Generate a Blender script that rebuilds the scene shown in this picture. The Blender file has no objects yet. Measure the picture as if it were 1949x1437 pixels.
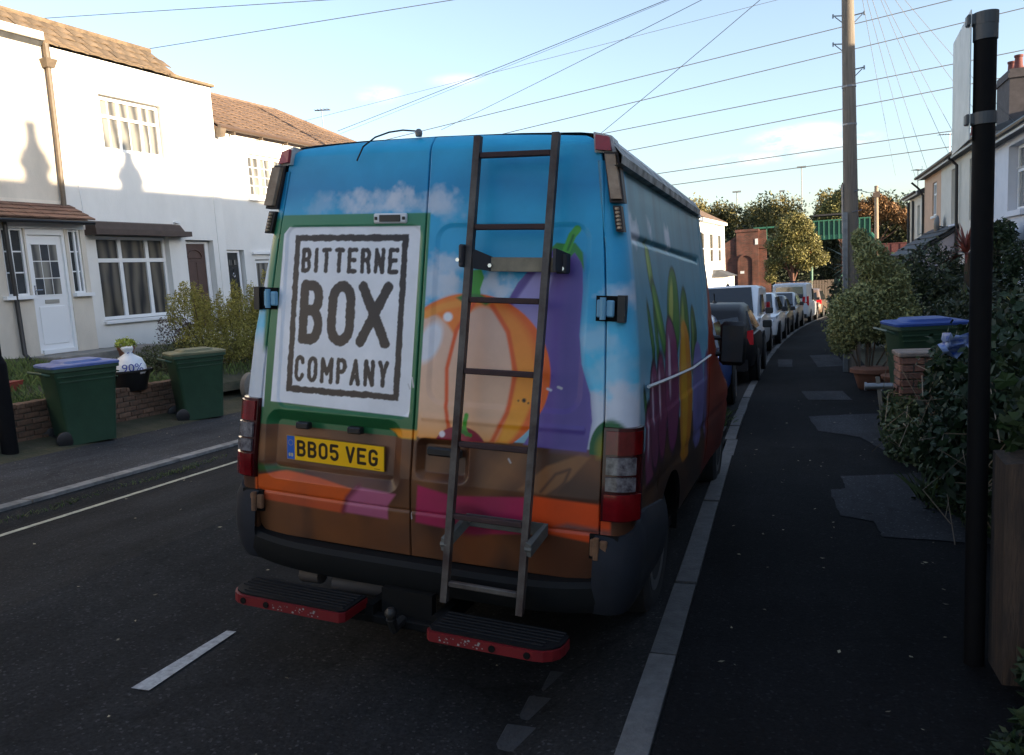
import bpy, math, random
import numpy as np
from mathutils import Vector, Matrix, Euler
random.seed(7); rng = np.random.default_rng(11)
C = bpy.context.scene.collection
S = bpy.context.scene
sin, cos, pi, rad = math.sin, math.cos, math.pi, math.radians

# ---------------------------------------------------------------- camera
YAW, PITCH, ROLL = 0.3275, 0.1296, 0.0585
def cam_axes(yaw, pitch, roll):
    F = Vector((-sin(yaw)*cos(pitch), cos(yaw)*cos(pitch), -sin(pitch)))
    R = Vector((cos(yaw), sin(yaw), 0)); D = F.cross(R)
    R2 = R*cos(roll)+D*sin(roll); D2 = -R*sin(roll)+D*cos(roll)
    return R2, D2, F
R2, D2, F2 = cam_axes(YAW, PITCH, ROLL)
cd = bpy.data.cameras.new('camera'); cam = bpy.data.objects.new('camera', cd); C.objects.link(cam)
m = Matrix.Identity(4)
for i in range(3):
    m[i][0] = R2[i]; m[i][1] = -D2[i]; m[i][2] = -F2[i]
m[0][3], m[1][3], m[2][3] = 0, 0, 1.5785
cam.matrix_world = m
cd.sensor_width = 36; cd.lens = 1500/1949*36; cd.clip_start = 0.05; cd.clip_end = 4000
S.camera = cam

# ---------------------------------------------------------------- light
SUN_EL = 7.3; SUN_AZ = 102.0        # degrees clockwise from +Y (north)
sd = Vector((sin(rad(SUN_AZ))*cos(rad(SUN_EL)), cos(rad(SUN_AZ))*cos(rad(SUN_EL)), sin(rad(SUN_EL))))
ld = bpy.data.lights.new('sun', 'SUN'); ld.energy = 4.6; ld.angle = rad(0.5); ld.color = (1.0, 0.80, 0.55)
sun = bpy.data.objects.new('sun', ld); C.objects.link(sun)
sun.rotation_euler = sd.to_track_quat('Z', 'Y').to_euler(); sun.location = (30, -10, 20)
W = bpy.data.worlds.new('World'); S.world = W; W.use_nodes = True
SKY_SAT, SKY_WB = .74, (.99, .97, .995)
def build_world():
    nt = W.node_tree; N = nt.nodes; L = nt.links; N.clear()
    out = N.new('ShaderNodeOutputWorld'); bg = N.new('ShaderNodeBackground')
    sky = N.new('ShaderNodeTexSky'); sky.sky_type = 'NISHITA'; sky.sun_disc = False
    sky.sun_elevation = rad(SUN_EL); sky.sun_rotation = rad(SUN_AZ)
    sky.altitude = 0; sky.air_density = 1.0; sky.dust_density = 1.0; sky.ozone_density = 2.5
    bg.inputs['Strength'].default_value = 0.15
    tc = N.new('ShaderNodeTexCoord'); no = N.new('ShaderNodeTexNoise')
    mp = N.new('ShaderNodeMapping'); mp.inputs['Scale'].default_value = (1, 1, 2.6)
    L.new(tc.outputs['Generated'], mp.inputs['Vector']); L.new(mp.outputs[0], no.inputs['Vector'])
    no.inputs['Scale'].default_value = 14; no.inputs['Detail'].default_value = 8; no.inputs['Roughness'].default_value = .62
    # a few small evening clouds, each a soft patch of noise about a direction
    acc = None
    def add(a, b, op='ADD'):
        n = N.new('ShaderNodeMath'); n.operation = op
        for i, s in enumerate((a, b)):
            if isinstance(s, (int, float)): n.inputs[i].default_value = s
            else: L.new(s, n.inputs[i])
        return n.outputs[0]
    for (d, wx, wz, amp) in CLOUDS:
        v = N.new('ShaderNodeVectorMath'); v.operation = 'SUBTRACT'; v.inputs[1].default_value = d
        L.new(tc.outputs['Generated'], v.inputs[0])
        s = N.new('ShaderNodeVectorMath'); s.operation = 'MULTIPLY'; s.inputs[1].default_value = (1/wx, 1/wx, 1/wz)
        L.new(v.outputs[0], s.inputs[0])
        l = N.new('ShaderNodeVectorMath'); l.operation = 'LENGTH'; L.new(s.outputs[0], l.inputs[0])
        mr = N.new('ShaderNodeMapRange'); mr.inputs['From Min'].default_value = 0; mr.inputs['From Max'].default_value = 1
        mr.inputs['To Min'].default_value = amp; mr.inputs['To Max'].default_value = 0; mr.interpolation_type = 'SMOOTHSTEP'
        L.new(l.outputs['Value'], mr.inputs['Value'])
        acc = mr.outputs[0] if acc is None else add(acc, mr.outputs[0], 'MAXIMUM')
    nr = N.new('ShaderNodeMapRange'); nr.inputs['From Min'].default_value = .40; nr.inputs['From Max'].default_value = .68
    L.new(no.outputs['Fac'], nr.inputs['Value'])
    fac = add(acc, nr.outputs[0], 'MULTIPLY')
    mix = N.new('ShaderNodeMix'); mix.data_type = 'RGBA'
    hs = N.new('ShaderNodeHueSaturation'); hs.inputs['Saturation'].default_value = SKY_SAT; L.new(sky.outputs[0], hs.inputs['Color'])
    wb = N.new('ShaderNodeMix'); wb.data_type = 'RGBA'; wb.blend_type = 'MULTIPLY'; wb.inputs['Factor'].default_value = 1
    L.new(hs.outputs[0], wb.inputs['A']); wb.inputs['B'].default_value = (*SKY_WB, 1)      # the photograph is balanced for the shade
    L.new(fac, mix.inputs['Factor']); L.new(wb.outputs['Result'], mix.inputs['A'])
    mix.inputs['B'].default_value = (6.6, 5.2, 4.6, 1)
    L.new(mix.outputs['Result'], bg.inputs['Color']); L.new(bg.outputs[0], out.inputs['Surface'])
CLOUDS = [((0.028, .991, .136), .070, .020, .75), ((.075, .988, .128), .05, .012, .5), ((-.441, .87, .219), .035, .014, .30), ((-.355, .906, .232), .045, .010, .2),
          ((-.02, .99, .118), .10, .010, .4)]
build_world()
S.render.engine = 'CYCLES'
S.view_settings.view_transform = 'Standard'; S.view_settings.look = 'None'
S.view_settings.exposure = 1.74; S.view_settings.gamma = 1.0; S.view_settings.use_curve_mapping = False
S.render.resolution_x = 1024; S.render.resolution_y = 755

# ---------------------------------------------------------------- helpers
def srgb(r, g, b):
    f = lambda c: (c/255/12.92 if c/255 <= .04045 else ((c/255+.055)/1.055)**2.4)
    return (f(r), f(g), f(b))
_m = {}
def mat(name, col, rough=.7, metal=0, var=.0, scale=8, bump=0, bscale=60, col2=None, spec=.5, detail=4, island=0, coat=0, trans=0, attr=None, streak=None, stretch=None):
    if name in _m: return _m[name]
    M = bpy.data.materials.new(name); M.use_nodes = True; nt = M.node_tree; N = nt.nodes; L = nt.links
    b = N['Principled BSDF']; b.inputs['Roughness'].default_value = rough; b.inputs['Metallic'].default_value = metal
    b.inputs['Specular IOR Level'].default_value = spec
    if coat: b.inputs['Coat Weight'].default_value = coat; b.inputs['Coat Roughness'].default_value = .08
    tc = N.new('ShaderNodeTexCoord'); vec = tc.outputs['Object']
    if stretch:
        mp = N.new('ShaderNodeMapping'); mp.inputs['Scale'].default_value = stretch; L.new(vec, mp.inputs['Vector']); vec = mp.outputs[0]
    src = None
    if attr:
        a = N.new('ShaderNodeAttribute'); a.attribute_name = attr; src = a.outputs['Color']
    if var or col2 is not None:
        n = N.new('ShaderNodeTexNoise'); n.inputs['Scale'].default_value = scale; n.inputs['Detail'].default_value = detail
        n.inputs['Roughness'].default_value = .65
        L.new(vec, n.inputs['Vector'])
        mr = N.new('ShaderNodeMapRange'); mr.inputs['From Min'].default_value = .33; mr.inputs['From Max'].default_value = .67
        L.new(n.outputs['Fac'], mr.inputs['Value'])
        mx = N.new('ShaderNodeMix'); mx.data_type = 'RGBA'
        L.new(mr.outputs[0], mx.inputs['Factor'])
        if src is not None:
            dk = N.new('ShaderNodeMix'); dk.data_type = 'RGBA'; dk.blend_type = 'MULTIPLY'; dk.inputs['Factor'].default_value = 1
            L.new(src, dk.inputs['A']); dk.inputs['B'].default_value = (1-var, 1-var, 1-var, 1)
            L.new(dk.outputs['Result'], mx.inputs['A']); L.new(src, mx.inputs['B'])
        else:
            c2 = col2 if col2 is not None else tuple(c*(1-var) for c in col)
            mx.inputs['A'].default_value = (*c2, 1); mx.inputs['B'].default_value = (*col, 1)
        src = mx.outputs['Result']
    if island:
        g = N.new('ShaderNodeNewGeometry'); mr = N.new('ShaderNodeMapRange')
        mr.inputs['To Min'].default_value = 1-island; mr.inputs['To Max'].default_value = 1+island
        L.new(g.outputs['Random Per Island'], mr.inputs['Value'])
        mu = N.new('ShaderNodeVectorMath'); mu.operation = 'SCALE'
        if src is not None: L.new(src, mu.inputs[0])
        else: mu.inputs[0].default_value = col
        L.new(mr.outputs[0], mu.inputs['Scale']); src = mu.outputs[0]
    if island == 0 and var and attr is None:
        # small shift from object to object (bricks, tiles)
        oi = N.new('ShaderNodeObjectInfo'); mr = N.new('ShaderNodeMapRange')
        mr.inputs['To Min'].default_value = 1-var*.55; mr.inputs['To Max'].default_value = 1+var*.4
        L.new(oi.outputs['Random'], mr.inputs['Value'])
        mu = N.new('ShaderNodeVectorMath'); mu.operation = 'SCALE'; L.new(src, mu.inputs[0]); L.new(mr.outputs[0], mu.inputs['Scale'])
        src = mu.outputs[0]
    if src is not None: L.new(src, b.inputs['Base Color'])
    else: b.inputs['Base Color'].default_value = (*col, 1)
    if bump:
        n2 = N.new('ShaderNodeTexNoise'); n2.inputs['Scale'].default_value = bscale; n2.inputs['Detail'].default_value = 5
        L.new(vec, n2.inputs['Vector'])
        bp = N.new('ShaderNodeBump'); bp.inputs['Strength'].default_value = bump; bp.inputs['Distance'].default_value = .01
        L.new(n2.outputs['Fac'], bp.inputs['Height']); L.new(bp.outputs[0], b.inputs['Normal'])
    if trans: b.inputs['Transmission Weight'].default_value = trans
    _m[name] = M; return M

class MB:
    def __init__(s): s.v = []; s.f = []
    def quad(s, a, b, c, d): n = len(s.v); s.v += [a, b, c, d]; s.f.append((n, n+1, n+2, n+3)); return s
    def poly(s, pts): n = len(s.v); s.v += list(pts); s.f.append(tuple(range(n, n+len(pts)))); return s
    def hexa(s, p):          # 8 points: bottom ring 0-3, top ring 4-7
        n = len(s.v); s.v += [tuple(q) for q in p]
        for f in ((3, 2, 1, 0), (4, 5, 6, 7), (0, 1, 5, 4), (1, 2, 6, 5), (2, 3, 7, 6), (3, 0, 4, 7)): s.f.append(tuple(n+i for i in f))
        return s
    def box(s, x0, x1, y0, y1, z0, z1):
        return s.hexa([(x0, y0, z0), (x1, y0, z0), (x1, y1, z0), (x0, y1, z0), (x0, y0, z1), (x1, y0, z1), (x1, y1, z1), (x0, y1, z1)])
    def bbox(s, x0, x1, y0, y1, z0, z1, b=.01):   # box with chamfered edges
        for (xa, xb, ya, yb, za, zb) in ((x0, x1, y0+b, y1-b, z0+b, z1-b),): pass
        n = len(s.v); P = []
        for z, i in ((z0, b), (z0+b, 0), (z1-b, 0), (z1, b)):
            P += [(x0+i+b*(i == 0), y0+i, z), (x1-i-b*(i == 0), y0+i, z), (x1-i, y0+i+b*(i == 0), z), (x1-i, y1-i-b*(i == 0), z),
                  (x1-i-b*(i == 0), y1-i, z), (x0+i+b*(i == 0), y1-i, z), (x0+i, y1-i-b*(i == 0), z), (x0+i, y0+i+b*(i == 0), z)]
        s.v += P
        for r in range(3):
            for k in range(8): s.f.append((n+r*8+k, n+r*8+(k+1) % 8, n+r*8+8+(k+1) % 8, n+r*8+8+k))
        s.f.append(tuple(n+k for k in range(7, -1, -1))); s.f.append(tuple(n+24+k for k in range(8)))
        return s
    def prism(s, pts, vec):  # polygon extruded along vec
        n = len(s.v); k = len(pts); s.v += [tuple(p) for p in pts] + [tuple(Vector(p)+Vector(vec)) for p in pts]
        s.f.append(tuple(range(n+k-1, n-1, -1))); s.f.append(tuple(range(n+k, n+2*k)))
        for i in range(k): s.f.append((n+i, n+(i+1) % k, n+k+(i+1) % k, n+k+i))
        return s
    def tube(s, path, r, n=8, cap=True):
        path = [Vector(p) for p in path]; rs = r if hasattr(r, '__len__') else [r]*len(path)
        st = len(s.v); k = len(path)
        for i, p in enumerate(path):
            d = (path[min(i+1, k-1)]-path[max(i-1, 0)]).normalized()
            a = Vector((0, 0, 1)) if abs(d.z) < .95 else Vector((1, 0, 0))
            u = d.cross(a).normalized(); w = d.cross(u)
            for j in range(n):
                t = 2*pi*j/n; s.v.append(tuple(p+(u*cos(t)+w*sin(t))*rs[i]))
        for i in range(k-1):
            for j in range(n): s.f.append((st+i*n+j, st+i*n+(j+1) % n, st+(i+1)*n+(j+1) % n, st+(i+1)*n+j))
        if cap:
            s.f.append(tuple(st+j for j in range(n-1, -1, -1))); s.f.append(tuple(st+(k-1)*n+j for j in range(n)))
        return s
    def lathe(s, prof, n=16, c=(0, 0, 0), axis='z'):
        st = len(s.v)
        for (r, h) in prof:
            for j in range(n):
                t = 2*pi*j/n
                p = (r*cos(t), r*sin(t), h) if axis == 'z' else ((h, r*cos(t), r*sin(t)) if axis == 'x' else (r*cos(t), h, r*sin(t)))
                s.v.append((p[0]+c[0], p[1]+c[1], p[2]+c[2]))
        for i in range(len(prof)-1):
            for j in range(n): s.f.append((st+i*n+j, st+i*n+(j+1) % n, st+(i+1)*n+(j+1) % n, st+(i+1)*n+j))
        s.f.append(tuple(st+j for j in range(n-1, -1, -1))); s.f.append(tuple(st+(len(prof)-1)*n+j for j in range(n)))
        return s
    def grid(s, P):          # P[i][j] points
        st = len(s.v); a = len(P); b = len(P[0])
        for r in P: s.v += [tuple(p) for p in r]
        for i in range(a-1):
            for j in range(b-1): s.f.append((st+i*b+j, st+i*b+j+1, st+(i+1)*b+j+1, st+(i+1)*b+j))
        return s
    def mesh(s, name, M, smooth=False, fix=True):
        me = bpy.data.meshes.new(name); me.from_pydata([tuple(v) for v in s.v], [], s.f)
        if fix:
            import bmesh
            bm = bmesh.new(); bm.from_mesh(me); bmesh.ops.recalc_face_normals(bm, faces=bm.faces); bm.to_mesh(me); bm.free()
        if M: me.materials.append(M)
        if smooth:
            me.polygons.foreach_set('use_smooth', [True]*len(me.polygons))
            if smooth != 'all': me.set_sharp_from_angle(angle=rad(40))
        return me
    def obj(s, name, M, parent=None, smooth=False, fix=True):
        return link(name, s.mesh(name, M, smooth, fix), parent)
def link(name, me, parent=None, loc=None, rot=None):
    o = bpy.data.objects.new(name, me); C.objects.link(o)
    if parent: o.parent = parent
    if loc is not None: o.location = loc
    if rot is not None: o.rotation_euler = rot
    return o
def npmesh(name, V, Fq, M, parent=None, cols=None, smooth=False):
    me = bpy.data.meshes.new(name); V = np.asarray(V, np.float32); Fq = np.asarray(Fq, np.int32)
    k = Fq.shape[1]
    me.vertices.add(len(V)); me.vertices.foreach_set('co', V.ravel())
    me.loops.add(Fq.size); me.loops.foreach_set('vertex_index', Fq.ravel())
    me.polygons.add(len(Fq)); me.polygons.foreach_set('loop_start', np.arange(0, Fq.size, k, dtype=np.int32))
    if smooth: me.polygons.foreach_set('use_smooth', np.ones(len(Fq), bool))
    if cols is not None:
        a = me.color_attributes.new('paint', 'FLOAT_COLOR', 'POINT')
        c = np.ones((len(V), 4), np.float32); c[:, :3] = cols; a.data.foreach_set('color', c.ravel())
    me.update(); me.validate(); me.materials.append(M)
    return link(name, me, parent)
def tag(o, label=None, cat=None, group=None, kind=None):
    if label: o['label'] = label
    if cat: o['category'] = cat
    if group: o['group'] = group
    if kind: o['kind'] = kind
    return o
def thing(name, label, cat, loc=(0, 0, 0), rot=(0, 0, 0), group=None):
    o = bpy.data.objects.new(name, None); C.objects.link(o); o.location = loc; o.rotation_euler = rot
    o.empty_display_size = .2
    return tag(o, label, cat, group)
def copy_tree(o, parent=None):
    c = o.copy(); C.objects.link(c)
    if parent: c.parent = parent
    for ch in o.children: copy_tree(ch, c)
    return c

# ground profile across (t) and street slope
PX = [-60, -12.2, -9.0, -8.75, -6.25, -6.2, -5.0, -3.8, -.6, -.56, 1.3, 30, 80]
PZ = [3, 1.15, .45, .10, .05, -.05, .04, .118, -.096, -.01, .02, .9, 1.5]
SL = .0394
def cx(y): return .0017*max(0, min(y, 70)-7)**2
def sl(y): return -SL*max(-25, min(y, 66))
def gh(x, y): return float(np.interp(x-cx(y), PX, PZ))+sl(y)
def strip(name, t0, t1, y0, y1, M, dz=0, nt=2, ny=40, kind='structure', side=0, tf=None):
    """sheet that follows the ground profile between two lines along the street"""
    P = []
    for i in range(ny+1):
        y = y0+(y1-y0)*i/ny
        ts = [t0+(t1-t0)*j/nt for j in range(nt+1)]
        P.append([(t+cx(y), y, float(np.interp(t, PX, PZ))+sl(y)+dz) for t in ts])
    mb = MB().grid(P); o = mb.obj(name, M, smooth=False)
    if o.data.polygons[0].normal.z < 0: o.data.flip_normals()
    if kind: o['kind'] = kind
    return o
def leaves(name, centers, radii, n, size, M, parent=None, shell=.55, flat=.0, aspect=1.6, zmin=None, kind=None, seed=0):
    """many leaf-sized quads spread through ellipsoid volumes"""
    g = np.random.default_rng(seed+100); cs = np.array(centers, float); rs = np.array(radii, float)
    w = rs.prod(1)**.67; idx = g.choice(len(cs), n, p=w/w.sum())
    d = g.normal(size=(n, 3)); d /= np.linalg.norm(d, axis=1)[:, None]
    r = shell+(1-shell)*g.random(n)**.7; r = np.where(g.random(n) < .25, g.random(n)**.5, r)
    r *= 1+.18*g.normal(size=n)*(g.random(n) < .3)
    p = cs[idx]+d*rs[idx]*r[:, None]
    if zmin is not None: p[:, 2] = np.maximum(p[:, 2], zmin+.02*g.random(n))
    a = g.normal(size=(n, 3)); a[:, 2] *= 1-flat; a /= np.linalg.norm(a, axis=1)[:, None]
    b = np.cross(a, g.normal(size=(n, 3))); b /= np.linalg.norm(b, axis=1)[:, None]
    s = size*(.6+.8*g.random(n))[:, None]
    V = np.stack([p-a*s*aspect*.5, p-b*s*.35, p+a*s*aspect*.5, p+b*s*.35], 1).reshape(-1, 3)
    Fq = np.arange(4*n).reshape(-1, 4)
    o = npmesh(name, V, Fq, M, parent)
    if kind: o['kind'] = kind
    return o
def blades(name, centers, radii, n, h, M, parent=None, zf=None, lean=.35, w=.008, seed=0, kind='stuff', hv=.6):
    g = np.random.default_rng(seed+300); cs = np.array(centers, float); rs = np.array(radii, float)
    idx = g.integers(0, len(cs), n)
    t = g.random(n)*2*pi; r = np.sqrt(g.random(n))
    x = cs[idx, 0]+np.cos(t)*r*rs[idx, 0]; y = cs[idx, 1]+np.sin(t)*r*rs[idx, 1]
    z = np.array([zf(a, b) for a, b in zip(x, y)]) if zf else cs[idx, 2]
    hh = h*(1-hv/2+hv*g.random(n)); l = g.normal(size=(n, 2))*lean*hh[:, None]
    th = g.random(n)*pi; ww = w*(.6+.8*g.random(n))
    dx, dy = np.cos(th)*ww, np.sin(th)*ww
    V = np.stack([np.stack([x-dx, y-dy, z], 1), np.stack([x+dx, y+dy, z], 1),
                  np.stack([x+l[:, 0]*.45+dx*.7, y+l[:, 1]*.45+dy*.7, z+hh*.6], 1), np.stack([x+l[:, 0], y+l[:, 1], z+hh], 1)], 1).reshape(-1, 3)
    o = npmesh(name, V, np.arange(4*n).reshape(-1, 4), M, parent)
    if kind: o['kind'] = kind
    return o
def interp_on(pts, t):
    xs = [p[0] for p in pts]; ys = [p[1] for p in pts]
    return np.interp(t, xs, ys)

# ---------------------------------------------------------------- materials
def asphalt(name, col, speck=.5, patch=.25, crack=.42):
    M = bpy.data.materials.new(name); M.use_nodes = True; nt = M.node_tree; N = nt.nodes; L = nt.links
    b = N['Principled BSDF']; b.inputs['Roughness'].default_value = .95; b.inputs['Specular IOR Level'].default_value = .12
    tc = N.new('ShaderNodeTexCoord')
    n1 = N.new('ShaderNodeTexNoise'); n1.inputs['Scale'].default_value = 1.1; n1.inputs['Detail'].default_value = 6; n1.inputs['Roughness'].default_value = .6
    n2 = N.new('ShaderNodeTexVoronoi'); n2.inputs['Scale'].default_value = 95
    n3 = N.new('ShaderNodeTexNoise'); n3.inputs['Scale'].default_value = 55; n3.inputs['Detail'].default_value = 6; n3.inputs['Roughness'].default_value = .8
    for n in (n1, n2, n3): L.new(tc.outputs['Object'], n.inputs['Vector'])
    def mr(s, a, b_, c, d):
        q = N.new('ShaderNodeMapRange'); q.inputs['From Min'].default_value = a; q.inputs['From Max'].default_value = b_
        q.inputs['To Min'].default_value = c; q.inputs['To Max'].default_value = d; L.new(s, q.inputs['Value']); return q.outputs[0]
    def mul(a, b_):
        q = N.new('ShaderNodeMath'); q.operation = 'MULTIPLY'; L.new(a, q.inputs[0]); L.new(b_, q.inputs[1]); return q.outputs[0]
    f = mul(mr(n1.outputs['Fac'], .3, .7, 1-patch, 1+patch), mr(n3.outputs['Fac'], .3, .7, 1-speck, 1+speck))
    sc = N.new('ShaderNodeSeparateColor'); L.new(n2.outputs['Color'], sc.inputs[0])
    f = mul(f, mr(sc.outputs[0], .93, 1, 1, 2.6))
    # broad stains, wheel polish along the street and fine wandering cracks
    n4 = N.new('ShaderNodeTexNoise'); n4.inputs['Scale'].default_value = .9; n4.inputs['Detail'].default_value = 7; n4.inputs['Roughness'].default_value = .7
    m4 = N.new('ShaderNodeMapping'); m4.inputs['Scale'].default_value = (2.2, .35, 1); L.new(tc.outputs['Object'], m4.inputs[0]); L.new(m4.outputs[0], n4.inputs['Vector'])
    f = mul(f, mr(n4.outputs['Fac'], .35, .65, .72, 1.25))
    nd = N.new('ShaderNodeTexNoise'); nd.inputs['Scale'].default_value = 2.4; nd.inputs['Detail'].default_value = 6; L.new(tc.outputs['Object'], nd.inputs['Vector'])
    ad = N.new('ShaderNodeVectorMath'); ad.operation = 'MULTIPLY_ADD'; L.new(nd.outputs['Color'], ad.inputs[0]); ad.inputs[1].default_value = (.9, .9, 0); L.new(tc.outputs['Object'], ad.inputs[2])
    vc = N.new('ShaderNodeTexVoronoi'); vc.feature = 'DISTANCE_TO_EDGE'; vc.inputs['Scale'].default_value = crack; L.new(ad.outputs[0], vc.inputs['Vector'])
    f = mul(f, mr(vc.outputs['Distance'], .002, .009, .78, 1))
    sp = N.new('ShaderNodeTexNoise'); sp.inputs['Scale'].default_value = 7; sp.inputs['Detail'].default_value = 3; L.new(tc.outputs['Object'], sp.inputs['Vector'])
    f = mul(f, mr(sp.outputs['Fac'], .70, .76, 1, .55))
    v = N.new('ShaderNodeVectorMath'); v.operation = 'SCALE'; v.inputs[0].default_value = col; L.new(f, v.inputs['Scale'])
    L.new(v.outputs[0], b.inputs['Base Color'])
    bp = N.new('ShaderNodeBump'); bp.inputs['Strength'].default_value = .6; bp.inputs['Distance'].default_value = .006
    L.new(n3.outputs['Fac'], bp.inputs['Height']); L.new(bp.outputs[0], b.inputs['Normal'])
    return M
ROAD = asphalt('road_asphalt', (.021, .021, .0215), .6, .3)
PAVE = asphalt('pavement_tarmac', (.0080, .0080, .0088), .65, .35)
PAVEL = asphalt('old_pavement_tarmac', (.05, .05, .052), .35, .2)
PATCH = asphalt('patched_tarmac', (.040, .040, .043), .35, .2)
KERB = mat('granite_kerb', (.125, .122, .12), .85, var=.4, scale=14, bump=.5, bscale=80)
PAINTW = mat('white_road_paint', (.50, .50, .50), .8, col2=(.22, .22, .22), scale=26, detail=8)
PAINTY = mat('cream_road_paint', (.55, .53, .40), .8, col2=(.22, .21, .17), scale=20, detail=8)
SOIL = mat('garden_soil', (.07, .06, .035), .95, col2=(.035, .04, .018), scale=6, bump=.9, bscale=30)
GRASSM = mat('grass_blades', (.10, .14, .035), .8, island=.45)
RENDERW = mat('white_render', (.82, .81, .78), .85, var=.10, scale=1.6, bump=.35, bscale=60, detail=10, stretch=(1, 1, .45))
RENDERC = mat('cream_render', (.74, .67, .57), .88, var=.18, scale=1.8, bump=.4, bscale=60, detail=10, stretch=(1, 1, .45))
UPVC = mat('white_upvc', (.80, .81, .82), .35)
GLASSD = mat('dark_window_glass', (.035, .04, .045), .06, spec=.8, var=.35, scale=1.3)
def curtain_glass(nm='net_curtained_glass', ca=(.07, .07, .07), cb=(.26, .25, .22)):
    M = bpy.data.materials.new(nm); M.use_nodes = True; nt = M.node_tree; N = nt.nodes; L = nt.links
    b = N['Principled BSDF']; b.inputs['Roughness'].default_value = .12
    tc = N.new('ShaderNodeTexCoord'); w = N.new('ShaderNodeTexWave'); w.bands_direction = 'Y'
    w.inputs['Scale'].default_value = 1.3; w.inputs['Distortion'].default_value = 9; w.inputs['Detail'].default_value = 3; w.inputs['Detail Scale'].default_value = 1.2
    mp = N.new('ShaderNodeMapping'); mp.inputs['Scale'].default_value = (1, 1, .25); L.new(tc.outputs['Object'], mp.inputs[0]); L.new(mp.outputs[0], w.inputs[0])
    r = N.new('ShaderNodeMix'); r.data_type = 'RGBA'; L.new(w.outputs['Fac'], r.inputs['Factor'])
    r.inputs['A'].default_value = (*ca, 1); r.inputs['B'].default_value = (*cb, 1)
    L.new(r.outputs['Result'], b.inputs['Base Color']); return M
NETG = curtain_glass()
NETDK = curtain_glass('dim_curtained_glass', (.03, .03, .032), (.14, .125, .10))
TILEB = mat('brown_clay_tile', (.22, .155, .10), .9, col2=(.10, .075, .05), scale=5, bump=.5, bscale=60, var=.35)
TILEC = mat('weathered_clay_tile', (.22, .145, .10), .9, col2=(.13, .085, .06), scale=4, bump=.5, bscale=60, var=.35)
TILEP = mat('dark_red_porch_tile', (.20, .105, .075), .85, col2=(.10, .06, .045), scale=5, bump=.5, bscale=60, var=.3)
SLATE = mat('grey_slate', (.075, .08, .088), .7, var=.4, scale=5, bump=.3)
PIPEB = mat('brown_iron_pipe', (.16, .12, .085), .6, var=.3, scale=12)
BLACKP = mat('black_plastic', (.012, .012, .014), .45)
BLACKPAINT = mat('black_painted_steel', (.005, .005, .006), .75, spec=.15, var=.3, scale=20)
NETD = None
DOORB = mat('brown_door', (.085, .045, .035), .45, var=.15)
DOORK = mat('black_door', (.012, .012, .014), .35)
CHROME = mat('chrome', (.6, .6, .62), .2, metal=1)
CANOPY = mat('brown_canopy_board', (.10, .070, .058), .7, var=.25, scale=6)
BRICKM = mat('brown_brick', (.20, .115, .075), .92, col2=(.085, .06, .045), scale=9, bump=.7, bscale=50, var=.5)
MORTAR = mat('old_mortar', (.13, .12, .10), .95, var=.3, scale=12)
BINGREEN = mat('bin_green_plastic', (.022, .062, .034), .5, var=.22, scale=5, bump=.15, bscale=40)
BINBLUE = mat('bin_blue_lid', (.05, .10, .36), .5, col2=(.17, .22, .38), scale=3.5, detail=7)
BINTAN = mat('bin_dusty_lid', (.20, .19, .11), .7, col2=(.08, .10, .055), scale=4)
CONC = mat('concrete_slab', (.27, .26, .24), .9, var=.35, scale=4, bump=.4)
WOODP = mat('weathered_pole_wood', (.20, .17, .14), .85, var=.35, scale=3, stretch=(14, 14, .6), bump=.5, bscale=10)

# ---------------------------------------------------------------- ground
def ground_sheet():
    xs = [-900, -300, -120, -60, -30, -20, -14, -11, -9, -6.5, -4, -.9, .3, 1.6, 6, 12, 20, 30, 60, 120, 300, 900]
    ys = [-900, -300, -100, -40, -25, -12]+list(range(-8, 70, 4))+[72, 80, 95, 120, 200, 400, 1400]
    P = []
    for y in ys: P.append([(x+(cx(y) if abs(x) < 40 else 0), y, float(np.interp(x, PX, PZ))+sl(y)-.22) for x in xs])
    o = MB().grid(P).obj('ground', SOIL)
    if o.data.polygons[0].normal.z < 0: o.data.flip_normals()
    o['kind'] = 'structure'
ground_sheet()
strip('road', -6.24, -.56, -14, 66, ROAD, nt=14, ny=110)
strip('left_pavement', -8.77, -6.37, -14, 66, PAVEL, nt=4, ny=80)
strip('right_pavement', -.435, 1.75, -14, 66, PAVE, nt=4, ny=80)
strip('left_garden_ground', -12.6, -9.0, -14, 60, SOIL, dz=.02, nt=6, ny=60)
strip('left_garden_edge', -9.0, -8.90, -14, 60, SOIL, dz=.02, nt=1, ny=60)
strip('right_garden_ground', 1.5, 12, -14, 60, SOIL, dz=.012, nt=6, ny=60)
strip('road_edge_line', -5.70, -5.615, -10, 60, PAINTY, dz=.005, nt=1, ny=80)
def ground_patch(name, pts, M, dz=.004, lab=None):
    if M is PATCH:       # ragged cut edges
        q = []; r = random.Random(len(pts)+int(pts[0][1]*10))
        for (a, b), (c, d) in zip(pts, pts[1:]+pts[:1]):
            for k in range(7): t = k/7; q.append((a+(c-a)*t+r.uniform(-.008, .008), b+(d-b)*t+r.uniform(-.014, .014)))
        pts = q
    v = [(x, y, gh(x, y)+dz) for x, y in pts]
    o = MB().poly(v).obj(name, M)
    if o.data.polygons[0].normal.z < 0: o.data.flip_normals()
    o['kind'] = 'structure'; return o
ground_patch('centre_dash', [(-2.60, 2.43), (-2.515, 2.44), (-2.54, 3.04), (-2.59, 3.03)], PAINTW, .005)
ground_patch('centre_dash', [(-2.66, 6.9), (-2.58, 6.9), (-2.57, 8.6), (-2.65, 8.6)], PAINTW, .005)
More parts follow.
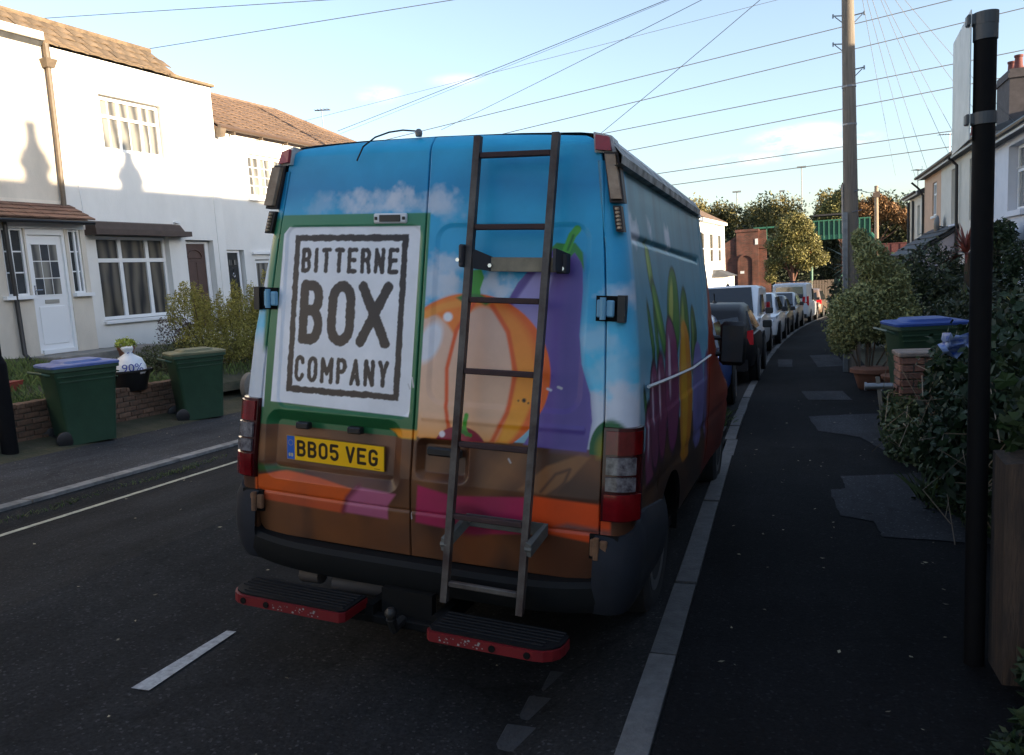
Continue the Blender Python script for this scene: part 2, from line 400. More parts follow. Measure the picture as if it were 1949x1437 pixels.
for pts in ([(.36, 10.4), (.43, 9.3), (.82, 8.9), (1.02, 7.8), (1.5, 7.3), (1.5, 10.6), (.8, 10.5)],
            [(.50, 7.0), (1.0, 7.1), (1.5, 7.3), (1.5, 5.15), (.62, 5.25), (.60, 5.62), (.40, 5.75), (.38, 6.5), (.50, 6.55)],
            [(.36, 13.1), (.95, 13.0), (1.0, 11.9), (.42, 12.0)],
            [(.75, 20.5), (1.35, 20.4), (1.35, 17.3), (.80, 17.2)], [(.02, 19.5), (.34, 19.4), (.30, 17.4), (.02, 17.5)]):
    ground_patch('tarmac_patch', pts, PATCH, .005)
strip('gutter_channel', -.90, -.57, -12, 60, asphalt('gutter_tarmac', (.028, .028, .03), .5, .35), dz=.004, nt=1, ny=70)
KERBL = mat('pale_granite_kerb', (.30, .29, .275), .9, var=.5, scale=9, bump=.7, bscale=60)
def kerb_run(name, t0, t1, side, ya, yb, step=.91):
    k = tag(bpy.data.objects.new(name, None), kind='structure'); C.objects.link(k)
    mb = MB(); y = ya; i = 0
    while y < yb:
        y2 = y+step-.012
        c0, c1 = cx(y), cx(y2); j = random.uniform(-.006, .006); zt = .004+random.uniform(-.004, .006)
        def zz(t, yy, d): return float(np.interp(t, PX, PZ))+sl(yy)+d
        lo = -.25
        top = [zz(t1 if side > 0 else t0, y, zt), zz(t1 if side > 0 else t0, y2, zt)]
        j += random.uniform(-.012, .012) if y > 7 else 0; a, b = t0+j, t1+j
        P = [(a+c0, y, top[0]+lo), (b+c0, y, top[0]+lo), (b+c1, y2, top[1]+lo), (a+c1, y2, top[1]+lo),
             (a+.012+c0, y+.004, top[0]), (b-.004+c0, y+.004, top[0]), (b-.004+c1, y2-.004, top[1]), (a+.012+c1, y2-.004, top[1])]
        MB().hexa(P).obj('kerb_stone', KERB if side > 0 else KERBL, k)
        y += step; i += 1
    return k
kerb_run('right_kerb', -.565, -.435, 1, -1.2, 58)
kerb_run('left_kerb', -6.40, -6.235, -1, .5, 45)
# two worn granite setts of an old channel and flat joints in the road, bottom centre
for (x, y, w, l) in ((-.965, 2.63, .14, .19), (-.95, 2.86, .13, .20), (-.93, 3.10, .12, .2)):
    z = gh(x, y)
    tag(MB().bbox(x-w/2, x+w/2, y-l/2, y+l/2, z-.08, z+.006, .012).obj('granite_sett', mat('sett_granite', (.032, .034, .038), .9, var=.3, scale=20, bump=.5)), kind='structure')

# litter, leaves and grit in the gutters and on the tarmac
def scatter_bits():
    V = []; g = np.random.default_rng(5)
    for i in range(650):
        r = g.random()
        if r < .45: t, y = g.uniform(-.64, -.58), g.uniform(1.5, 14)
        elif r < .7: t, y = g.uniform(-8.6, -6.5), g.uniform(4, 12)
        elif r < .85: t, y = g.uniform(-.3, 1.4), g.uniform(2, 12)
        else: t, y = g.uniform(-6.1, -1), g.uniform(2, 12)
        x = t+cx(y); z = gh(x, y)+.009; s = g.uniform(.006, .018); a = g.uniform(0, 6.3)
        q = [(x+s*cos(a+k*pi/2)*(1 if k % 2 else .55), y+s*sin(a+k*pi/2)*(1 if k % 2 else .55), z+g.uniform(0, .006)) for k in range(4)]
        V += q
    o = npmesh('leaf_litter', V, np.arange(len(V)).reshape(-1, 4), mat('litter', (.22, .19, .12), .8, island=.7))
    tag(o, 'small pale bits of dry leaf and grit scattered over road and pavements', 'litter', kind='stuff')
scatter_bits()

# ---------------------------------------------------------------- left row of houses (facade frame: x out to the street, y along, z up)
KL = .0907
class Fr:
    """a facade frame: parts are given in facade coordinates and stored relative to the thing's base"""
    def __init__(s, name, label, cat, x0, th, yc, zb, group=None, flip=False):
        s.off = (0, yc, zb); s.th = th
        s.root = thing(name, label, cat, (x0+math.tan(th)*yc, yc, zb), (0, 0, -th), group)
    def p(s, mb, name, M, parent=None, smooth=False, base=None):
        o = s.off if base is None else base
        mb.v = [(v[0]-o[0], v[1]-o[1], v[2]-o[2]) for v in mb.v]
        return mb.obj(name, M, parent or s.root, smooth)
def wall_with_holes(y0, y1, z0, z1, xf, xb, holes):
    """wall slab from xf (front) to xb, with rectangular openings, as boxes"""
    ys = sorted({y0, y1, *[h[0] for h in holes], *[h[1] for h in holes]}); mb = MB()
    for a, b in zip(ys[:-1], ys[1:]):
        hs = sorted([(h[2], h[3]) for h in holes if h[0] <= a+1e-6 and h[1] >= b-1e-6]); z = z0
        for (c, d) in hs:
            if c > z: mb.box(min(xf, xb), max(xf, xb), a, b, z, c)
            z = max(z, d)
        if z < z1: mb.box(min(xf, xb), max(xf, xb), a, b, z, z1)
    return mb
def window(fr, y0, y1, z0, z1, x, cols, rows=None, glass=None, frame=None, fw=.055, depth=.07, bars=None, s=1, openers=(), parent=None, transom=None, name='window', mw=None):
    """window > frame (this mesh), pane...; x = face plane, s = +1 if the street is at +x"""
    glass = glass or GLASSD; frame = frame or UPVC; mw = mw or fw
    xb = x-s*depth
    X0, X1 = min(x, xb), max(x, xb); mb = MB()
    mb.box(X0, X1, y0, y0+fw, z0, z1).box(X0, X1, y1-fw, y1, z0, z1)
    mb.box(X0, X1, y0+fw, y1-fw, z0, z0+fw).box(X0, X1, y0+fw, y1-fw, z1-fw, z1)
    ys = [y0+fw/2]+[y0+(y1-y0)*c for c in cols]+[y1-fw/2]
    for c in ys[1:-1]: mb.box(X0+.001*s, X1+.002*s, c-mw/2, c+mw/2, z0+fw, z1-fw)
    if transom: 
        for a, b in zip(ys[:-1], ys[1:]): mb.box(X0, X1-.001*s, a+fw/2, b-fw/2, transom-mw/2, transom+mw/2)
    w = fr.p(mb, name, frame, parent)
    zs = [z0+fw/2, transom, z1-fw/2] if transom else [z0+fw/2, z1-fw/2]
    g = []
    for a, b in zip(ys[:-1], ys[1:]):
        for c, d in zip(zs[:-1], zs[1:]):
            xg = x-s*.04
            if not parent: fr_p = w
            pane = MB().box(xg-.004, xg+.004, a+fw/2-.004, b-fw/2+.004, c+fw/2-.004, d-fw/2+.004)
            fr.p(pane, 'pane', glass, w if not parent else parent)
            g.append((a+fw/2, b-fw/2, c+fw/2, d-fw/2, xg))
    if bars:
        nb, nr = bars; mb = MB()
        for (a, b, c, d, xg) in g:
            k = nr if not isinstance(nr, dict) else nr
            for i in range(1, nb): yy = a+(b-a)*i/nb; mb.box(xg-.016, xg+.016, yy-.011, yy+.011, c+.001, d-.001)
            for i in range(1, nr): zz = c+(d-c)*i/nr; mb.box(xg-.017, xg+.017, a+.001, b-.001, zz-.011, zz+.011)
        fr.p(mb, 'glazing_bars', frame, w if not parent else parent)
    return w
def tiles(fr, prof, y0, y1, tw, M, parent, jit=.008, thick=.018, skew=0, y1f=None, y0f=None, curve=.012, cap=300):
    """single roof tiles; prof = (x,z) points going up the slope at tile course spacing; the same mesh data serves all tiles of a course"""
    n = 0; rest = MB()
    for i in range(len(prof)-1):
        (xa, za), (xb, zb) = prof[i], prof[i+1]
        ya = y0 if not y0f else y0f(i/(len(prof)-1)); yb = y1 if not y1f else y1f(i/(len(prof)-1))
        d = Vector((xb-xa, 0, zb-za)); up = Vector((-d.z, 0, d.x)).normalized(); up = up if up.z > 0 else -up
        base = MB(); L_ = d*1.12; w = tw-.012
        lo = up*(thick+.012); hi = up*.012; arch = up*curve
        P = [Vector((0, 0, 0))+lo, Vector((0, w*.5, 0))+lo+arch, Vector((0, w, 0))+lo, L_+Vector((0, w, 0))+hi, L_+Vector((0, w*.5, 0))+hi+arch, L_+hi]
        Q = [p-up*thick for p in P]
        st = [tuple(p) for p in P+Q]
        base.v = st; base.f = [(0, 1, 4, 5), (1, 2, 3, 4), (6, 7, 1, 0), (7, 8, 2, 1), (8, 9, 3, 2), (11, 6, 0, 5), (6, 11, 10, 7), (7, 10, 9, 8)]
        me = base.mesh('tile', M)
        y = ya-(tw/2 if i % 2 else 0)
        while y < yb-.02:
            o = fr.off; j = Vector((random.uniform(-jit, jit), random.uniform(-jit, jit)*.5, random.uniform(0, jit)))
            yy = max(y, ya-tw*.3)
            loc = (xa-o[0]+j.x, yy-o[1]+j.y, za-o[2]+j.z)
            if n < cap: link('roof_tile', me, parent, loc, (0, 0, random.uniform(-.01, .01)))
            else:
                b = len(rest.v); rest.v += [(v[0]+loc[0], v[1]+loc[1], v[2]+loc[2]) for v in base.v]; rest.f += [tuple(b+k for k in f) for f in base.f]
            n += 1; y += tw
    if rest.v: tag(rest.obj('roof_tiles', M, parent), kind='stuff')
def prof_pts(pts, n):
    """resample a polyline at n+1 points"""
    d = [0]
    for a, b in zip(pts[:-1], pts[1:]): d.append(d[-1]+math.hypot(b[0]-a[0], b[1]-a[1]))
    t = np.linspace(0, d[-1], n+1)
    return list(zip(np.interp(t, d, [p[0] for p in pts]), np.interp(t, d, [p[1] for p in pts])))
def roof_solid(fr, prof, y0, y1, M, parent, name='roof', drop=.06):
    mb = MB(); n = len(prof)
    P = [(x, y0, z-drop) for x, z in prof]+[(prof[-1][0], y0, prof[0][1]-.3), (prof[0][0]-.3 if prof[0][0] > prof[-1][0] else prof[0][0]+.3, y0, prof[0][1]-.3)]
    return fr.p(mb.prism(P, (0, y1-y0, 0)), name, M, parent)

# house A, far left, with the tiled porch
A = Fr('cream_house', 'cream rendered terraced house with tiled porch and white glazed front door, leftmost', 'house', -13, KL, 8.0, .80)
wa = A.p(wall_with_holes(1.0, 11.10, .3, 6.02, 0, -6, []), 'wall', RENDERC)
A.p(MB().box(.0, .16, 1.0, 11.02, 6.03, 6.16), 'fascia_board', RENDERW)
rp = [(.14, 6.12), (-.95, 6.42), (-1.62, 6.98)]
ra = roof_solid(A, rp+[(-5.9, 5.9)], 1.0, 11.05, SLATE, None)
tiles(A, prof_pts(rp, 7), 6.2, 11.0, .30, TILEB, ra)
A.p(MB().tube([(-1.66, 1.0, 7.02), (-1.66, 11.05, 7.02)], .07, 8), 'ridge_tiles', TILEB, ra)
A.p(MB().tube([(.07, 11.10, 6.0), (.08, 11.10, 5.74)], .055, 8).hexa([(.0, 11.03, 5.60), (.14, 11.03, 5.60), (.14, 11.17, 5.60), (.0, 11.17, 5.60), (-.0, 10.99, 5.74), (.19, 10.99, 5.74), (.19, 11.21, 5.74), (.0, 11.21, 5.74)]), 'rainwater_hopper', PIPEB)
A.p(MB().tube([(.07, 11.10, 5.62), (.07, 11.09, 4.4), (.07, 11.06, 3.22)], .042, 8), 'downpipe', PIPEB)
A.p(MB().box(.002, .03, 1.0, 11.05, 3.27, 3.33), 'string_course', RENDERC)
# more of the same row; the unseen two behind the viewer added for bounced light
for (a, b_, lb) in ((-9.5, .98, 'cream terraced house next along the row, added unseen behind the viewer for bounced light'), (-21, -9.52, 'white terraced house added unseen further behind the viewer for bounced light'), (22.62, 41.5, 'low white terraced house hidden behind the painted van')):
    Q = Fr('row_house', lb, 'house', -13, KL, (a+b_)/2, 1.2 if a < 0 else 0)
    ez = 6.3 if a < 0 else 4.5
    Q.p(wall_with_holes(a, b_, ez-6.2, ez, 0, -6, []), 'wall', RENDERW)
    Q.p(MB().prism([(.2, a, ez), (-2.8, a, ez+1.3), (-6, a, ez)], (0, b_-a, 0)), 'roof', TILEB)
    yy = a+1.2
    while yy < b_-2.2:
        window(Q, yy, yy+1.3, ez-1.9, ez-.7, .07, [.5], glass=NETG, fw=.06)
        window(Q, yy, yy+1.5, ez-4.7, ez-3.2, .07, [.35, .7], glass=NETDK, fw=.06, transom=ez-3.65)
        Q.p(MB().box(.001, .06, yy+2.2, yy+3.0, ez-5.3, ez-3.2), 'front_door', DOORB)
        yy += 4.6
# porch
PF = .40
porch = A.p(wall_with_holes(9.30, 11.13, .45, 2.90, PF, .0, [(9.62, 10.0, 1.70, 2.80), (10.03, 10.74, .72, 2.80), (10.80, 11.04, 1.70, 2.80)]), 'porch', RENDERC)
A.p(MB().box(PF-.08, PF+.02, 9.55, 11.10, 2.80, 2.93), 'lintel', UPVC, porch)
prt = [(.62, 2.94), (.0, 3.25)]
A.p(MB().prism([(.60, 8.6, 2.90), (0, 8.6, 3.20), (0, 8.6, 2.88)], (0, 2.58, 0)), 'porch_roof', TILEP, porch)
pr_ = [o for o in porch.children if o.name.startswith('porch_roof')][0]
for i in range(4):
    a, b = i/4, (i+1)/4
    for j in range(9):
        y = 8.6+j*.29
        P0 = Vector((.62-.62*a, y, 2.94+.31*a)); P1 = Vector((.62-.62*b, y, 2.94+.31*b))
        up = Vector((.447, 0, .894)); w = .28
        q = [P0+up*.015, P0+Vector((0, w, 0))+up*.015, P1+Vector((0, w, 0)), P1]
        mb = MB().hexa([*[p for p in q], *[p+up*.028 for p in q]])
        mb.v = [(v[0], v[1]-8.0, v[2]-.8) for v in mb.v]
        link('roof_tile', mb.mesh('tile', TILEP), porch)
A.p(MB().tube([(.66, 8.6, 2.90), (.66, 11.15, 2.90)], .035, 8), 'gutter', BLACKP, porch, smooth=True)
A.p(MB().tube([(PF+.07, 9.66, 2.88), (PF+.07, 9.68, 1.9), (PF+.07, 9.70, .75), (PF+.14, 9.72, .66)], .036, 8), 'downpipe', BLACKP, smooth=True)
A.p(MB().box(PF-.001, PF+.10, 9.52, 10.02, 1.64, 1.70).box(PF-.001, PF+.10, 10.76, 11.12, 1.64, 1.70), 'sill', UPVC, porch)
window(A, 9.62, 10.0, 1.70, 2.80, PF-.03, [.42], fw=.035, bars=(1, 3), name='side_window')
window(A, 10.80, 11.04, 1.70, 2.80, PF-.03, [.60], fw=.035, bars=(1, 3), name='side_window')
def front_door():
    d = A.p(MB().box(PF-.14, PF-.07, 10.075, 10.695, .77, 2.70), 'front_door', UPVC)
    mb = MB(); x0, x1 = PF-.15, PF-.02
    mb.box(x0, x1, 10.03, 10.075, .72, 2.80).box(x0, x1, 10.695, 10.74, .72, 2.80).box(x0, x1, 10.075, 10.695, 2.70, 2.80).box(x0, x1+.05, 10.075, 10.695, .70, .77)
    A.p(mb, 'door_frame', UPVC, d)
    for i in range(3):
        for j in range(3):
            ya = 10.155+i*.155; za = 1.70+j*.285
            A.p(MB().box(PF-.075, PF-.062, ya, ya+.137, za, za+.268), 'pane', NETG if (i+j) % 3 else GLASSD, d)
    A.p(MB().box(PF-.071, PF-.058, 10.14, 10.62, 1.684, 1.70), 'glazing_bead', UPVC, d)
    A.p(MB().box(PF-.071, PF-.058, 10.14, 10.62, 2.54, 2.556), 'glazing_bead', UPVC, d)
    A.p(MB().bbox(PF-.07, PF-.05, 10.27, 10.53, 1.55, 1.615, .006), 'letter_plate', mat('dull_brass', (.42, .40, .36), .4, metal=.6), d)
    A.p(MB().bbox(PF-.07, PF-.052, 10.15, 10.62, .86, 1.50, .008), 'lower_panel', UPVC, d)
    A.p(MB().tube([(PF-.07, 10.115, 1.78), (PF-.03, 10.115, 1.78), (PF-.03, 10.23, 1.78)], .010, 6).box(PF-.07, PF-.055, 10.10, 10.13, 1.66, 1.86), 'handle', CHROME, d)
front_door()
st = Fr('door_steps', 'pale concrete landing and step below the white glazed front door', 'steps', -13, KL, 10.6, .15)
st.p(MB().bbox(.40, 1.25, 9.75, 11.9, .15, .69, .012), 'landing', CONC)
st.p(MB().bbox(1.255, 1.62, 9.9, 11.6, .10, .50, .012), 'step', CONC)

# house B, white, in the middle
B = Fr('white_house', 'white rendered terraced house with brown window canopy and brown door, beside the cream house', 'house', -13, KL, 12.9, .75)
holesB = [(12.06, 13.52, 4.33, 5.36), (11.63, 13.34, 1.16, 2.76), (13.78, 14.56, .80, 2.70)]
B.p(wall_with_holes(11.10, 14.93, .3, 5.98, .02, -.35, holesB), 'wall', RENDERW)
B.p(MB().box(-6, -.351, 11.10, 14.92, .3, 5.97), 'back_wall', RENDERW)
B.p(MB().prism([(.02, 14.70, 5.981), (.02, 14.931, 5.981), (.02, 14.931, .3), (.02, 14.70, .3)], (.012, 0, 0)), 'corner_pier', RENDERW)
rb = roof_solid(B, [(.02, 6.04), (-.95, 6.42), (-1.62, 6.98), (-5.9, 5.9)], 11.051, 14.93, SLATE, None)
tiles(B, prof_pts([(.05, 6.0), (-.95, 6.40), (-1.60, 6.96)], 7), 11.06, 14.9, .30, TILEB, rb, y1f=lambda t: 13.9+.95*min(1, t*1.9))
B.p(MB().tube([(-1.66, 11.05, 7.02), (-1.66, 14.98, 7.02)], .07, 8), 'ridge_tiles', TILEB, rb)
B.p(MB().box(-.2, .10, 13.8, 15.0, 6.0, 6.05), 'coping', TILEB, rb)
window(B, 12.09, 13.49, 4.35, 5.33, -.06, [.31, .68], glass=NETG, fw=.055, transom=4.98, bars=(2, 1))
wB = window(B, 11.65, 13.33, 1.17, 2.74, -.10, [.345, .725], glass=NETDK, fw=.06, mw=.075, transom=2.29)
B.p(MB().bbox(-.1, .10, 11.60, 13.38, 1.09, 1.158, .01), 'sill', UPVC)
B.p(MB().hexa([(.02, 11.45, 2.78), (.30, 11.45, 2.74), (.30, 13.62, 2.74), (.02, 13.62, 2.78), (.02, 11.45, 3.01), (.26, 11.45, 2.97), (.26, 13.45, 2.97), (.02, 13.45, 3.01)]).box(.021, .33, 11.42, 13.68, 2.742, 2.84), 'window_canopy', CANOPY)
def plank_door(fr, y0, y1, z0, z1, x, M, name, fy1, label=None):
    d = fr.p(MB().box(x-.05, x, y0, y1, z0, z1), name, M)
    mb = MB(); w = (y1-y0)
    for (a, b, c, e) in ((.14, .46, .06, .30), (.54, .86, .06, .30), (.14, .46, .36, .78), (.54, .86, .36, .78)):
        mb.bbox(x-.01, x+.014, y0+w*a, y0+w*b, z0+(z1-z0)*c, z0+(z1-z0)*e, .008)
    fr.p(mb, 'door_panels', M, d)
    fr.p(MB().box(x-.07, x+.02, y0-.05, y0-.001, z0, z1+.05).box(x-.07, x+.02, y1+.001, fy1, z0, z1+.05).box(x-.07, x+.02, y0, y1, z1+.001, z1+.05), 'door_frame', UPVC, d)
    return d
dB = plank_door(B, 13.85, 14.44, .85, 2.63, -.14, DOORB, 'front_door', 14.54)
mb = MB(); arc = [(-.128, 14.145+.20*cos(pi*k/10), 2.33+.17*sin(pi*k/10)) for k in range(11)]
B.p(mb.tube(arc, .010, 6).tube([arc[0], arc[-1]], .008, 6), 'fanlight_moulding', DOORB, dB)
B.p(MB().tube([(.035, 11.45, 3.0), (.035, 11.42, 3.5), (.035, 11.40, 3.75)], .008, 5), 'cable', UPVC)
B.p(MB().box(.02, .10, 13.50, 13.62, 3.03, 3.06).box(.02, .04, 13.50, 13.515, 2.98, 3.03), 'bracket', UPVC)
B.p(MB().box(.02, .06, 13.56, 13.66, .86, .98), 'meter_vent', BLACKP)

# house C, white-grey, lower eaves, partly behind the van
Cc = Fr('pale_house', 'pale rendered house with lower weathered tile roof and black front door', 'house', -13, KL, 18.5, .5)
holesC = [(14.97, 15.52, .75, 2.50), (15.88, 17.5, 3.70, 4.72), (15.86, 17.4, 1.05, 2.28), (19.3, 20.7, 3.70, 4.72)]
Cc.p(wall_with_holes(14.932, 22.3, .0, 5.24, -.03, -.4, holesC), 'wall', RENDERW)
Cc.p(MB().box(-5.4, -.401, 14.932, 22.3, .0, 5.2), 'back_wall', RENDERW)
dC = plank_door(Cc, 14.93+.07, 15.36, .78, 2.44, -.10, DOORK, 'front_door', 15.42)
Cc.p(MB().bbox(-.10, -.075, 15.09, 15.27, 1.22, 1.27, .005), 'letter_plate', CHROME, dC)
Cc.p(MB().tube([(-.08, 15.18+.03*cos(2*pi*k/10), 1.93+.045*sin(2*pi*k/10)) for k in range(11)], .008, 6).bbox(-.10, -.08, 15.165, 15.195, 1.96, 1.99, .004), 'knocker', CHROME, dC)
for yy in (15.06, 15.22): Cc.p(MB().box(-.09, -.076, yy, yy+.09, 2.16, 2.28), 'pane', NETG, dC)
window(Cc, 15.90, 16.78, 3.72, 4.70, -.06, [.5], glass=NETG, fw=.07, bars=(2, 4))
window(Cc, 16.80, 17.48, 3.72, 4.70, -.06, [], glass=NETG, fw=.07, bars=(2, 4))
window(Cc, 15.88, 17.38, 1.07, 2.26, -.08, [.4], glass=NETG, fw=.06)
window(Cc, 19.32, 20.68, 3.72, 4.70, -.06, [.5], glass=NETG, fw=.06)
Cc.p(MB().box(-.03, .04, 15.78, 17.5, 2.40, 2.46).box(-.03, .04, 15.84, 17.55, 3.64, 3.70), 'sill', UPVC)
rc = Cc.p(MB().hexa([(.12, 14.94, 5.14), (.12, 22.45, 5.14), (-5.2, 22.45, 5.14), (-5.2, 14.94, 5.14), (-2.5, 14.94, 6.60), (-2.5, 20.1, 6.60), (-2.6, 20.1, 6.60), (-2.6, 14.94, 6.60)]), 'roof', TILEC)
tiles(Cc, prof_pts([(.16, 5.16), (-2.5, 6.66)], 12), 14.96, 22.4, .27, TILEC, rc, y1f=lambda t: 22.4-2.3*t, curve=.02, thick=.02)
Cc.p(MB().tube([(-2.55, 14.94, 6.69), (-2.55, 20.1, 6.69)], .07, 8).tube([(-2.55, 20.1, 6.69), (.12, 22.45, 5.2)], .07, 8), 'ridge_tiles', TILEC, rc)
Cc.p(MB().tube([(.15, 14.95, 5.16), (.15, 22.5, 5.14)], .055, 8), 'gutter', mat('brown_gutter', (.085, .055, .04), .5), smooth=True)
y = 15.4
while y < 22: Cc.p(MB().box(.03, .15, y, y+.03, 5.04, 5.10), 'gutter_bracket', PIPEB); y += .9
Cc.p(MB().hexa([(.05, 14.93, 4.95), (.18, 14.93, 4.95), (.18, 15.06, 4.95), (.05, 15.06, 4.95), (.02, 14.93, 5.13), (.20, 14.93, 5.13), (.20, 15.10, 5.13), (.02, 15.10, 5.13)]), 'rainwater_hopper', PIPEB)
ae = thing('tv_aerial', 'thin tv aerial standing on the roof of the pale house', 'aerial', (-14.0, 23.55, 5.75))
MB().tube([(0, 0, 0), (-.05, 0, 1.60)], .015, 5).obj('mast', mat('alu', (.35, .35, .36), .4, metal=.8), ae)
mb = MB().tube([(-.3, 0, 1.55), (.22, .1, 1.53)], .02, 4)
for k in range(5): mb.tube([(-.25+k*.11, -.12, 1.55), (-.25+k*.11, .14, 1.55)], .009, 4)
mb.obj('elements', _m['alu'], ae)

# far white house, end of the left row, sunlit
E = Fr('far_white_house', 'sunlit white two storey house with bay window at the street bend', 'house', -8.15, .09, 50, -2.1)
E.p(wall_with_holes(42, 54.0, -2.6, 4.10, 0, -7, []), 'wall', RENDERW)
E.p(MB().hexa([(.35, 41.7, 4.1), (.35, 54.35, 4.1), (-7.3, 54.35, 4.1), (-7.3, 41.7, 4.1), (-3.4, 45, 6.3), (-3.4, 50.5, 6.3), (-3.6, 50.5, 6.3), (-3.6, 45, 6.3)]), 'roof', TILEC)
E.p(MB().box(.0, .30, 42, 54.3, 3.92, 4.1).box(.002, .14, 53.6, 54.0, -2.5, 3.92), 'cornice', RENDERW)
for y0 in (43.2, 45.6, 48.6, 51.6):
    window(E, y0, y0+1.3, 1.6, 3.35, .09, [], glass=NETDK, fw=.08, transom=2.4)
E.p(MB().hexa([(0, 49.6, -2.4), (.9, 50.1, -2.4), (.9, 52.6, -2.4), (0, 53.1, -2.4), (0, 49.6, .7), (.9, 50.1, .7), (.9, 52.6, .7), (0, 53.1, .7)]), 'bay', RENDERW)
E.p(MB().hexa([(0, 49.4, .7), (1.1, 49.9, .7), (1.1, 52.8, .7), (0, 53.3, .7), (0, 50, 1.15), (.2, 50.3, 1.12), (.2, 52.4, 1.12), (0, 52.8, 1.15)]), 'bay_roof', SLATE)
window(E, 50.3, 52.4, -1.3, .4, .93, [.33, .66], glass=NETDK, fw=.08)
E.p(MB().tube([(.06, 53.2, 3.9), (.06, 53.2, -2.4)], .04, 6), 'downpipe', UPVC)

# garden wall, brick by brick
def garden_wall():
    w = thing('garden_wall', 'low brown brick front garden wall behind the two green wheelie bins', 'wall', (-8.85, 8.4, gh(-8.85, 8.4)))
    ys0, ys1 = 6.0, 10.4; L_ = .222; H_ = .073
    zb = lambda y: gh(-8.8, y)-.02-w.location.z
    P = [(-.06, ys0-8.4, zb(ys0)), (.10, ys0-8.4, zb(ys0)), (.10, ys1-8.4, zb(ys1)), (-.06, ys1-8.4, zb(ys1))]
    MB().hexa(P+[(a, b, c+.42) for a, b, c in P]).obj('mortar', MORTAR, w)
    me = MB().bbox(-.012, .09, 0, L_-.012, 0, H_-.011, .006).mesh('brick', BRICKM)
    for c in range(6):
        y = ys0+(L_/2 if c % 2 else 0)
        while y < ys1-L_:
            link('brick', me, w, (.03+random.uniform(-.004, .005), y-8.4, zb(y)+.01+c*H_+random.uniform(-.002, .002)), (random.uniform(-.012, .012), -.0, random.uniform(-.012, .012)))
            y += L_
    me2 = MB().bbox(-.10, .13, 0, .105, 0, .06, .008).mesh('coping_brick', BRICKM)
    y = ys0
    while y < ys1-.1:
        if random.random() < .93 and c: link('brick', me2, w, (0, y-8.4, zb(y)+.01+6*H_-.01+random.uniform(-.006, .004)), (0, random.uniform(-.03, .03), random.uniform(-.02, .02)))
        y += .114
garden_wall()
for (a, b, lb) in ((-10, 5.98, 'low rendered front garden wall left of the brick garden wall'), (11.8, 44, 'low rendered front garden wall beyond the brick garden wall')):
    w_ = thing('garden_wall', lb, 'wall', (-8.85, (a+b)/2, gh(-8.85, (a+b)/2)))
    ys = np.linspace(a, b, 16); A0, A1 = [], []
    rows = []
    for y in ys:
        z = float(np.interp(-8.8, PX, PZ))+sl(y)-w_.location.z; c = cx(y)+8.85
        rows.append([(-8.99+c, y-w_.location.y, z-.2), (-8.99+c, y-w_.location.y, z+.46), (-8.78+c, y-w_.location.y, z+.46), (-8.78+c, y-w_.location.y, z-.2)])
    MB().grid(rows).poly(rows[0]).poly(rows[-1]).obj('wall', CONC, w_)

# wheelie bins
def make_bin(label, lidM, loc, rz, group, w=.56, d=.60):
    t = thing('wheelie_bin', label, 'bin', loc, (0, 0, rz), group)
    def ring(w_, d_, z, r=.05):
        P = []
        for sx, sy, a0 in ((1, 1, 0), (-1, 1, pi/2), (-1, -1, pi), (1, -1, 3*pi/2)):
            for k in range(4):
                a = a0+k*pi/6; P.append((sx*(w_/2-r)+r*cos(a), sy*(d_/2-r)+r*sin(a), z))
        return P
    rings = [ring(w*.87, d*.78, .02), ring(w*.88, d*.80, .12), ring(w*.97, d*.97, .84), ring(w*1.0, d*1.0, .86), ring(w*1.02, d*1.02, .93), ring(w*1.09, d*1.09, .935), ring(w*1.09, d*1.09, .975), ring(w*.95, d*.95, .975)]
    mb = MB(); n = 16
    for r in rings: mb.v += r
    for i in range(len(rings)-1):
        for k in range(n): mb.f.append((i*n+k, i*n+(k+1) % n, (i+1)*n+(k+1) % n, (i+1)*n+k))
    mb.f.append(tuple(range(n-1, -1, -1))); mb.f.append(tuple(range((len(rings)-1)*n, len(rings)*n)))
    mb.obj('body', BINGREEN, t, smooth=True)
    lid = MB(); LR = [ring(w*1.10, d*1.10, .978, .05), ring(w*1.11, d*1.11, 1.005, .05), ring(w*1.05, d*1.05, 1.02, .06), ring(w*.84, d*.70, 1.022, .08), ring(w*.78, d*.62, 1.052, .08)]
    for r in LR: lid.v += r
    for i in range(len(LR)-1):
        for k in range(n): lid.f.append((i*n+k, i*n+(k+1) % n, (i+1)*n+(k+1) % n, (i+1)*n+k))
    lid.f.append(tuple(range(n-1, -1, -1))); lid.f.append(tuple(range((len(LR)-1)*n, len(LR)*n)))
    lid.obj('lid', lidM, t, smooth=True)
    MB().tube([(-w*.42, d*.56, .90), (-w*.42, d*.66, .93), (w*.42, d*.66, .93), (w*.42, d*.56, .90)], .016, 8).obj('handle', BINGREEN, t, smooth=True)
    for s in (-1, 1):
        MB().lathe([(.0, -.025), (.085, -.025), (.1, -.018), (.1, .018), (.085, .025), (0, .025)], 20, (s*w*.40, d*.44, .1), 'x').obj('wheel', BLACKP, t, smooth=True)
    mb = MB()
    for s_, zz, f in ((1, .80, .99), (1, .865, 1.03)): mb.box(-w*.5*f, w*.5*f, -d*.5*f-.004, -d*.5*f+.01, zz, zz+.014).box(-w*.5*f-.004, -w*.5*f+.01, -d*.45*f, d*.45*f, zz, zz+.014).box(w*.5*f-.01, w*.5*f+.004, -d*.45*f, d*.45*f, zz, zz+.014)
    tag(mb.obj('moulded_rib', BINGREEN, t), kind='stuff')
    MB().tube([(-w*.44, d*.44, .1), (w*.44, d*.44, .1)], .012, 6).obj('axle', BLACKP, t)
    return t
gb = 'green wheelie bins in the street'
def gp(x, y, dz=0): return (x, y, gh(x, y)+dz)
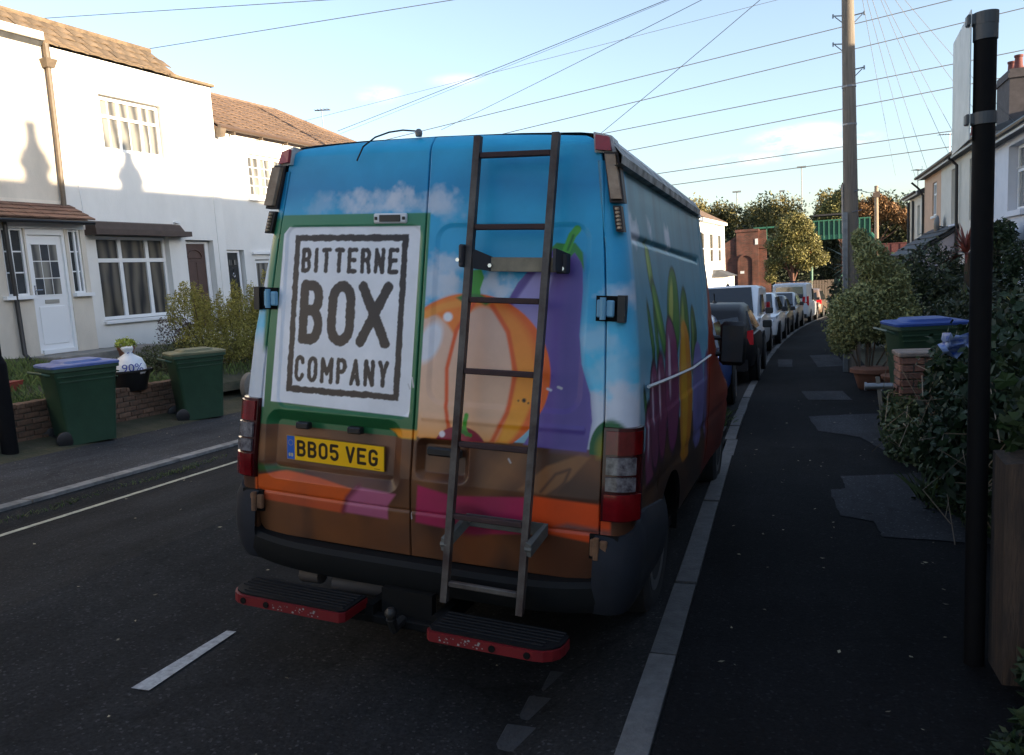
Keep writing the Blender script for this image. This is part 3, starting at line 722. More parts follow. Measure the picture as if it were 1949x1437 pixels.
make_bin('large green wheelie bin with faded blue lid standing left of the black tub', BINBLUE, gp(-8.36, 7.62), rad(-205), gb, .66, .72)
b2 = make_bin('green wheelie bin with dusty brown-green lid beside the black garden tub', BINTAN, gp(-8.26, 9.62), rad(-215), gb, .60, .70)
MB().box(-.05, .05, -.375, -.372, .74, .82).obj('sticker', mat('sticker', (.6, .6, .6), .6), b2)
b3 = make_bin('green wheelie bin with bright blue lid behind the brick gate pillar on the right', mat('bin_bright_blue', (.015, .055, .26), .55), gp(1.66, 10.4, .12), rad(100), gb, .60, .74)
b4 = make_bin('green wheelie bin with blue lid almost hidden in the dark hedge', mat('bin_bright_blue', (.015, .055, .26), .55), gp(1.95, 6.9, -.05), rad(60), gb, .56, .70)

# things in the left gardens
def tub(loc):
    t = thing('garden_tub', 'black plastic garden tub on the front garden wall with a carrier bag in it', 'tub', loc)
    MB().lathe([(.19, 0), (.20, .01), (.27, .27), (.285, .30), (.30, .30), (.30, .275), (.28, .27)], 24).obj('body', BLACKP, t, smooth=True)
    for s in (-1, 1): MB().tube([(s*.28, -.06, .29), (s*.34, -.05, .30), (s*.34, .05, .30), (s*.28, .06, .29)], .012, 6).obj('handle', BLACKP, t)
tub((-8.84, 8.95, .245))
def bag(loc):
    t = thing('carrier_bag', 'tied white plastic carrier bag with blue lettering in the black tub', 'bag', loc); t.scale = (1.25, 1.25, 1.15)
    g = np.random.default_rng(3); mb = MB(); n = 20; prof = [(.05, 0), (.17, .03), (.20, .10), (.185, .18), (.14, .25), (.08, .30), (.035, .33), (.06, .37), (.075, .40), (.03, .41)]
    for (r, h) in prof:
        for j in range(n):
            a = 2*pi*j/n; q = r*(1+.10*sin(3*a+h*20)+.08*g.normal()*.6); mb.v.append((q*cos(a), q*sin(a)*.8, h+.008*g.normal()))
    for i in range(len(prof)-1):
        for j in range(n): mb.f.append((i*n+j, i*n+(j+1) % n, (i+1)*n+(j+1) % n, (i+1)*n+j))
    mb.f.append(tuple(range(n))); mb.f.append(tuple((len(prof)-1)*n+j for j in range(n)))
    mb.obj('body', mat('bag_plastic', (.80, .82, .85), .35, var=.1, scale=20, bump=.8, bscale=25), t, smooth='all')
    # printed characters
    cu = bpy.data.curves.new('bag_print', 'FONT'); cu.body = '90%'; cu.size = .135; cu.extrude = .002; cu.align_x = 'CENTER'
    o = bpy.data.objects.new('print', cu); C.objects.link(o)
    dg = bpy.context.evaluated_depsgraph_get(); me = bpy.data.meshes.new_from_object(o.evaluated_get(dg)); bpy.data.objects.remove(o)
    me.materials.clear(); me.materials.append(mat('bag_ink', (.02, .05, .30), .5))
    az = math.atan2(-8.95, 8.92)   # faces the street and the camera
    o = link('print', me, t); n_ = Vector((.8, -.6, .15)).normalized(); x_ = Vector((0, 0, 1)).cross(n_).normalized(); y_ = n_.cross(x_)
    mtx = Matrix((x_, y_, n_)).transposed().to_4x4(); mtx.translation = n_*.212+Vector((0, 0, .085)); o.matrix_local = mtx
    MB().tube([(-.03, 0, .33), (.03, .03, .335), (.03, -.03, .335), (-.03, 0, .33)], .008, 5).obj('tie', mat('bag_ink', (.02, .05, .30), .5), t)
bag((-8.84, 8.95, .40))
pt = thing('flower_pot', 'terracotta pot of yellow-green leaves near the white front door', 'plant pot', (-10.45, 10.55, .50))
MB().lathe([(.09, 0), (.125, .2), (.14, .2), (.14, .245), (.12, .245)], 18).obj('pot', mat('terracotta', (.20, .085, .05), .85, var=.25), pt, smooth=True)
leaves('foliage', [(0, 0, .30)], [(.17, .17, .10)], 500, .035, mat('lime_leaf', (.36, .40, .06), .6, island=.3), pt)
tr = thing('plant_trough', 'red plastic plant trough on the garden slope behind the dark lamp column', 'planter', (-10.1, 7.9, .33), (0, 0, .3))
MB().hexa([(-.10, -.28, 0), (.10, -.28, 0), (.10, .28, 0), (-.10, .28, 0), (-.14, -.34, .18), (.14, -.34, .18), (.14, .34, .18), (-.14, .34, .18)]).obj('body', mat('red_plastic', (.25, .04, .03), .5), tr)
stn = thing('grindstone', 'round pale stone leaning at the pavement edge beside the van corner', 'stone', (-8.62, 11.35, gh(-8.62, 11.35)+.02))
MB().lathe([(0, -.07), (.20, -.08), (.25, -.04), (.25, .05), (.19, .09), (.07, .09), (.05, .05), (0, .05)], 22, (0, 0, .25), 'x').obj('body', mat('stone', (.30, .27, .23), .95, var=.35, scale=7, bump=.9, bscale=14), stn, smooth=True)
zf = lambda x, y: gh(x, y)+.01
gr = blades('garden_grass', [(-9.9, 8.0, 0), (-9.5, 9.4, 0), (-10.6, 9.2, 0), (-9.3, 7.0, 0), (-10.4, 12.4, 0)], [(1.0, 1.4, 0), (.5, 1.2, 0), (.9, .8, 0), (.4, 1.0, 0), (1.3, 1.2, 0)], 9000, .12, GRASSM, zf=zf, w=.006)
tag(gr, 'rough green grass and weeds on the sloping left front gardens', 'grass')
vg = blades('verge_weeds', [(-6.06+cx(y), y, 0) for y in (4.4, 5.0, 5.6, 6.2, 6.6, 7.0, 8.2, 8.8)], [(.10, .5, 0), (.12, .4, 0), (.10, .5, 0), (.14, .4, 0), (.16, .3, 0), (.12, .4, 0), (.12, .4, 0), (.1, .5, 0)], 2300, .042, mat('weed_green', (.075, .10, .03), .8, island=.5), zf=zf, w=.006, lean=.6)
tag(vg, 'weeds and moss growing in the left gutter against the kerb', 'weeds')
vg2 = blades('kerb_weeds', [(-.72, 9.3, 0), (-.66, 10.0, 0), (-.70, 10.8, 0)], [(.10, .3, 0), (.08, .4, 0), (.08, .5, 0)], 900, .09, _m['weed_green'], zf=zf, w=.006, lean=.6)
tag(vg2, 'tuft of weeds in the right gutter ahead of the painted van', 'weeds')
def bush(name, label, cat, loc, cs, rs, n, size, M, stems=5, h=None, seed=0, group=None, stemM=None, kind=None, bl=0, blh=.5):
    t = thing(name, label, cat, loc, group=group)
    leaves('foliage', cs, rs, n, size, M, t, seed=seed, zmin=.0)
    if bl: blades('foliage_tips', [(c[0], c[1], c[2]) for c in cs], [(r[0], r[1], 0) for r in rs], bl, blh, M, t, seed=seed, w=.006, kind=None)
    mb = MB(); r_ = random.Random(seed)
    top = max(c[2]+r[2]*.3 for c, r in zip(cs, rs))
    for k in range(stems):
        c = cs[k % len(cs)]
        mb.tube([(r_.uniform(-.06, .06), r_.uniform(-.06, .06), 0), (c[0]*.5+r_.uniform(-.05, .05), c[1]*.5, c[2]*.5), (c[0]+r_.uniform(-.1, .1), c[1]+r_.uniform(-.1, .1), c[2])], [.018, .012, .006], 5)
    mb.obj('stem', stemM or mat('bark', (.09, .065, .045), .9), t)
    return t
OLIVE = mat('olive_leaf', (.26, .235, .05), .75, island=.4)
FEA = [(math.sin(k*2.3)*.28, -.75+k*.088+.05*math.sin(k*5.1), .92+.30*math.sin(k*1.7)*math.sin(k*.45)+(.22 if 16 < k < 27 or k < 9 else 0)) for k in range(30)]
bush('feathery_shrub', 'tall feathery yellow-green shrub in front of the brown and black doors', 'shrub', gp(-9.9, 12.0),
     [(0, -.3, .45), (.1, .35, .5), (.2, 1.0, .5), (0, 1.5, .6)]+FEA, [(.4, .45, .45), (.45, .45, .45), (.4, .5, .45), (.35, .4, .5)]+[(.085, .085, .34)]*len(FEA), 34000, .026, OLIVE, 8, seed=3, bl=0)
bush('low_heather', 'low dark heather-like shrub under the canopied window', 'shrub', gp(-10.1, 10.9), [(0, 0, .2), (.1, .6, .22), (-.1, -.5, .15)], [(.45, .4, .28), (.4, .4, .28), (.35, .4, .22)], 5500, .03, mat('heather_leaf', (.075, .085, .035), .8, island=.5), 5, seed=4, bl=0)
bush('dry_flower_bush', 'sparse brownish seed-head bush below the canopied window right end', 'shrub', gp(-10.9, 12.2), [(0, 0, .45), (.1, .35, .4)], [(.28, .35, .40), (.25, .3, .35)], 1500, .03, mat('dry_leaf', (.12, .085, .075), .85, island=.4), 9, seed=5)

# dark lamp column at the left edge of the frame
lc = thing('lamp_column', 'dark steel lamp column on the left pavement at the picture edge', 'lamp post', gp(-8.40, 6.60))
MB().tube([(0, 0, -.1), (0, 0, 1.08)], .088, 16).tube([(0, 0, 1.08), (0, 0, 1.16)], [.088, .055], 16).obj('base_column', BLACKPAINT, lc, smooth=True)
MB().tube([(0, 0, 1.16), (0, 0, 6.5)], .052, 14).obj('shaft', BLACKPAINT, lc, smooth=True)
MB().bbox(-.12, .12, .055, .075, 2.62, 3.2, .004).obj('sign_plate', mat('amber_sign', (.65, .28, .01), .5), lc)

# ================================================================ the painted van
VAN = thing('painted_van', 'high-sided panel van painted with vegetables and a box company sign, parked at the right kerb', 'van')
VR, VP_, VY = .0688, .0394, .0406
R1 = Matrix(((cos(VR), 0, sin(VR)), (0, 1, 0), (-sin(VR), 0, cos(VR))))
Rb = Matrix(((1, 0, 0), (0, cos(VP_), sin(VP_)), (0, -sin(VP_), cos(VP_))))
Rc = Matrix(((cos(VY), sin(VY), 0), (-sin(VY), cos(VY), 0), (0, 0, 1)))
VAN.rotation_euler = (Rc @ Rb @ R1).to_euler(); VAN.location = (-1.6059, 3.0647, -.1471)

class Noise:
    def __init__(s, seed): s.t = np.random.default_rng(seed).random((64, 64))
    def __call__(s, x, y, f=1, octv=4):
        r = 0; a = 1; tot = 0
        for o in range(octv):
            X = x*f; Y = y*f; xi = np.floor(X).astype(int); yi = np.floor(Y).astype(int); u = X-xi; v = Y-yi
            u = u*u*(3-2*u); v = v*v*(3-2*v); t = s.t
            g = lambda i, j: t[(xi+i) % 64, (yi+j) % 64]
            r = r+a*((g(0, 0)*(1-u)+g(1, 0)*u)*(1-v)+(g(0, 1)*(1-u)+g(1, 1)*u)*v); tot += a; a *= .5; f *= 2.03
        return r/tot
NZ = Noise(1); NZ2 = Noise(2)
def sdf_poly(x, z, pts):
    d = np.full(x.shape, 1e9); s = np.ones(x.shape); n = len(pts)
    for i in range(n):
        ax, ay = pts[i]; bx, by = pts[i-1]
        ex, ey = bx-ax, by-ay; wx, wy = x-ax, z-ay
        t = np.clip((wx*ex+wy*ey)/(ex*ex+ey*ey+1e-12), 0, 1)
        d = np.minimum(d, (wx-ex*t)**2+(wy-ey*t)**2)
        c1 = z >= ay; c2 = z < by; c3 = ex*wy > ey*wx
        flip = (c1 & c2 & c3) | (~c1 & ~c2 & ~c3); s = np.where(flip, -s, s)
    return s*np.sqrt(d)
def sdf_line(x, z, pts, closed=False):
    d = np.full(x.shape, 1e9)
    P = list(pts)+([pts[0]] if closed else [])
    for (ax, ay), (bx, by) in zip(P[:-1], P[1:]):
        ex, ey = bx-ax, by-ay; t = np.clip(((x-ax)*ex+(z-ay)*ey)/(ex*ex+ey*ey+1e-12), 0, 1)
        d = np.minimum(d, np.hypot(x-ax-ex*t, z-ay-ey*t))
    return d
def sdf_ell(x, z, c, r, rot=0):
    X = x-c[0]; Z = z-c[1]; cs, sn = cos(rot), sin(rot); X, Z = X*cs+Z*sn, -X*sn+Z*cs
    k = np.hypot(X/r[0], Z/r[1]); return (k-1)*min(r)
def sdf_rect(x, z, x0, x1, z0, z1, r=0):
    qx = np.abs(x-(x0+x1)/2)-(x1-x0)/2+r; qz = np.abs(z-(z0+z1)/2)-(z1-z0)/2+r
    return np.hypot(np.maximum(qx, 0), np.maximum(qz, 0))+np.minimum(np.maximum(qx, qz), 0)-r
class Paint:
    def __init__(s, x, z, px): s.x = x; s.z = z; s.px = px; s.c = np.zeros(x.shape+(3,))
    def put(s, sd, col, soft=None, a=1.0):
        w = s.px if soft is None else soft
        m = (np.clip(.5-sd/w, 0, 1)*a)[..., None]
        col = np.array(col, float) if not isinstance(col, np.ndarray) else col
        s.c = s.c*(1-m)+col*m
    def grad(s, pts, t):
        cs = np.array([srgb(*p[1:]) for p in pts]); ks = [p[0] for p in pts]
        return np.stack([np.interp(t, ks, cs[:, i]) for i in range(3)], -1)
# stroke letters in a unit box
def arc_(cx_, cy_, rx, ry, a0, a1, n=10): return [(cx_+rx*cos(rad(a0+(a1-a0)*k/n)), cy_+ry*sin(rad(a0+(a1-a0)*k/n))) for k in range(n+1)]
GL = {
 'B': [[(0, 0), (0, 1), (.55, 1)]+arc_(.55, .77, .40, .23, 90, -90, 8)+[(0, .54)], [(.55, .54)]+arc_(.55, .27, .45, .27, 90, -90, 8)+[(0, 0)]],
 'I': [[(.5, 0), (.5, 1)]], 'T': [[(0, 1), (1, 1)], [(.5, 1), (.5, 0)]],
 'E': [[(1, 1), (0, 1), (0, 0), (1, 0)], [(0, .52), (.82, .52)]],
 'R': [[(0, 0), (0, 1), (.55, 1)]+arc_(.55, .76, .42, .24, 90, -90, 8)+[(0, .52)], [(.55, .52), (.8, .42), (.95, .25), (1, 0)]],
 'N': [[(0, 0), (0, 1), (1, 0), (1, 1)]],
 'O': [arc_(.5, .74, .5, .26, 0, 180, 10)+arc_(.5, .26, .5, .26, 180, 360, 10)+[(1, .74)]],
 'X': [[(0, 0), (1, 1)], [(0, 1), (1, 0)]],
 'C': [arc_(.5, .76, .5, .24, 10, 180, 8)+arc_(.5, .24, .5, .24, 180, 350, 8)],
 'M': [[(0, 0), (0, 1), (.5, .35), (1, 1), (1, 0)]],
 'P': [[(0, 0), (0, 1), (.55, 1)]+arc_(.55, .74, .45, .26, 90, -90, 8)+[(0, .48)]],
 'A': [[(0, 0), (.5, 1), (1, 0)], [(.2, .32), (.8, .32)]],
 'Y': [[(0, 1), (.5, .5), (1, 1)], [(.5, .5), (.5, 0)]],
 '0': [arc_(.5, .74, .5, .26, 0, 180, 10)+arc_(.5, .26, .5, .26, 180, 360, 10)+[(1, .74)]],
 '5': [[(.95, 1), (.05, 1), (.0, .56), (.5, .62)]+arc_(.5, .31, .5, .31, 90, -150, 9)],
 'V': [[(0, 1), (.5, 0), (1, 1)]],
 'G': [arc_(.5, .74, .5, .26, 20, 180, 8)+arc_(.5, .26, .5, .26, 180, 330, 8)+[(1, .45), (.55, .45)]],
}
def word(p, s_, boxes, z0, z1, t, col, rough=0, kx=0):
    for ch, (x0, x1) in zip(s_, boxes):
        sd = np.full(p.x.shape, 1e9)
        msk = (p.x > x0-.04) & (p.x < x1+.04) & (p.z > z0-.04) & (p.z < z1+.04)
        if not msk.any(): continue
        xs, zs = p.x[msk], p.z[msk]; d = np.full(xs.shape, 1e9)
        w, h = x1-x0-t, z1-z0-t
        for st in GL[ch]: d = np.minimum(d, sdf_line(xs, zs, [(x0+t/2+w*a, z0+t/2+h*b) for a, b in st]))
        d = d-t/2+(NZ(xs, zs, 70, 3)-.5)*rough
        sd[msk] = d; p.put(sd, col)
def spread(s_, x0, x1, gap, wide={}):
    ws = [wide.get(c, 1) for c in s_]; u = (x1-x0-gap*(len(s_)-1))/sum(ws); out = []; x = x0
    for w in ws: out.append((x, x+u*w)); x += u*w+gap
    return out
INK = srgb(40, 35, 42)
def paint_rear(x, z, px):
    p = Paint(x, z, px)
    n = NZ(x, z, 3, 4)
    sky = p.grad([(1.0, 160, 196, 220), (1.2, 140, 190, 218), (1.45, 104, 172, 206), (1.65, 76, 152, 192), (1.85, 60, 143, 186), (2.03, 58, 148, 190), (2.15, 44, 126, 172), (2.38, 70, 158, 198)], z+.10*(n-.5))
    p.c = sky*np.array([.60, 1.30, 1.30])*(.92+.16*NZ(x, z, 8, 3))[..., None]
    WH = srgb(206, 212, 224)
    p.put((np.abs(x)-.93)*-1, srgb(120, 176, 205), .16, .35)
    for (cx_, cz, r, a) in ((-.15, 2.10, .045, .8), (-.14, 2.13, .028, .8), (-.24, 2.088, .04, .6), (-.35, 2.095, .035, .75), (-.43, 2.08, .04, .5), (-.55, 2.07, .05, .3), (.04, 2.08, .05, .6), (.10, 2.05, .05, .4), (-.05, 2.075, .04, .5),
                            (.10, 1.80, .06, .65), (.05, 1.72, .07, .75), (.14, 1.70, .05, .5), (.38, 1.70, .055, .75), (.31, 1.71, .05, .7), (.43, 1.69, .04, .5), (.90, 1.68, .05, .75), (-.90, 1.72, .07, .5), (-.88, 1.66, .05, .6),
                            (.80, 1.23, .06, .9), (.84, 1.17, .09, .95), (.92, 1.27, .055, .9), (.95, 1.19, .09, .95), (.80, 1.10, .10, .95), (.93, 1.10, .1, .9), (.86, 1.36, .06, .3), (.80, 1.50, .05, .35)):
        p.put(sdf_ell(x, z, (cx_, cz), (r*1.5, r))+(NZ(x, z, 22, 4)-.5)*.09, WH, .05, a)
    p.put(sdf_rect(x, z, -1.1, -.83, 1.0, 1.46, .03)+(n-.5)*.1, srgb(200, 206, 216), .05, .95)
    # green frame edge and left strip are on the panel; earth below the horizon
    hz = 1.045+.012*np.sin(x*3)
    dirt = p.grad([(-1, 92, 56, 38), (0, 122, 76, 46), (1, 82, 52, 38)], np.sin(x*7+z*9+2*n))
    p.put(z-hz, dirt)
    for (c, r, rot, col, a) in (((-.70, .58), (.13, .14), .1, (160, 100, 58), .8), ((-.40, .57), (.15, .16), -.3, (150, 92, 52), .8), ((-.10, .56), (.17, .13), .2, (140, 88, 54), .7), ((.30, .60), (.12, .13), .3, (158, 92, 50), .8), ((.70, .60), (.10, .2), -.5, (104, 60, 38), .8),
                             ((.10, .93), (.25, .05), 1.0, (150, 100, 62), .6), ((.42, .92), (.3, .05), .9, (160, 108, 66), .7), ((.20, .86), (.3, .04), .9, (84, 52, 38), .7), ((-.6, .93), (.25, .06), -.6, (158, 104, 72), .6), ((-.2, .90), (.3, .06), .9, (120, 80, 66), .6), ((-.8, .93), (.2, .04), .2, (170, 112, 62), .5)):
        p.put(sdf_ell(x, z, c, r, rot), srgb(*col), .06, a*.8)
    # swirl of a root on the right
    p.put(sdf_poly(x, z, [(.50, .86), (.62, .97), (.76, 1.03), (.80, 1.02), (.72, .92), (.62, .85)]), srgb(146, 98, 60), .012)
    p.put(sdf_line(x, z, [(.60, .86), (.66, .94), (.72, .965), (.70, .91), (.66, .86)])-.006, srgb(96, 60, 42), .010)
    # orange, pink and magenta roots along the crease
    p.put(sdf_poly(x, z, [(-.87, .665), (-.87, .775), (-.70, .815), (-.50, .80), (-.31, .775), (-.345, .70), (-.36, .655)]), srgb(232, 98, 34), .008)
    p.put(sdf_poly(x, z, [(-.87, .665), (-.87, .70), (-.30, .70), (-.36, .655)]), srgb(214, 96, 62), .02, .8)
    p.put(sdf_poly(x, z, [(-.88, .835), (-.88, .80), (-.70, .815), (-.60, .82)]), srgb(48, 100, 44), .02)
    p.put(sdf_poly(x, z, [(-.36, .66), (-.34, .73), (-.29, .785), (-.08, .775), (-.12, .72), (-.12, .655)]), srgb(196, 104, 136), .012)
    p.put(sdf_line(x, z, [(-.36, .66), (-.335, .73), (-.28, .785)])-.012, srgb(120, 40, 60), .02, .8)
    p.put(sdf_poly(x, z, [(.02, .66), (.03, .83), (.20, .80), (.53, .83), (.60, .68), (.3, .64)]), srgb(190, 50, 96), .012)
    p.put(sdf_ell(x, z, (.28, .70), (.11, .07)), srgb(128, 34, 66), .03, .8)
    p.put(sdf_poly(x, z, [(.56, .73), (.57, .84), (.70, .835), (.90, .83), (.90, .66), (.62, .685)]), srgb(238, 86, 34), .010)
    p.put(sdf_poly(x, z, [(.66, .715), (.90, .70), (.90, .725), (.72, .74)]), srgb(128, 90, 84), .02, .9)
    # aubergine
    eg = [(.55, 1.02), (.56, 1.2), (.52, 1.42), (.385, 1.62), (.44, 1.73), (.52, 1.82), (.60, 1.885), (.66, 1.89), (.715, 1.84), (.725, 1.70), (.722, 1.52), (.74, 1.40), (.785, 1.28), (.80, 1.17), (.785, 1.04), (.74, 1.02)]
    above = np.maximum(sdf_poly(x, z, eg), hz-z-.012)
    p.put(above, srgb(108, 88, 160))
    p.put(np.maximum(above, sdf_poly(x, z, [(.40, 1.60), (.56, 1.84), (.61, 1.85), (.55, 1.55), (.50, 1.44)])), srgb(160, 148, 204), .012)
    p.put(np.maximum(above, sdf_line(x, z, [(.385, 1.62), (.50, 1.78), (.60, 1.87)])-.012), srgb(96, 74, 146), .015)
    p.put(np.maximum(above, sdf_poly(x, z, [(.66, 1.8), (.64, 1.5), (.66, 1.2), (.64, 1.0), (.82, 1.0), (.82, 1.9)])), srgb(88, 72, 142), .05, .7)
    p.put(sdf_poly(x, z, [(.57, 1.87), (.60, 1.90), (.64, 1.895), (.68, 1.90), (.715, 1.86), (.725, 1.78), (.71, 1.82), (.68, 1.86), (.655, 1.83), (.635, 1.865)]), srgb(60, 138, 66))
    p.put(sdf_line(x, z, [(.645, 1.87), (.665, 1.93), (.685, 1.955)])-.017, srgb(84, 172, 66)); p.put(sdf_line(x, z, [(.65, 1.87), (.67, 1.93)])-.005, srgb(40, 110, 50), .008)
    # pepper at the right edge
    p.put(np.maximum(sdf_ell(x, z, (.88, 1.06), (.085, .12)), hz-z-.02), srgb(28, 92, 52)); p.put(np.maximum(sdf_ell(x, z, (.87, 1.06), (.035, .05)), hz-z-.02), srgb(190, 170, 40), .05, .8)
    # pumpkin
    pc, pr = (.235, 1.33), (.375, .350)
    pk = np.maximum(sdf_ell(x, z, pc, pr), hz-z-.006)
    p.put(pk, srgb(236, 104, 34))
    p.put(np.maximum(pk, sdf_ell(x, z, (.20, 1.35), (.36, .325))), srgb(238, 128, 44), .02)
    peach = p.grad([(1.05, 246, 170, 96), (1.16, 232, 186, 152), (1.6, 222, 184, 166)], z)
    p.put(np.maximum(pk, sdf_ell(x, z, (.02, 1.30), (.19, .29))), peach, .012)
    p.put(np.maximum(pk, sdf_ell(x, z, (.29, 1.30), (.15, .325))), peach, .010)
    og = p.grad([(1.05, 246, 166, 44), (1.5, 240, 140, 50)], z)
    p.put(np.maximum(pk, np.maximum(sdf_ell(x, z, (.34, 1.31), (.20, .30)), -sdf_ell(x, z, (.27, 1.31), (.175, .36)))), og, .015)
    p.put(np.maximum(pk, sdf_line(x, z, [(.245, 1.64), (.17, 1.52), (.135, 1.35), (.145, 1.18), (.175, 1.05)])-.009), srgb(226, 88, 34), .010)
    p.put(np.maximum(pk, sdf_line(x, z, [(.33, 1.63), (.41, 1.52), (.455, 1.35), (.43, 1.18), (.37, 1.05)])-.010), srgb(228, 92, 34), .012)
    p.put(np.maximum(sdf_poly(x, z, [(.50, 1.03), (.62, 1.25), (.60, 1.03)]), hz-z-.006), srgb(108, 88, 160))
    p.put(np.maximum(pk, sdf_line(x, z, [(.02, 1.58), (.10, 1.62), (.17, 1.635)])-.016), srgb(238, 150, 60), .012)
    p.put(sdf_ell(x, z, (.045, 1.46), (.05, .095), -.4), srgb(224, 224, 232), .02); p.put(sdf_ell(x, z, (.125, 1.575), (.022, .02)), srgb(232, 232, 238), .01)
    p.put(sdf_poly(x, z, [(.215, 1.655), (.225, 1.78), (.27, 1.785), (.285, 1.75), (.27, 1.70), (.275, 1.66)]), srgb(66, 158, 56)); p.put(sdf_poly(x, z, [(.16, 1.66), (.20, 1.635), (.25, 1.65), (.30, 1.63), (.33, 1.645), (.28, 1.675), (.2, 1.68)]), srgb(56, 120, 60), .01)
    # tomato
    tm = np.maximum(sdf_ell(x, z, (.222, 1.0), (.125, .105)), hz-z-.010)
    p.put(tm, srgb(150, 34, 60)); p.put(np.maximum(tm, sdf_ell(x, z, (.24, .98), (.07, .07))), srgb(178, 44, 66), .05)
    p.put(sdf_ell(x, z, (.135, 1.065), (.014, .014)), srgb(240, 226, 232)); p.put(sdf_line(x, z, [(.25, 1.075), (.238, 1.10), (.245, 1.155)])-.010, srgb(74, 164, 52)); p.put(sdf_line(x, z, [(.225, 1.085), (.27, 1.07)])-.008, srgb(60, 130, 50))
    # green frame and white sign board
    GR = srgb(52, 122, 84)
    p.put(sdf_rect(x, z, -.86, .013, 1.028, 2.03), p.grad([(1.05, 40, 104, 62), (2.03, 56, 132, 100)], z))
    p.put(sdf_rect(x, z, -.90, -.835, 1.11, 1.40), srgb(206, 212, 220))
    p.put(sdf_poly(x, z, [(-.14, 1.06), (-.07, 1.07), (.02, 1.07), (.01, 1.03), (-.09, 1.03)]), srgb(246, 160, 44), .01)
    WB = srgb(232, 234, 240)
    p.put(sdf_poly(x, z, [(-.775, 1.94), (-.745, 1.973), (-.034, 1.973), (-.034, 1.125), (-.795, 1.14)]), WB)
    p.c = np.where((sdf_rect(x, z, -.8, -.03, 1.1, 2.0) < 0)[..., None], p.c*(.95+.08*NZ2(x, z, 9, 4))[..., None], p.c)
    rg = (NZ2(x, z, 45, 3)-.5)*.010
    fr_ = np.maximum(sdf_rect(x, z, -.712, -.093, 1.192, 1.936)+rg, -(sdf_rect(x, z, -.680, -.124, 1.222, 1.906)+rg))
    p.put(fr_, INK)
    word(p, 'BITTERNE', spread('BITTERNE', -.667, -.135, .016, {'I': .45}), 1.757, 1.876, .0215, INK, .007)
    word(p, 'BOX', [(-.662, -.525), (-.500, -.350), (-.338, -.157)], 1.421, 1.723, .050, INK, .008)
    word(p, 'COMPANY', spread('COMPANY', -.670, -.152, .017, {'M': 1.25}), 1.244, 1.368, .0215, INK, .007)
    # dirt, chips and scratches
    gm = np.clip((1.15-z)/.7, 0, 1)[..., None]; p.c = p.c*(1-gm)+(p.c*.58+np.array(srgb(52, 42, 36))*.12)*gm      # shade towards the bottom put into the colour, with some road film
    d = np.clip((NZ(x, z, 5, 5)-.47)*3, 0, 1)*np.clip((1.3-z)/1.0, 0, 1)
    p.c = p.c*(1-.35*d[..., None])+np.array(srgb(70, 62, 56))*(.35*d[..., None])
    for (a, b, r) in (((.60, 1.29), (.615, 1.285), .005), ((.50, 1.235), (.50, 1.235), .009), ((.475, 1.232), (.475, 1.232), .004), ((.52, 1.225), (.52, 1.225), .004)):
        p.put(sdf_line(x, z, [a, b])-r, srgb(30, 24, 24) if r < .1 and b[1] < 1.26 else WH)
    for (a, b, r) in (((-.005, .70), (.0, .675), .004), ((.45, .985), (.46, .97), .003), ((.645, 1.30), (.66, 1.295), .005), ((-.65, 1.205), (-.6495, 1.205), .004), ((-.02, 1.26), (-.03, 1.30), .004), ((-.05, 1.27), (-.04, 1.25), .003)):
        p.put(sdf_line(x, z, [a, b])-r, srgb(196, 196, 200) if r != .004 or a[0] > -.03 else srgb(50, 48, 50))
    return p.c
def relief(x, z):
    """pressed panels of the doors: positive is pushed in (+y)"""
    ss = lambda sd, w: np.clip(.5-sd/w, 0, 1)
    r = .007*ss(sdf_rect(x, z, .055, .74, 1.20, 1.975, .07), .022)
    r = r+.007*ss(sdf_rect(x, z, -.755, -.028, 1.12, 1.975, .05), .014)
    r = r+.035*ss(sdf_rect(x, z, -.79, -.085, .80, 1.080, .05), .05)
    r = r+.038*ss(sdf_rect(x, z, .030, .255, .87, 1.028, .03), .03)
    r = r+.006*np.exp(-((z-.708)/.006)**2)*(np.abs(x) < 1)
    r = r+.010*np.clip((.69-z)/.2, 0, 1)
    r = r-.004*np.exp(-((z-1.13)/.012)**2)*(x > .03)*(x < .77)
    return r
DZ = [(.45, .851), (.9, .851), (1.2, .845), (1.6, .826), (2.0, .792), (2.3, .768), (2.4, .765)]
XZ = [(.36, .955), (.6, .978), (.8, .987), (1.15, .978), (1.45, .957), (1.75, .912), (2.05, .862), (2.235, .836), (2.4, .81)]
def Dz(z): return np.interp(z, [a for a, b in DZ], [b for a, b in DZ])
def Xz(z): return np.interp(z, [a for a, b in XZ], [b for a, b in XZ])
def yr(x, z): return .12*np.maximum(0, z-.85)+.030*(x/.9)**2-.03*.4
VPAINT = mat('van_mural_paint', (.5, .5, .5), .36, attr='paint', var=.10, scale=7, detail=8, coat=.04, spec=.35)
def gridmesh(name, X, Y, Z, cols, M, parent, flip=False):
    a, b = X.shape; V = np.stack([X, Y, Z], -1).reshape(-1, 3)
    i = np.arange(a*b).reshape(a, b)
    F_ = np.stack([i[:-1, :-1], i[1:, :-1], i[1:, 1:], i[:-1, 1:]], -1).reshape(-1, 4)
    if flip: F_ = F_[:, ::-1]
    return npmesh(name, V, F_, M, parent, cols.reshape(-1, 3) if cols is not None else None, smooth=True)
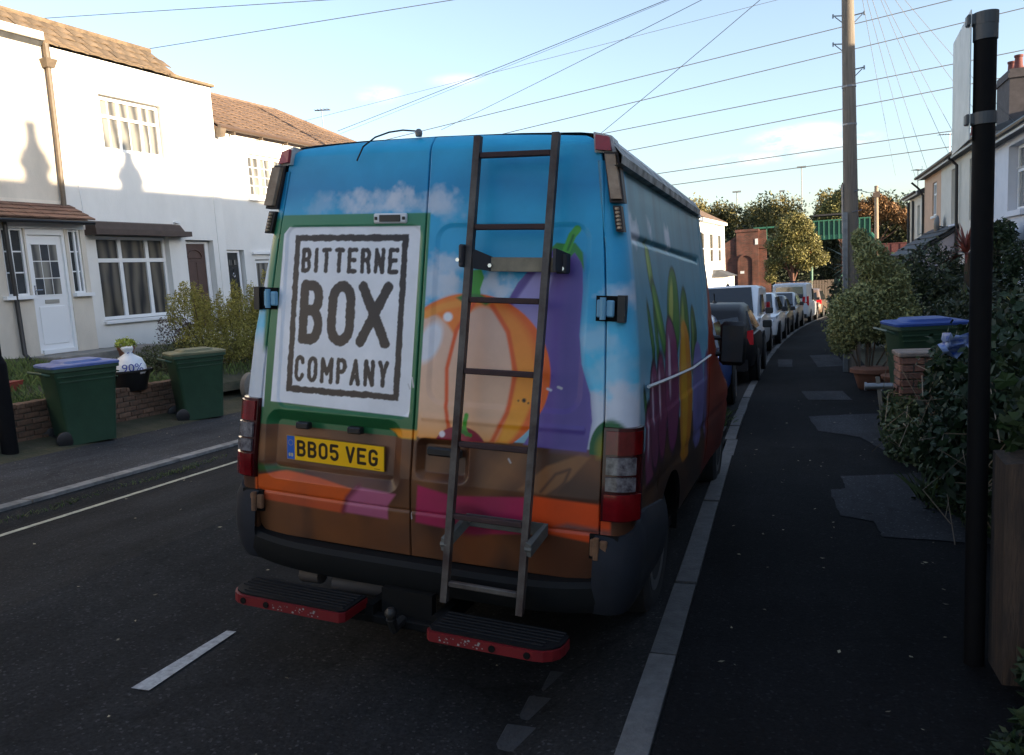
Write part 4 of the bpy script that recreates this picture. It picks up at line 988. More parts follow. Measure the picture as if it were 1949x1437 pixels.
def rear_door(sgn, res):
    ns, nz = int(.84/res), int(1.87/res)
    s = np.concatenate([[0], np.linspace(0, 1, ns), [1]]); t = np.concatenate([[0], np.linspace(0, 1, nz), [1]])
    Sg, T = np.meshgrid(s, t, indexing='ij')
    xa = Sg*.80; rr = .085
    rt = np.where(xa > .80-rr, rr-np.sqrt(np.maximum(0, rr*rr-(xa-.80+rr)**2)), 0)
    zt = 2.372-.030*(xa/.75)**2-rt*1.0; rb_ = .07; rbm = np.where(xa > .80-rb_, rb_-np.sqrt(np.maximum(0, rb_*rb_-(xa-.80+rb_)**2)), 0)
    zb = .500+rbm; z = zb+(zt-zb)*T
    seam = -.006
    if sgn > 0: x = seam+.005+(Dz(z)-(seam+.005))*Sg
    else: x = seam-.005-(Dz(z)+(seam-.005))*Sg
    y = yr(x, z)+relief(x, z)
    # roll the top edge forward
    y = y+np.maximum(0, z-2.30)**2*9
    edge = np.zeros_like(Sg, bool); edge[0] = edge[-1] = True; edge[:, 0] = edge[:, -1] = True
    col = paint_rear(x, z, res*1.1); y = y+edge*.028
    return gridmesh('rear_door', x, y, z, col, VPAINT, VAN, flip=(sgn < 0))
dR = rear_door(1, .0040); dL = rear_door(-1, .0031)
def side_paint(y, z, sgn):
    p = Paint(y, z, .012)
    n = NZ2(y, z, 2, 4)
    p.c = p.grad([(.9, 140, 192, 216), (1.2, 120, 186, 214), (1.5, 98, 162, 188), (1.9, 76, 138, 160), (2.24, 70, 128, 150)], z+.1*(n-.5))
    streak = np.clip((NZ(y*14, z*.8, 1, 3)-.45)*3, 0, 1)*np.clip((z-1.3)/.9, 0, 1); p.c = p.c*(1-.32*streak[..., None])
    WH = srgb(206, 212, 224)
    for (c, r) in (((.30, 1.98), (.05, .06)), ((.42, 1.95), (.07, .04)), ((.75, 1.99), (.05, .05)), ((-.05, 1.2), (.1, .12)), ((.02, 1.12), (.12, .1)), ((1.2, 1.98), (.08, .05)), ((-.06, 1.68), (.06, .05))):
        p.put(sdf_ell(y, z, c, r)+(NZ(y, z, 18, 4)-.5)*.10, WH, .05, .85)
    hz = 1.0+.04*np.sin(y*2)
    p.put(sdf_rect(y, z, .02, .32, hz.min(), 1.36, .05), srgb(176, 196, 212), .2, .6)
    dirt = p.grad([(-1, 76, 52, 38), (0, 100, 70, 48), (1, 66, 48, 38)], np.sin(y*4+z*9+2*n)); p.put(z-hz, dirt)
    def leaf(a, b, w, c1, c2):
        (y0, z0), (y1, z1) = a, b
        m = ((y0+y1)/2, (z0+z1)/2); L_ = math.hypot(y1-y0, z1-z0)/2; ro = math.atan2(z1-z0, y1-y0)
        p.put(sdf_ell(y, z, m, (L_, w), ro)-.012, srgb(30, 60, 40), .012); p.put(sdf_ell(y, z, m, (L_, w), ro), srgb(*c1), .012); p.put(sdf_ell(y, z, (m[0]-w*.3, m[1]+w*.3), (L_*.6, w*.3), ro), srgb(*c2), .02)
    def beet(c, r, col):
        p.put(np.maximum(sdf_ell(y, z, c, r), .86-z)-.014, srgb(50, 24, 44), .012); p.put(np.maximum(sdf_ell(y, z, c, r), .86-z), srgb(*col), .012)
        p.put(sdf_ell(y, z, (c[0]-r[0]*.35, c[1]+r[1]*.3), (r[0]*.18, r[1]*.45)), srgb(214, 196, 216), .012)
    if sgn > 0:
        leaf((.62, 1.92), (.66, 1.70), .05, (104, 150, 60), (168, 190, 92)); leaf((.66, 1.74), (.84, 1.40), .07, (66, 132, 60), (140, 176, 80)); leaf((.50, 1.62), (.54, 1.38), .03, (46, 112, 54), (90, 150, 70)); leaf((.64, 1.60), (.64, 1.36), .03, (46, 112, 54), (90, 150, 70)); leaf((.30, 1.26), (.34, 1.12), .02, (46, 112, 54), (90, 150, 70))
        leaf((1.35, 1.80), (1.0, 1.35), .16, (66, 126, 48), (176, 184, 84)); leaf((1.65, 1.70), (1.35, 1.2), .15, (58, 112, 44), (150, 170, 80)); leaf((1.9, 1.6), (1.8, 1.2), .12, (52, 96, 52), (120, 150, 80))
        beet((.38, 1.0), (.10, .20), (140, 70, 106)); beet((.52, 1.13), (.11, .24), (134, 66, 104)); beet((.70, 1.15), (.12, .25), (128, 58, 96)); beet((1.02, 1.22), (.2, .34), (136, 62, 108))
        p.put(np.maximum(sdf_ell(y, z, (1.48, 1.12), (.24, .42)), .74-z), srgb(206, 134, 30), .012); p.put(np.maximum(sdf_ell(y, z, (1.42, 1.14), (.10, .36)), .80-z), srgb(226, 170, 40), .05)
        p.put(np.maximum(sdf_ell(y, z, (2.0, 1.05), (.26, .34)), .72-z), srgb(128, 122, 186), .012); p.put(sdf_ell(y, z, (2.45, 1.0), (.2, .3)), srgb(110, 96, 150), .02)
    p.put(2.62-.5*np.clip((1.6-z), -1, .4)-y+(NZ(y, z, 6, 3)-.5)*.08, p.grad([(.5, 130, 44, 26), (1.4, 156, 54, 30), (2.2, 150, 70, 44)], z), .06)
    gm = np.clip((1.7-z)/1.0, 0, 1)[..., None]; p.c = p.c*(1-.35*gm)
    d = np.clip((NZ(y, z, 4, 5)-.42)*3, 0, 1)*np.clip((1.5-z)/.9, 0, 1); p.c = p.c*(1-.45*d[..., None])+np.array(srgb(60, 54, 50))*(.45*d[..., None])
    return p.c
def side_relief(y, z):
    ss = lambda sd, w: np.clip(.5-sd/w, 0, 1)
    # the long pressed groove at the top of the load panel and the panel edges
    g = .012*ss(np.abs(z-(1.935-.015*y))-.010, .012)*(y > .30)*(y < 2.35)
    g = g+.006*ss(sdf_rect(y, z, .22, 2.45, 1.12, 1.93, .04), .02)+.010*np.exp(-((y-2.55)/.010)**2)*(z > .5)
    return g+.008*np.exp(-((z-.80)/.03)**2)
def corner(z, a, off=0.0):
    r = .085; D_ = Dz(z)+.008; X_ = Xz(z); f = np.maximum(X_-r-D_, .002); q = r*pi/2
    y0 = yr(X_-r, z)
    t = np.clip((a-f)/q, 0, 1)*pi/2; b = np.maximum(0, a-f-q)
    x = np.where(a < f, D_+a, X_-r+(r+off)*np.sin(t)); y = np.where(a < f, yr(D_+a, z)-off, y0+r-(r+off)*np.cos(t)+b)
    return x, y
def body_side(sgn):
    a = np.concatenate([np.linspace(0, .26, 40), np.linspace(.28, 2.7, 150 if sgn > 0 else 30), np.linspace(2.75, 4.75, 60 if sgn > 0 else 20)])
    t = np.linspace(0, 1, 170 if sgn > 0 else 40); A_, T = np.meshgrid(a, t, indexing='ij')
    yy = A_-.10
    zb = np.full(A_.shape, .44)
    for yc in (1.0, 3.94):
        dd = .43**2-(yy-yc)**2; zb = np.maximum(zb, np.where(dd > 0, np.sqrt(np.maximum(dd, 0))+.335, 0))
    zt = np.interp(yy, [-1, 2.5, 2.65, 3.45, 4.3, 4.8], [2.237, 2.237, 2.18, 1.32, 1.05, .80])
    z = zb+(zt-zb)*T
    x, y = corner(z, A_)
    yk = np.interp(z, [.5, .95, 1.15, 1.4, 2.2], [3.80, 3.65, 3.1, 2.7, 2.45])
    x = x-.22*np.maximum(0, yy-yk)+.020*np.exp(-((yy-3.5)/.35)**2)*np.clip((1.0-z)/.1, 0, 1)
    x = x-np.where(A_ > .2, side_relief(y, z), 0)
    w = np.clip((A_-.16)/.05, 0, 1)[..., None]
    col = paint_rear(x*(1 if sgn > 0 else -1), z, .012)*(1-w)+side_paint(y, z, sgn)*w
    X = np.concatenate([x[:1], x])*sgn; Y = np.concatenate([y[:1]+.05, y]); Z = np.concatenate([z[:1], z]); col = np.concatenate([col[:1], col])
    return gridmesh('body_side', X, Y, Z, col, VPAINT, VAN, flip=(sgn < 0))
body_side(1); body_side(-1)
WHITEP = mat('dirty_white_van_paint', (.62, .62, .60), .45, col2=(.26, .25, .22), scale=5, detail=9)
ROOFP = mat('mossy_white_roof_edge', (.48, .48, .45), .6, col2=(.05, .05, .045), scale=9, detail=9)
SEAL = mat('black_rubber_seal', (.005, .005, .005), .8, spec=.2)
BUMP = mat('faded_bumper_plastic', (.017, .020, .028), .75, spec=.25, col2=(.012, .014, .019), scale=6, detail=7)
ys_ = [0, .4, 1, 1.8, 2.45]
prof = [(.838, 2.215), (.856, 2.222), (.854, 2.238), (.832, 2.29), (.808, 2.326), (.765, 2.352), (.66, 2.366), (.4, 2.376), (0, 2.380)]
full = [(x, z) for x, z in prof]+[(-x, z) for x, z in prof[::-1][1:]]
P = [[(x, y+float(yr(x, z))+.012+(9*max(0, z-2.30)**2 if y == 0 else 0), z-.004*y) for x, z in full] for y in ys_]
P.append([(x*.96, 2.62, z-.03) for x, z in full])
MB().grid(P).obj('roof', WHITEP, VAN, smooth=True)
MB().grid([[(x, y+.2, z) for x, z in ((.842, 2.205), (.872, 2.212), (.874, 2.245), (.842, 2.282), (.828, 2.300))] for y in (-.1, .3, .8, 1.4, 1.9, 2.25)]).obj('roof_gutter', ROOFP, VAN)
MB().grid([[(x*f, .05+.12*max(0, z-.85), z) for x in (-.86, 0, .86)] for z, f in ((.46, 1), (.85, 1), (1.4, .98), (2.0, .93), (2.3, .88))]).obj('door_aperture', SEAL, VAN)
MB().box(-.93, .93, .07, 4.6, .36, .42).box(-.86, .86, .04, .3, .36, .56).obj('underbody', SEAL, VAN)
MB().hexa([(-.78, 2.5, 2.2), (.78, 2.5, 2.2), (.78, 2.62, 2.1), (-.78, 2.62, 2.1), (-.72, 2.5, 2.34), (.72, 2.5, 2.34), (.70, 2.68, 2.28), (-.70, 2.68, 2.28)]).obj('roof_front', WHITEP, VAN)
MB().hexa([(-.76, 3.42, 1.3), (.76, 3.42, 1.3), (.76, 3.45, 1.25), (-.76, 3.45, 1.25), (-.70, 2.66, 2.22), (.70, 2.66, 2.22), (.70, 2.70, 2.24), (-.70, 2.70, 2.24)]).obj('windscreen', GLASSD, VAN)
MB().hexa([(-.80, 3.4, .5), (.80, 3.4, .5), (.68, 4.76, .5), (-.68, 4.76, .5), (-.74, 3.4, 1.31), (.74, 3.4, 1.31), (.64, 4.7, .95), (-.64, 4.7, .95)]).obj('bonnet', mat('orange_van_paint', (.5, .06, .02), .35), VAN, smooth=False)
for s in (-1, 1):
    MB().hexa([(s*.925, 2.75, 1.30), (s*.80, 3.35, 1.32), (s*.79, 3.35, 1.32), (s*.91, 2.75, 1.30), (s*.86, 2.65, 1.92), (s*.83, 2.85, 1.92), (s*.82, 2.85, 1.92), (s*.84, 2.65, 1.92)]).obj('side_window', GLASSD, VAN)
    mm = MB().bbox(s*1.09-.095, s*1.09+.095, 2.92, 2.99, 1.160, 1.485, .03).obj('door_mirror', BLACKP, VAN, smooth=True)
    MB().tube([(s*.88, 2.95, 1.22), (s*1.02, 2.96, 1.25)], .022, 8).tube([(s*.88, 2.95, 1.36), (s*1.02, 2.96, 1.36)], .018, 8).obj('mirror_arm', BLACKP, mm)
    MB().box(s*1.09-.075, s*1.09+.075, 2.915, 2.921, 1.19, 1.455).obj('mirror_glass', mat('mirror_glass', (.04, .045, .05), .08), mm)
for s in (-1, 1):
    for y in (1.0, 3.94):
        w = MB().lathe([(.0, -.10), (.27, -.10), (.325, -.08), (.335, -.04), (.335, .04), (.325, .08), (.27, .10), (.22, .09), (.0, .09)], 30, (s*.84, y, .335), 'x').obj('wheel', mat('tyre_rubber', (.014, .014, .015), .85), VAN, smooth=True)
        MB().lathe([(0, s*.05), (.19, s*.06), (.205, s*.092), (.19, s*.094), (.0, s*.075)], 24, (s*.84, y, .335), 'x').obj('rim', mat('dull_steel_rim', (.20, .20, .20), .5, metal=.6, var=.3), w, smooth=True)
    MB().grid([[(s*.96, 1.0+.44*cos(pi*k/12), .335+.44*sin(pi*k/12)) for k in range(13)], [(s*.62, 1.0+.44*cos(pi*k/12), .335+.44*sin(pi*k/12)) for k in range(13)]]).obj('wheel_arch', SEAL, VAN)
# bumper corners wrap from under the doors to the wheel arch
def bumper_corner(s):
    rows = []
    for k, (z, o) in enumerate([(.36, -.03), (.37, .015), (.42, .040), (.52, .050), (.62, .045), (.70, .035), (.745, .012), (.75, -.02)]):
        r = []
        for a in np.linspace(-.02, .78, 34):
            x, y = corner(np.array(z if z > .36 else .37), np.array(max(a, 0)), o)
            ztop = z if z < .6 else z-(.04+.0*a if a < .10 else .035*max(0, 1-(a-.1)/.1))+(.02 if a > .25 else 0)-max(0, a-.35)*.16*(z > .6)
            r.append((s*(float(x)+(a if a < 0 else 0)), float(y), ztop))
        rows.append(r)
    MB().grid(rows).obj('bumper_corner', BUMP, VAN, smooth=True)
bumper_corner(1); bumper_corner(-1)
P = []
for (z, o) in ((.352, .04), (.355, -.05), (.40, -.075), (.47, -.078), (.492, -.06), (.495, .03)):
    P.append([(x, o+.06*(abs(x)/.9)**4, z+.03*(abs(x)/.9)**6) for x in np.linspace(-.9, .9, 25)])
MB().grid(P).obj('bumper', mat('black_bumper', (.006, .007, .008), .7, spec=.25, var=.3, scale=8), VAN, smooth=True)
REDL = mat('red_lamp_lens', (.20, .004, .008), .12, var=.5, scale=9); CLRL = mat('clear_lamp_lens', (.20, .19, .20), .15, col2=(.045, .035, .045), scale=30); DRED = mat('dark_red_lens', (.045, .004, .006), .15)
for s in (-1, 1):
    def patch(z0, z1, a0, a1, off, M, name, par):
        rows = []
        for z in [z0, z0+.002]+list(np.linspace(z0+.006, z1-.006, 6))+[z1-.002, z1]:
            e = 0 if (z < z0+.001 or z > z1-.001) else 1
            rows.append([(s*float(corner(np.array(z), np.array(a), off*e*(0 if a in (a0, a1) else 1)-.004)[0]), float(corner(np.array(z), np.array(a), off*e*(0 if a in (a0, a1) else 1)-.004)[1]), z) for a in [a0, a0+.004]+list(np.linspace(a0+.01, a1-.01, 14))+[a1-.004, a1]])
        return MB().grid(rows).obj(name, M, par, smooth=True)
    lamp = patch(.768, 1.152, -.002, .20, .022, DRED, 'rear_lamp', VAN)
    patch(.775, .885, .010, .155, .032, REDL, 'stop_lens', lamp)
    patch(.895, .955, .014, .125, .034, CLRL, 'reversing_lens', lamp)
    patch(.962, 1.035, .014, .125, .034, CLRL, 'indicator_lens', lamp)
    patch(1.042, 1.14, .010, .155, .030, REDL, 'tail_lens', lamp)
    # corner marker lamps up the pillar
    def pill(za, zb, xa, xb, w, M, name, dep=.035):
        mb = MB(); n = Vector((0, 0, 0))
        pts = []
        for (z, xx) in ((za, xa), (zb, xb)):
            y = float(yr(xx, z)); pts.append((s*xx, y, z))
        (x0, y0, z0), (x1, y1, z1) = pts
        mb.hexa([(x0-w/2, y0-dep, z0), (x0+w/2, y0-dep+.01, z0), (x0+w/2, y0+.04, z0), (x0-w/2, y0+.02, z0), (x1-w/2, y1-dep, z1), (x1+w/2, y1-dep+.01, z1), (x1+w/2, y1+.04, z1), (x1-w/2, y1+.02, z1)])
        return mb.obj(name, M, VAN)
    pill(2.062, 2.268, .850, .812, .058, mat('dark_lamp_base', (.03, .018, .015), .5), 'marker_base', .022)
    pill(2.075, 2.255, .850, .814, .040, mat('weathered_amber_lens', (.42, .30, .20), .45, col2=(.24, .15, .09), scale=14), 'marker_lens', .048)
    pill(1.945, 2.050, .868, .848, .030, mat('dark_lamp_base', (.03, .018, .015), .5), 'side_marker_base', .014)
    mb = MB()
    for k in range(6):
        z = 1.957+k*.0155; xx = .8665-k*.003; mb.bbox(s*xx-.008, s*xx+.008, float(yr(xx, z))-.026, float(yr(xx, z))-.008, z-.004, z+.008, .003)
    mb.obj('side_marker_lens', mat('pale_amber_lens', (.42, .30, .20), .3), VAN)
    MB().hexa([(s*.752, .143, 2.277), (s*.815, .155, 2.272), (s*.815, .175, 2.272), (s*.752, .165, 2.277), (s*.748, .150, 2.338), (s*.800, .165, 2.330), (s*.800, .19, 2.33), (s*.748, .18, 2.338)]).obj('red_reflector', mat('faded_red_reflector', (.33, .035, .045), .4), VAN)
    # white cap of the roof corner, behind the reflector
    MB().hexa([(s*.745, .158, 2.268), (s*.835, .175, 2.262), (s*.838, .30, 2.262), (s*.745, .25, 2.268), (s*.735, .168, 2.352), (s*.806, .19, 2.338), (s*.806, .30, 2.335), (s*.735, .25, 2.352)]).obj('roof_corner_cap', WHITEP, VAN)
    # hinges
    for z in (1.632, .655):
        xx = float(Dz(z)); y = float(yr(xx, z))
        h = MB().box(s*(xx-.035), s*(xx+.085), y-.010, y+.010, z-.052, z+.052).obj('hinge', SEAL, VAN)
        Mh = mat('hinge_blue', srgb(110, 165, 195), .45) if z > 1 else mat('rusty_hinge', (.20, .10, .05), .8, var=.4, scale=30)
        MB().bbox(s*xx-.028, s*xx+.0, y-.030, y-.011, z-.036, z+.036, .004).tube([(s*xx+.0*s, y-.034, z-.045), (s*xx, y-.034, z+.045)], .013, 8).bbox(s*xx+.012, s*xx+.045, y-.034, y-.011, z-.034, z+.034, .005).obj('hinge_leaf', Mh, h)
        if z > 1: MB().box(s*(xx+.058), s*(xx+.088), y-.026, y+.03, z-.055, z+.055).obj('hinge_cover', BLACKP, h)
# number plate
def plate():
    n1, n2 = 300, 66; u, v = np.meshgrid(np.linspace(0, 1, n1), np.linspace(0, 1, n2), indexing='ij')
    w, h = .525, .113; x = u*w; z = v*h
    p = Paint(x, z, .0019); p.c = p.c+np.array(srgb(250, 190, 14))*(.94+.10*NZ(x, z, 12, 4))[..., None]
    p.put(sdf_rect(x, z, .0, .044, 0, h), srgb(46, 98, 186))
    for k in range(12): p.put(sdf_ell(x, z, (.022+.013*cos(k*pi/6), .080+.013*sin(k*pi/6)), (.0016, .0016)), srgb(210, 180, 60))
    word(p, 'GB', [(.010, .020), (.024, .034)], .014, .030, .0035, srgb(226, 206, 120))
    bx = []; xx = .056
    for ch in 'BB05':
        bx.append((xx, xx+.050)); xx += .0605
    xx += .026
    for ch in 'VEG': bx.append((xx, xx+.050)); xx += .0605
    word(p, 'BB05VEG', bx, .018, .097, .0145, srgb(46, 30, 24))
    p.put(sdf_rect(x, z, .475, .505, .006, .0085), srgb(120, 80, 20))
    X = -.679+x; Z = .8765+z-.010*u; Y = np.full(x.shape, .012)
    o = gridmesh('number_plate', X, Y, Z, p.c, mat('plate_face', (.5, .5, .5), .3, attr='paint', var=.06, scale=9, coat=.1), VAN, flip=False)
    MB().hexa([(-.681, .0135, .8745), (-.152, .0135, .8645), (-.152, .02, .8645), (-.681, .02, .8745), (-.681, .0135, .991), (-.152, .0135, .981), (-.152, .02, .981), (-.681, .02, .991)]).obj('plate_backing', mat('plate_edge', (.35, .20, .01), .4), o)
plate()
for x in (-.58, -.30): MB().bbox(x-.035, x+.035, -.012, .03, 1.030, 1.062, .006).obj('plate_lamp', BLACKP, VAN)
MB().bbox(.065, .235, .0, .022, .965, 1.005, .008).obj('door_handle', BLACKP, VAN)
# brake light housing over the sign
cl = MB().bbox(-.270, -.100, .115, .132, 1.985, 2.030, .006).obj('door_light', mat('clean_white_plastic', (.66, .67, .70), .35), VAN, smooth=True)
MB().bbox(-.238, -.130, .111, .116, 1.992, 2.022, .002).obj('lens', BLACKP, cl)
for x in (-.255, -.114): MB().bbox(x-.007, x+.007, .110, .116, 2.000, 2.014, .002).obj('screw', BLACKP, cl)
# ladder bolted to the right door
LADM = mat('rusty_galvanised_steel', (.115, .105, .095), .6, col2=(.035, .018, .016), scale=7, detail=7, metal=.25)
RUST = mat('rusty_rung', (.050, .022, .022), .75, col2=(.028, .013, .014), scale=12, detail=6)
ly = lambda z: .12*(z-.85)-.105
lad = MB().bbox(.325, .655, .055, .062, 1.775, 1.835, .002).obj('ladder', mat('pale_steel_bar', (.26, .23, .17), .6, metal=.3, var=.35, scale=10), VAN)
MB().bbox(.295, .650, -.055, -.048, .690, .745, .002).obj('lower_bar', mat('dull_steel_bar', (.13, .13, .12), .6, metal=.3, var=.35, scale=10), lad)
for x in (.40, .60): MB().box(x, x+.015, -.05, 0, .705, .73).obj('standoff', SEAL, lad)
def rail(xt, xb):
    zt, zb = 2.338, .385; w = .0145; d = .016
    return MB().hexa([(xb-w, ly(zb)-d, zb), (xb+w, ly(zb)-d, zb), (xb+w, ly(zb)+d, zb), (xb-w, ly(zb)+d, zb), (xt-w, ly(zt)-d, zt), (xt+w, ly(zt)-d, zt), (xt+w, ly(zt)+d, zt), (xt-w, ly(zt)+d, zt)]).obj('rail', LADM, lad)
rail(.262, .238); rail(.606, .578)
for z in (2.257, 1.958, 1.655, 1.357, 1.050, .747, .463):
    f = (z-.385)/1.98; xa, xb = .238+.024*f+.015, .578+.028*f-.015
    MB().bbox(xa, xb, ly(z)-.012, ly(z)+.012, z-.012, z+.012, .004).obj('rung', RUST if z > .5 else LADM, lad)
DKB = mat('dark_bracket_steel', (.035, .035, .042), .5, metal=.4)
MB().hexa([(.225, .00, 1.80), (.245, .00, 1.79), (.345, .06, 1.775), (.335, .065, 1.775), (.225, .00, 1.88), (.245, .00, 1.88), (.345, .06, 1.835), (.335, .065, 1.835)]).bbox(.222, .243, -.03, .05, 1.79, 1.885, .006).obj('bracket', DKB, lad)
MB().hexa([(.628, .00, 1.78), (.640, .00, 1.78), (.675, .09, 1.775), (.665, .09, 1.775), (.628, .00, 1.87), (.640, .0, 1.87), (.675, .09, 1.85), (.665, .09, 1.85)]).bbox(.628, .672, .045, .095, 1.77, 1.85, .004).obj('bracket', DKB, lad)
for (xa, xb, za) in ((.222, .300, .625), (.600, .650, .655)):
    MB().hexa([(xa-.01, ly(.6)-.01, za-.025), (xa+.014, ly(.6)-.01, za-.03), (xb+.004, -.05, .695), (xb-.012, -.05, .70), (xa-.01, ly(.6)-.01, za+.03), (xa+.014, ly(.6)-.01, za+.02), (xb+.004, -.05, .745), (xb-.012, -.05, .745)]).tube([(xa-.014, ly(.6), za), (xa+.016, ly(.6), za)], .014, 8).obj('bracket', mat('dull_steel_bar', (.13, .13, .12), .6), lad)
for (x, y, z) in ((.335, .050, 1.80), (.655, .050, 1.79), (.31, -.062, .718), (.635, -.062, .712), (.222, -.03, 1.82)): MB().tube([(x, y-.008, z), (x, y+.01, z)], .009, 6).obj('bolt', CHROME, lad)
# tow frame and the two red-edged rear steps
TREAD = mat('black_ribbed_tread', (.005, .006, .008), .7, spec=.25, var=.3, scale=20); REDP = mat('chipped_red_paint', (.17, .005, .009), .5, col2=(.15, .006, .009), scale=12)
def step(x0, x1, yb, mirror):
    rc_ = .10; pts = []
    outer = x0 if mirror else x1
    O = [(x0, -.12), (x1, -.12), (x1, -.33), (x0, -.33)]
    if mirror: O = [(x1, -.16), (x0+.05, -.16), (x0, -.20)]+[(x0+.10-.10*cos(a), -.26-.10*sin(a)) for a in np.linspace(0, pi/2, 5)]+[(x1-.02, -.36), (x1, -.34)]
    else: O = [(x0, -.16), (x1-.05, -.16), (x1, -.20)]+[(x1-.10+.10*cos(a), -.26-.10*sin(a)) for a in np.linspace(0, pi/2, 5)]+[(x0+.02, -.36), (x0, -.34)]
    O = [(a, b+.03) for a, b in O]
    z = .284
    s_ = MB().prism([(a, b, z) for a, b in O], (0, 0, .040)).obj('rear_step', REDP, VAN)
    MB().prism([(a*.985+(x0+x1)/2*.015, (b+.2)*.94-.2+.006, z+.0405) for a, b in O], (0, 0, .008)).obj('tread', TREAD, s_)
    for k in range(6):
        y = -.148-k*.0275; xa, xb = x0+.02, x1-.02
        if k > 3: xa, xb = (xa+.05, xb) if mirror else (xa, xb-.05)
        MB().bbox(xa, xb, y-.006, y+.006, z+.047, z+.054, .003).obj('rib', TREAD, s_)
    for f in ((.16, .36) if mirror else (.52, .78)):
        x = x0+(x1-x0)*f; MB().tube([(x, -.335, z+.019), (x, -.325, z+.019)], .014, 12).obj('bung', SEAL, s_)
    mb = MB(); r = random.Random(4)
    for k in range(26):
        x = x0+(x1-x0)*(r.uniform(.40, .80) if mirror else r.uniform(.10, .45)); y = -.3312; zz = z+r.uniform(.006, .036); q = r.uniform(.0015, .006)
        mb.poly([(x-q, y, zz-q*.6), (x+q*.8, y, zz-q*.7), (x+q*.9, y, zz+q*.5), (x-q*.6, y, zz+q*.9)])
    mb.obj('paint_chips', mat('bare_aluminium', (.30, .29, .28), .5), s_)
step(-.765, -.155, 0, True); step(.232, .795, 0, False)
MB().bbox(-.75, .78, -.14, -.09, .215, .255, .006).box(-.16, -.12, -.14, .3, .22, .30).box(.17, .21, -.14, .3, .22, .30).box(-.10, .15, -.10, -.06, .255, .37).obj('tow_frame', SEAL, VAN)
MB().tube([(.02, -.12, .25), (.02, -.20, .24), (.02, -.23, .30)], .022, 8).lathe([(0, .300), (.018, .30), (.026, .315), (.026, .33), (.015, .345), (0, .347)], 12, (.02, -.23, 0)).obj('tow_ball', mat('greasy_steel', (.04, .038, .036), .5, metal=.5), VAN, smooth=True)
MB().tube([(-.42, .02, .30), (-.20, .05, .30), (.0, .12, .31)], .045, 12).tube([(-.62, .05, .30), (-.50, .03, .315)], .035, 10).obj('exhaust', mat('sooty_pipe', (.10, .085, .075), .7, metal=.3), VAN, smooth=True)
MB().bbox(-.07, .10, -.075, -.03, .285, .36, .008).obj('socket_plate', mat('greasy_steel', (.09, .085, .08), .4), VAN)
# cable and knob on the roof edge, rope along the side
MB().tube([(-.10, .20, 2.40), (-.16, .19, 2.405), (-.22, .17, 2.395), (-.28, .15, 2.372), (-.33, .13, 2.33), (-.355, .115, 2.265)], .0040, 6).obj('roof_cable', BLACKP, VAN)
MB().lathe([(.014, 2.375), (.017, 2.388), (.016, 2.400), (.008, 2.408), (0, 2.41)], 10, (-.085, .20, 0)).obj('roof_knob', mat('dull_steel_rim', (.2, .2, .2), .5), VAN, smooth=True)
MB().tube([(.985, .27, 1.30), (.995, .8, 1.285), (.99, 1.6, 1.26), (.99, 2.45, 1.27)], .008, 5).obj('side_trim_line', mat('rope_white', (.62, .64, .64), .7), VAN)
for o in VAN.children:
    if o.name.startswith('rear_lamp') : pass

# ================================================================ right row of houses (x into the house, street at -x)
KR = .035
PEACH = mat('peach_render', (.62, .40, .27), .88, var=.1, scale=2.5, bump=.2)
CREAMR = mat('pale_cream_render', (.66, .62, .54), .88, var=.1, scale=2.5, bump=.2)
OFFW = mat('bluish_white_render', (.66, .68, .74), .85, var=.07, scale=2.5, bump=.2)
PINKW = mat('pinkish_render', (.50, .44, .47), .88, var=.12, scale=2.5)
CHIMR = mat('sooty_render', (.085, .075, .08), .9, var=.35, scale=4, bump=.3)
POTR = mat('red_chimney_pot', (.17, .05, .045), .8, var=.3)
def chimney(fr, x0, x1, y0, y1, z0, z1, M, pots, par):
    c = fr.p(MB().box(x0, x1, y0, y1, z0, z1-.35).box(x0-.06, x1+.06, y0-.06, y1+.06, z1-.35, z1-.2).box(x0-.01, x1+.01, y0-.01, y1+.01, z1-.199, z1-.05), 'chimney', M, par)
    for k in range(pots):
        yy = y0+(y1-y0)*(k+.5)/pots; xx = (x0+x1)/2
        fr.p(MB().lathe([(.20, z1-.05), (.13, z1+.12), (.115, z1+.38), (.14, z1+.40), (.14, z1+.46), (.10, z1+.46)], 12, (xx, yy, 0)), 'chimney_pot', POTR, c, smooth=True)
    return c
def right_house(name, label, y0, y1, zb, ze, M, holes, ridge=None, rx=4.0, chim=(), x0=4.75, eave=True, roofM=None):
    f = Fr(name, label, 'house', x0, KR, (y0+y1)/2, zb)
    f.p(wall_with_holes(y0, y1, zb-.8, ze, 0, .35, holes), 'wall', M)
    f.p(MB().box(.351, 8, y0+.001, y1-.001, zb-.8, ze), 'back_wall', M)
    rz = ridge or ze+1.6
    r = f.p(MB().prism([(-.28, y0, ze+.02), (rx, y0, rz), (8.2, y0, ze), (8.2, y0, ze-.1), (-.25, y0, ze-.1)], (0, y1-y0, 0)), 'roof', roofM or SLATE)
    if eave:
        f.p(MB().box(-.30, -.26, y0, y1, ze-.13, ze+.0), 'fascia_board', UPVC, r)
        f.p(MB().tube([(-.36, y0, ze-.02), (-.36, y1, ze-.02)], .06, 8), 'gutter', BLACKP, r, smooth=True)
    f.p(MB().tube([(rx, y0, rz+.03), (rx, y1, rz+.03)], .09, 6), 'ridge_tiles', roofM or SLATE, r)
    for (a, b, c, d, z1, p) in chim: chimney(f, a, b, c, d, rz-1.2, z1, CHIMR, p, r)
    return f
DKBR = mat('painted_brick', (.55, .48, .42), .9, var=.2, scale=10)
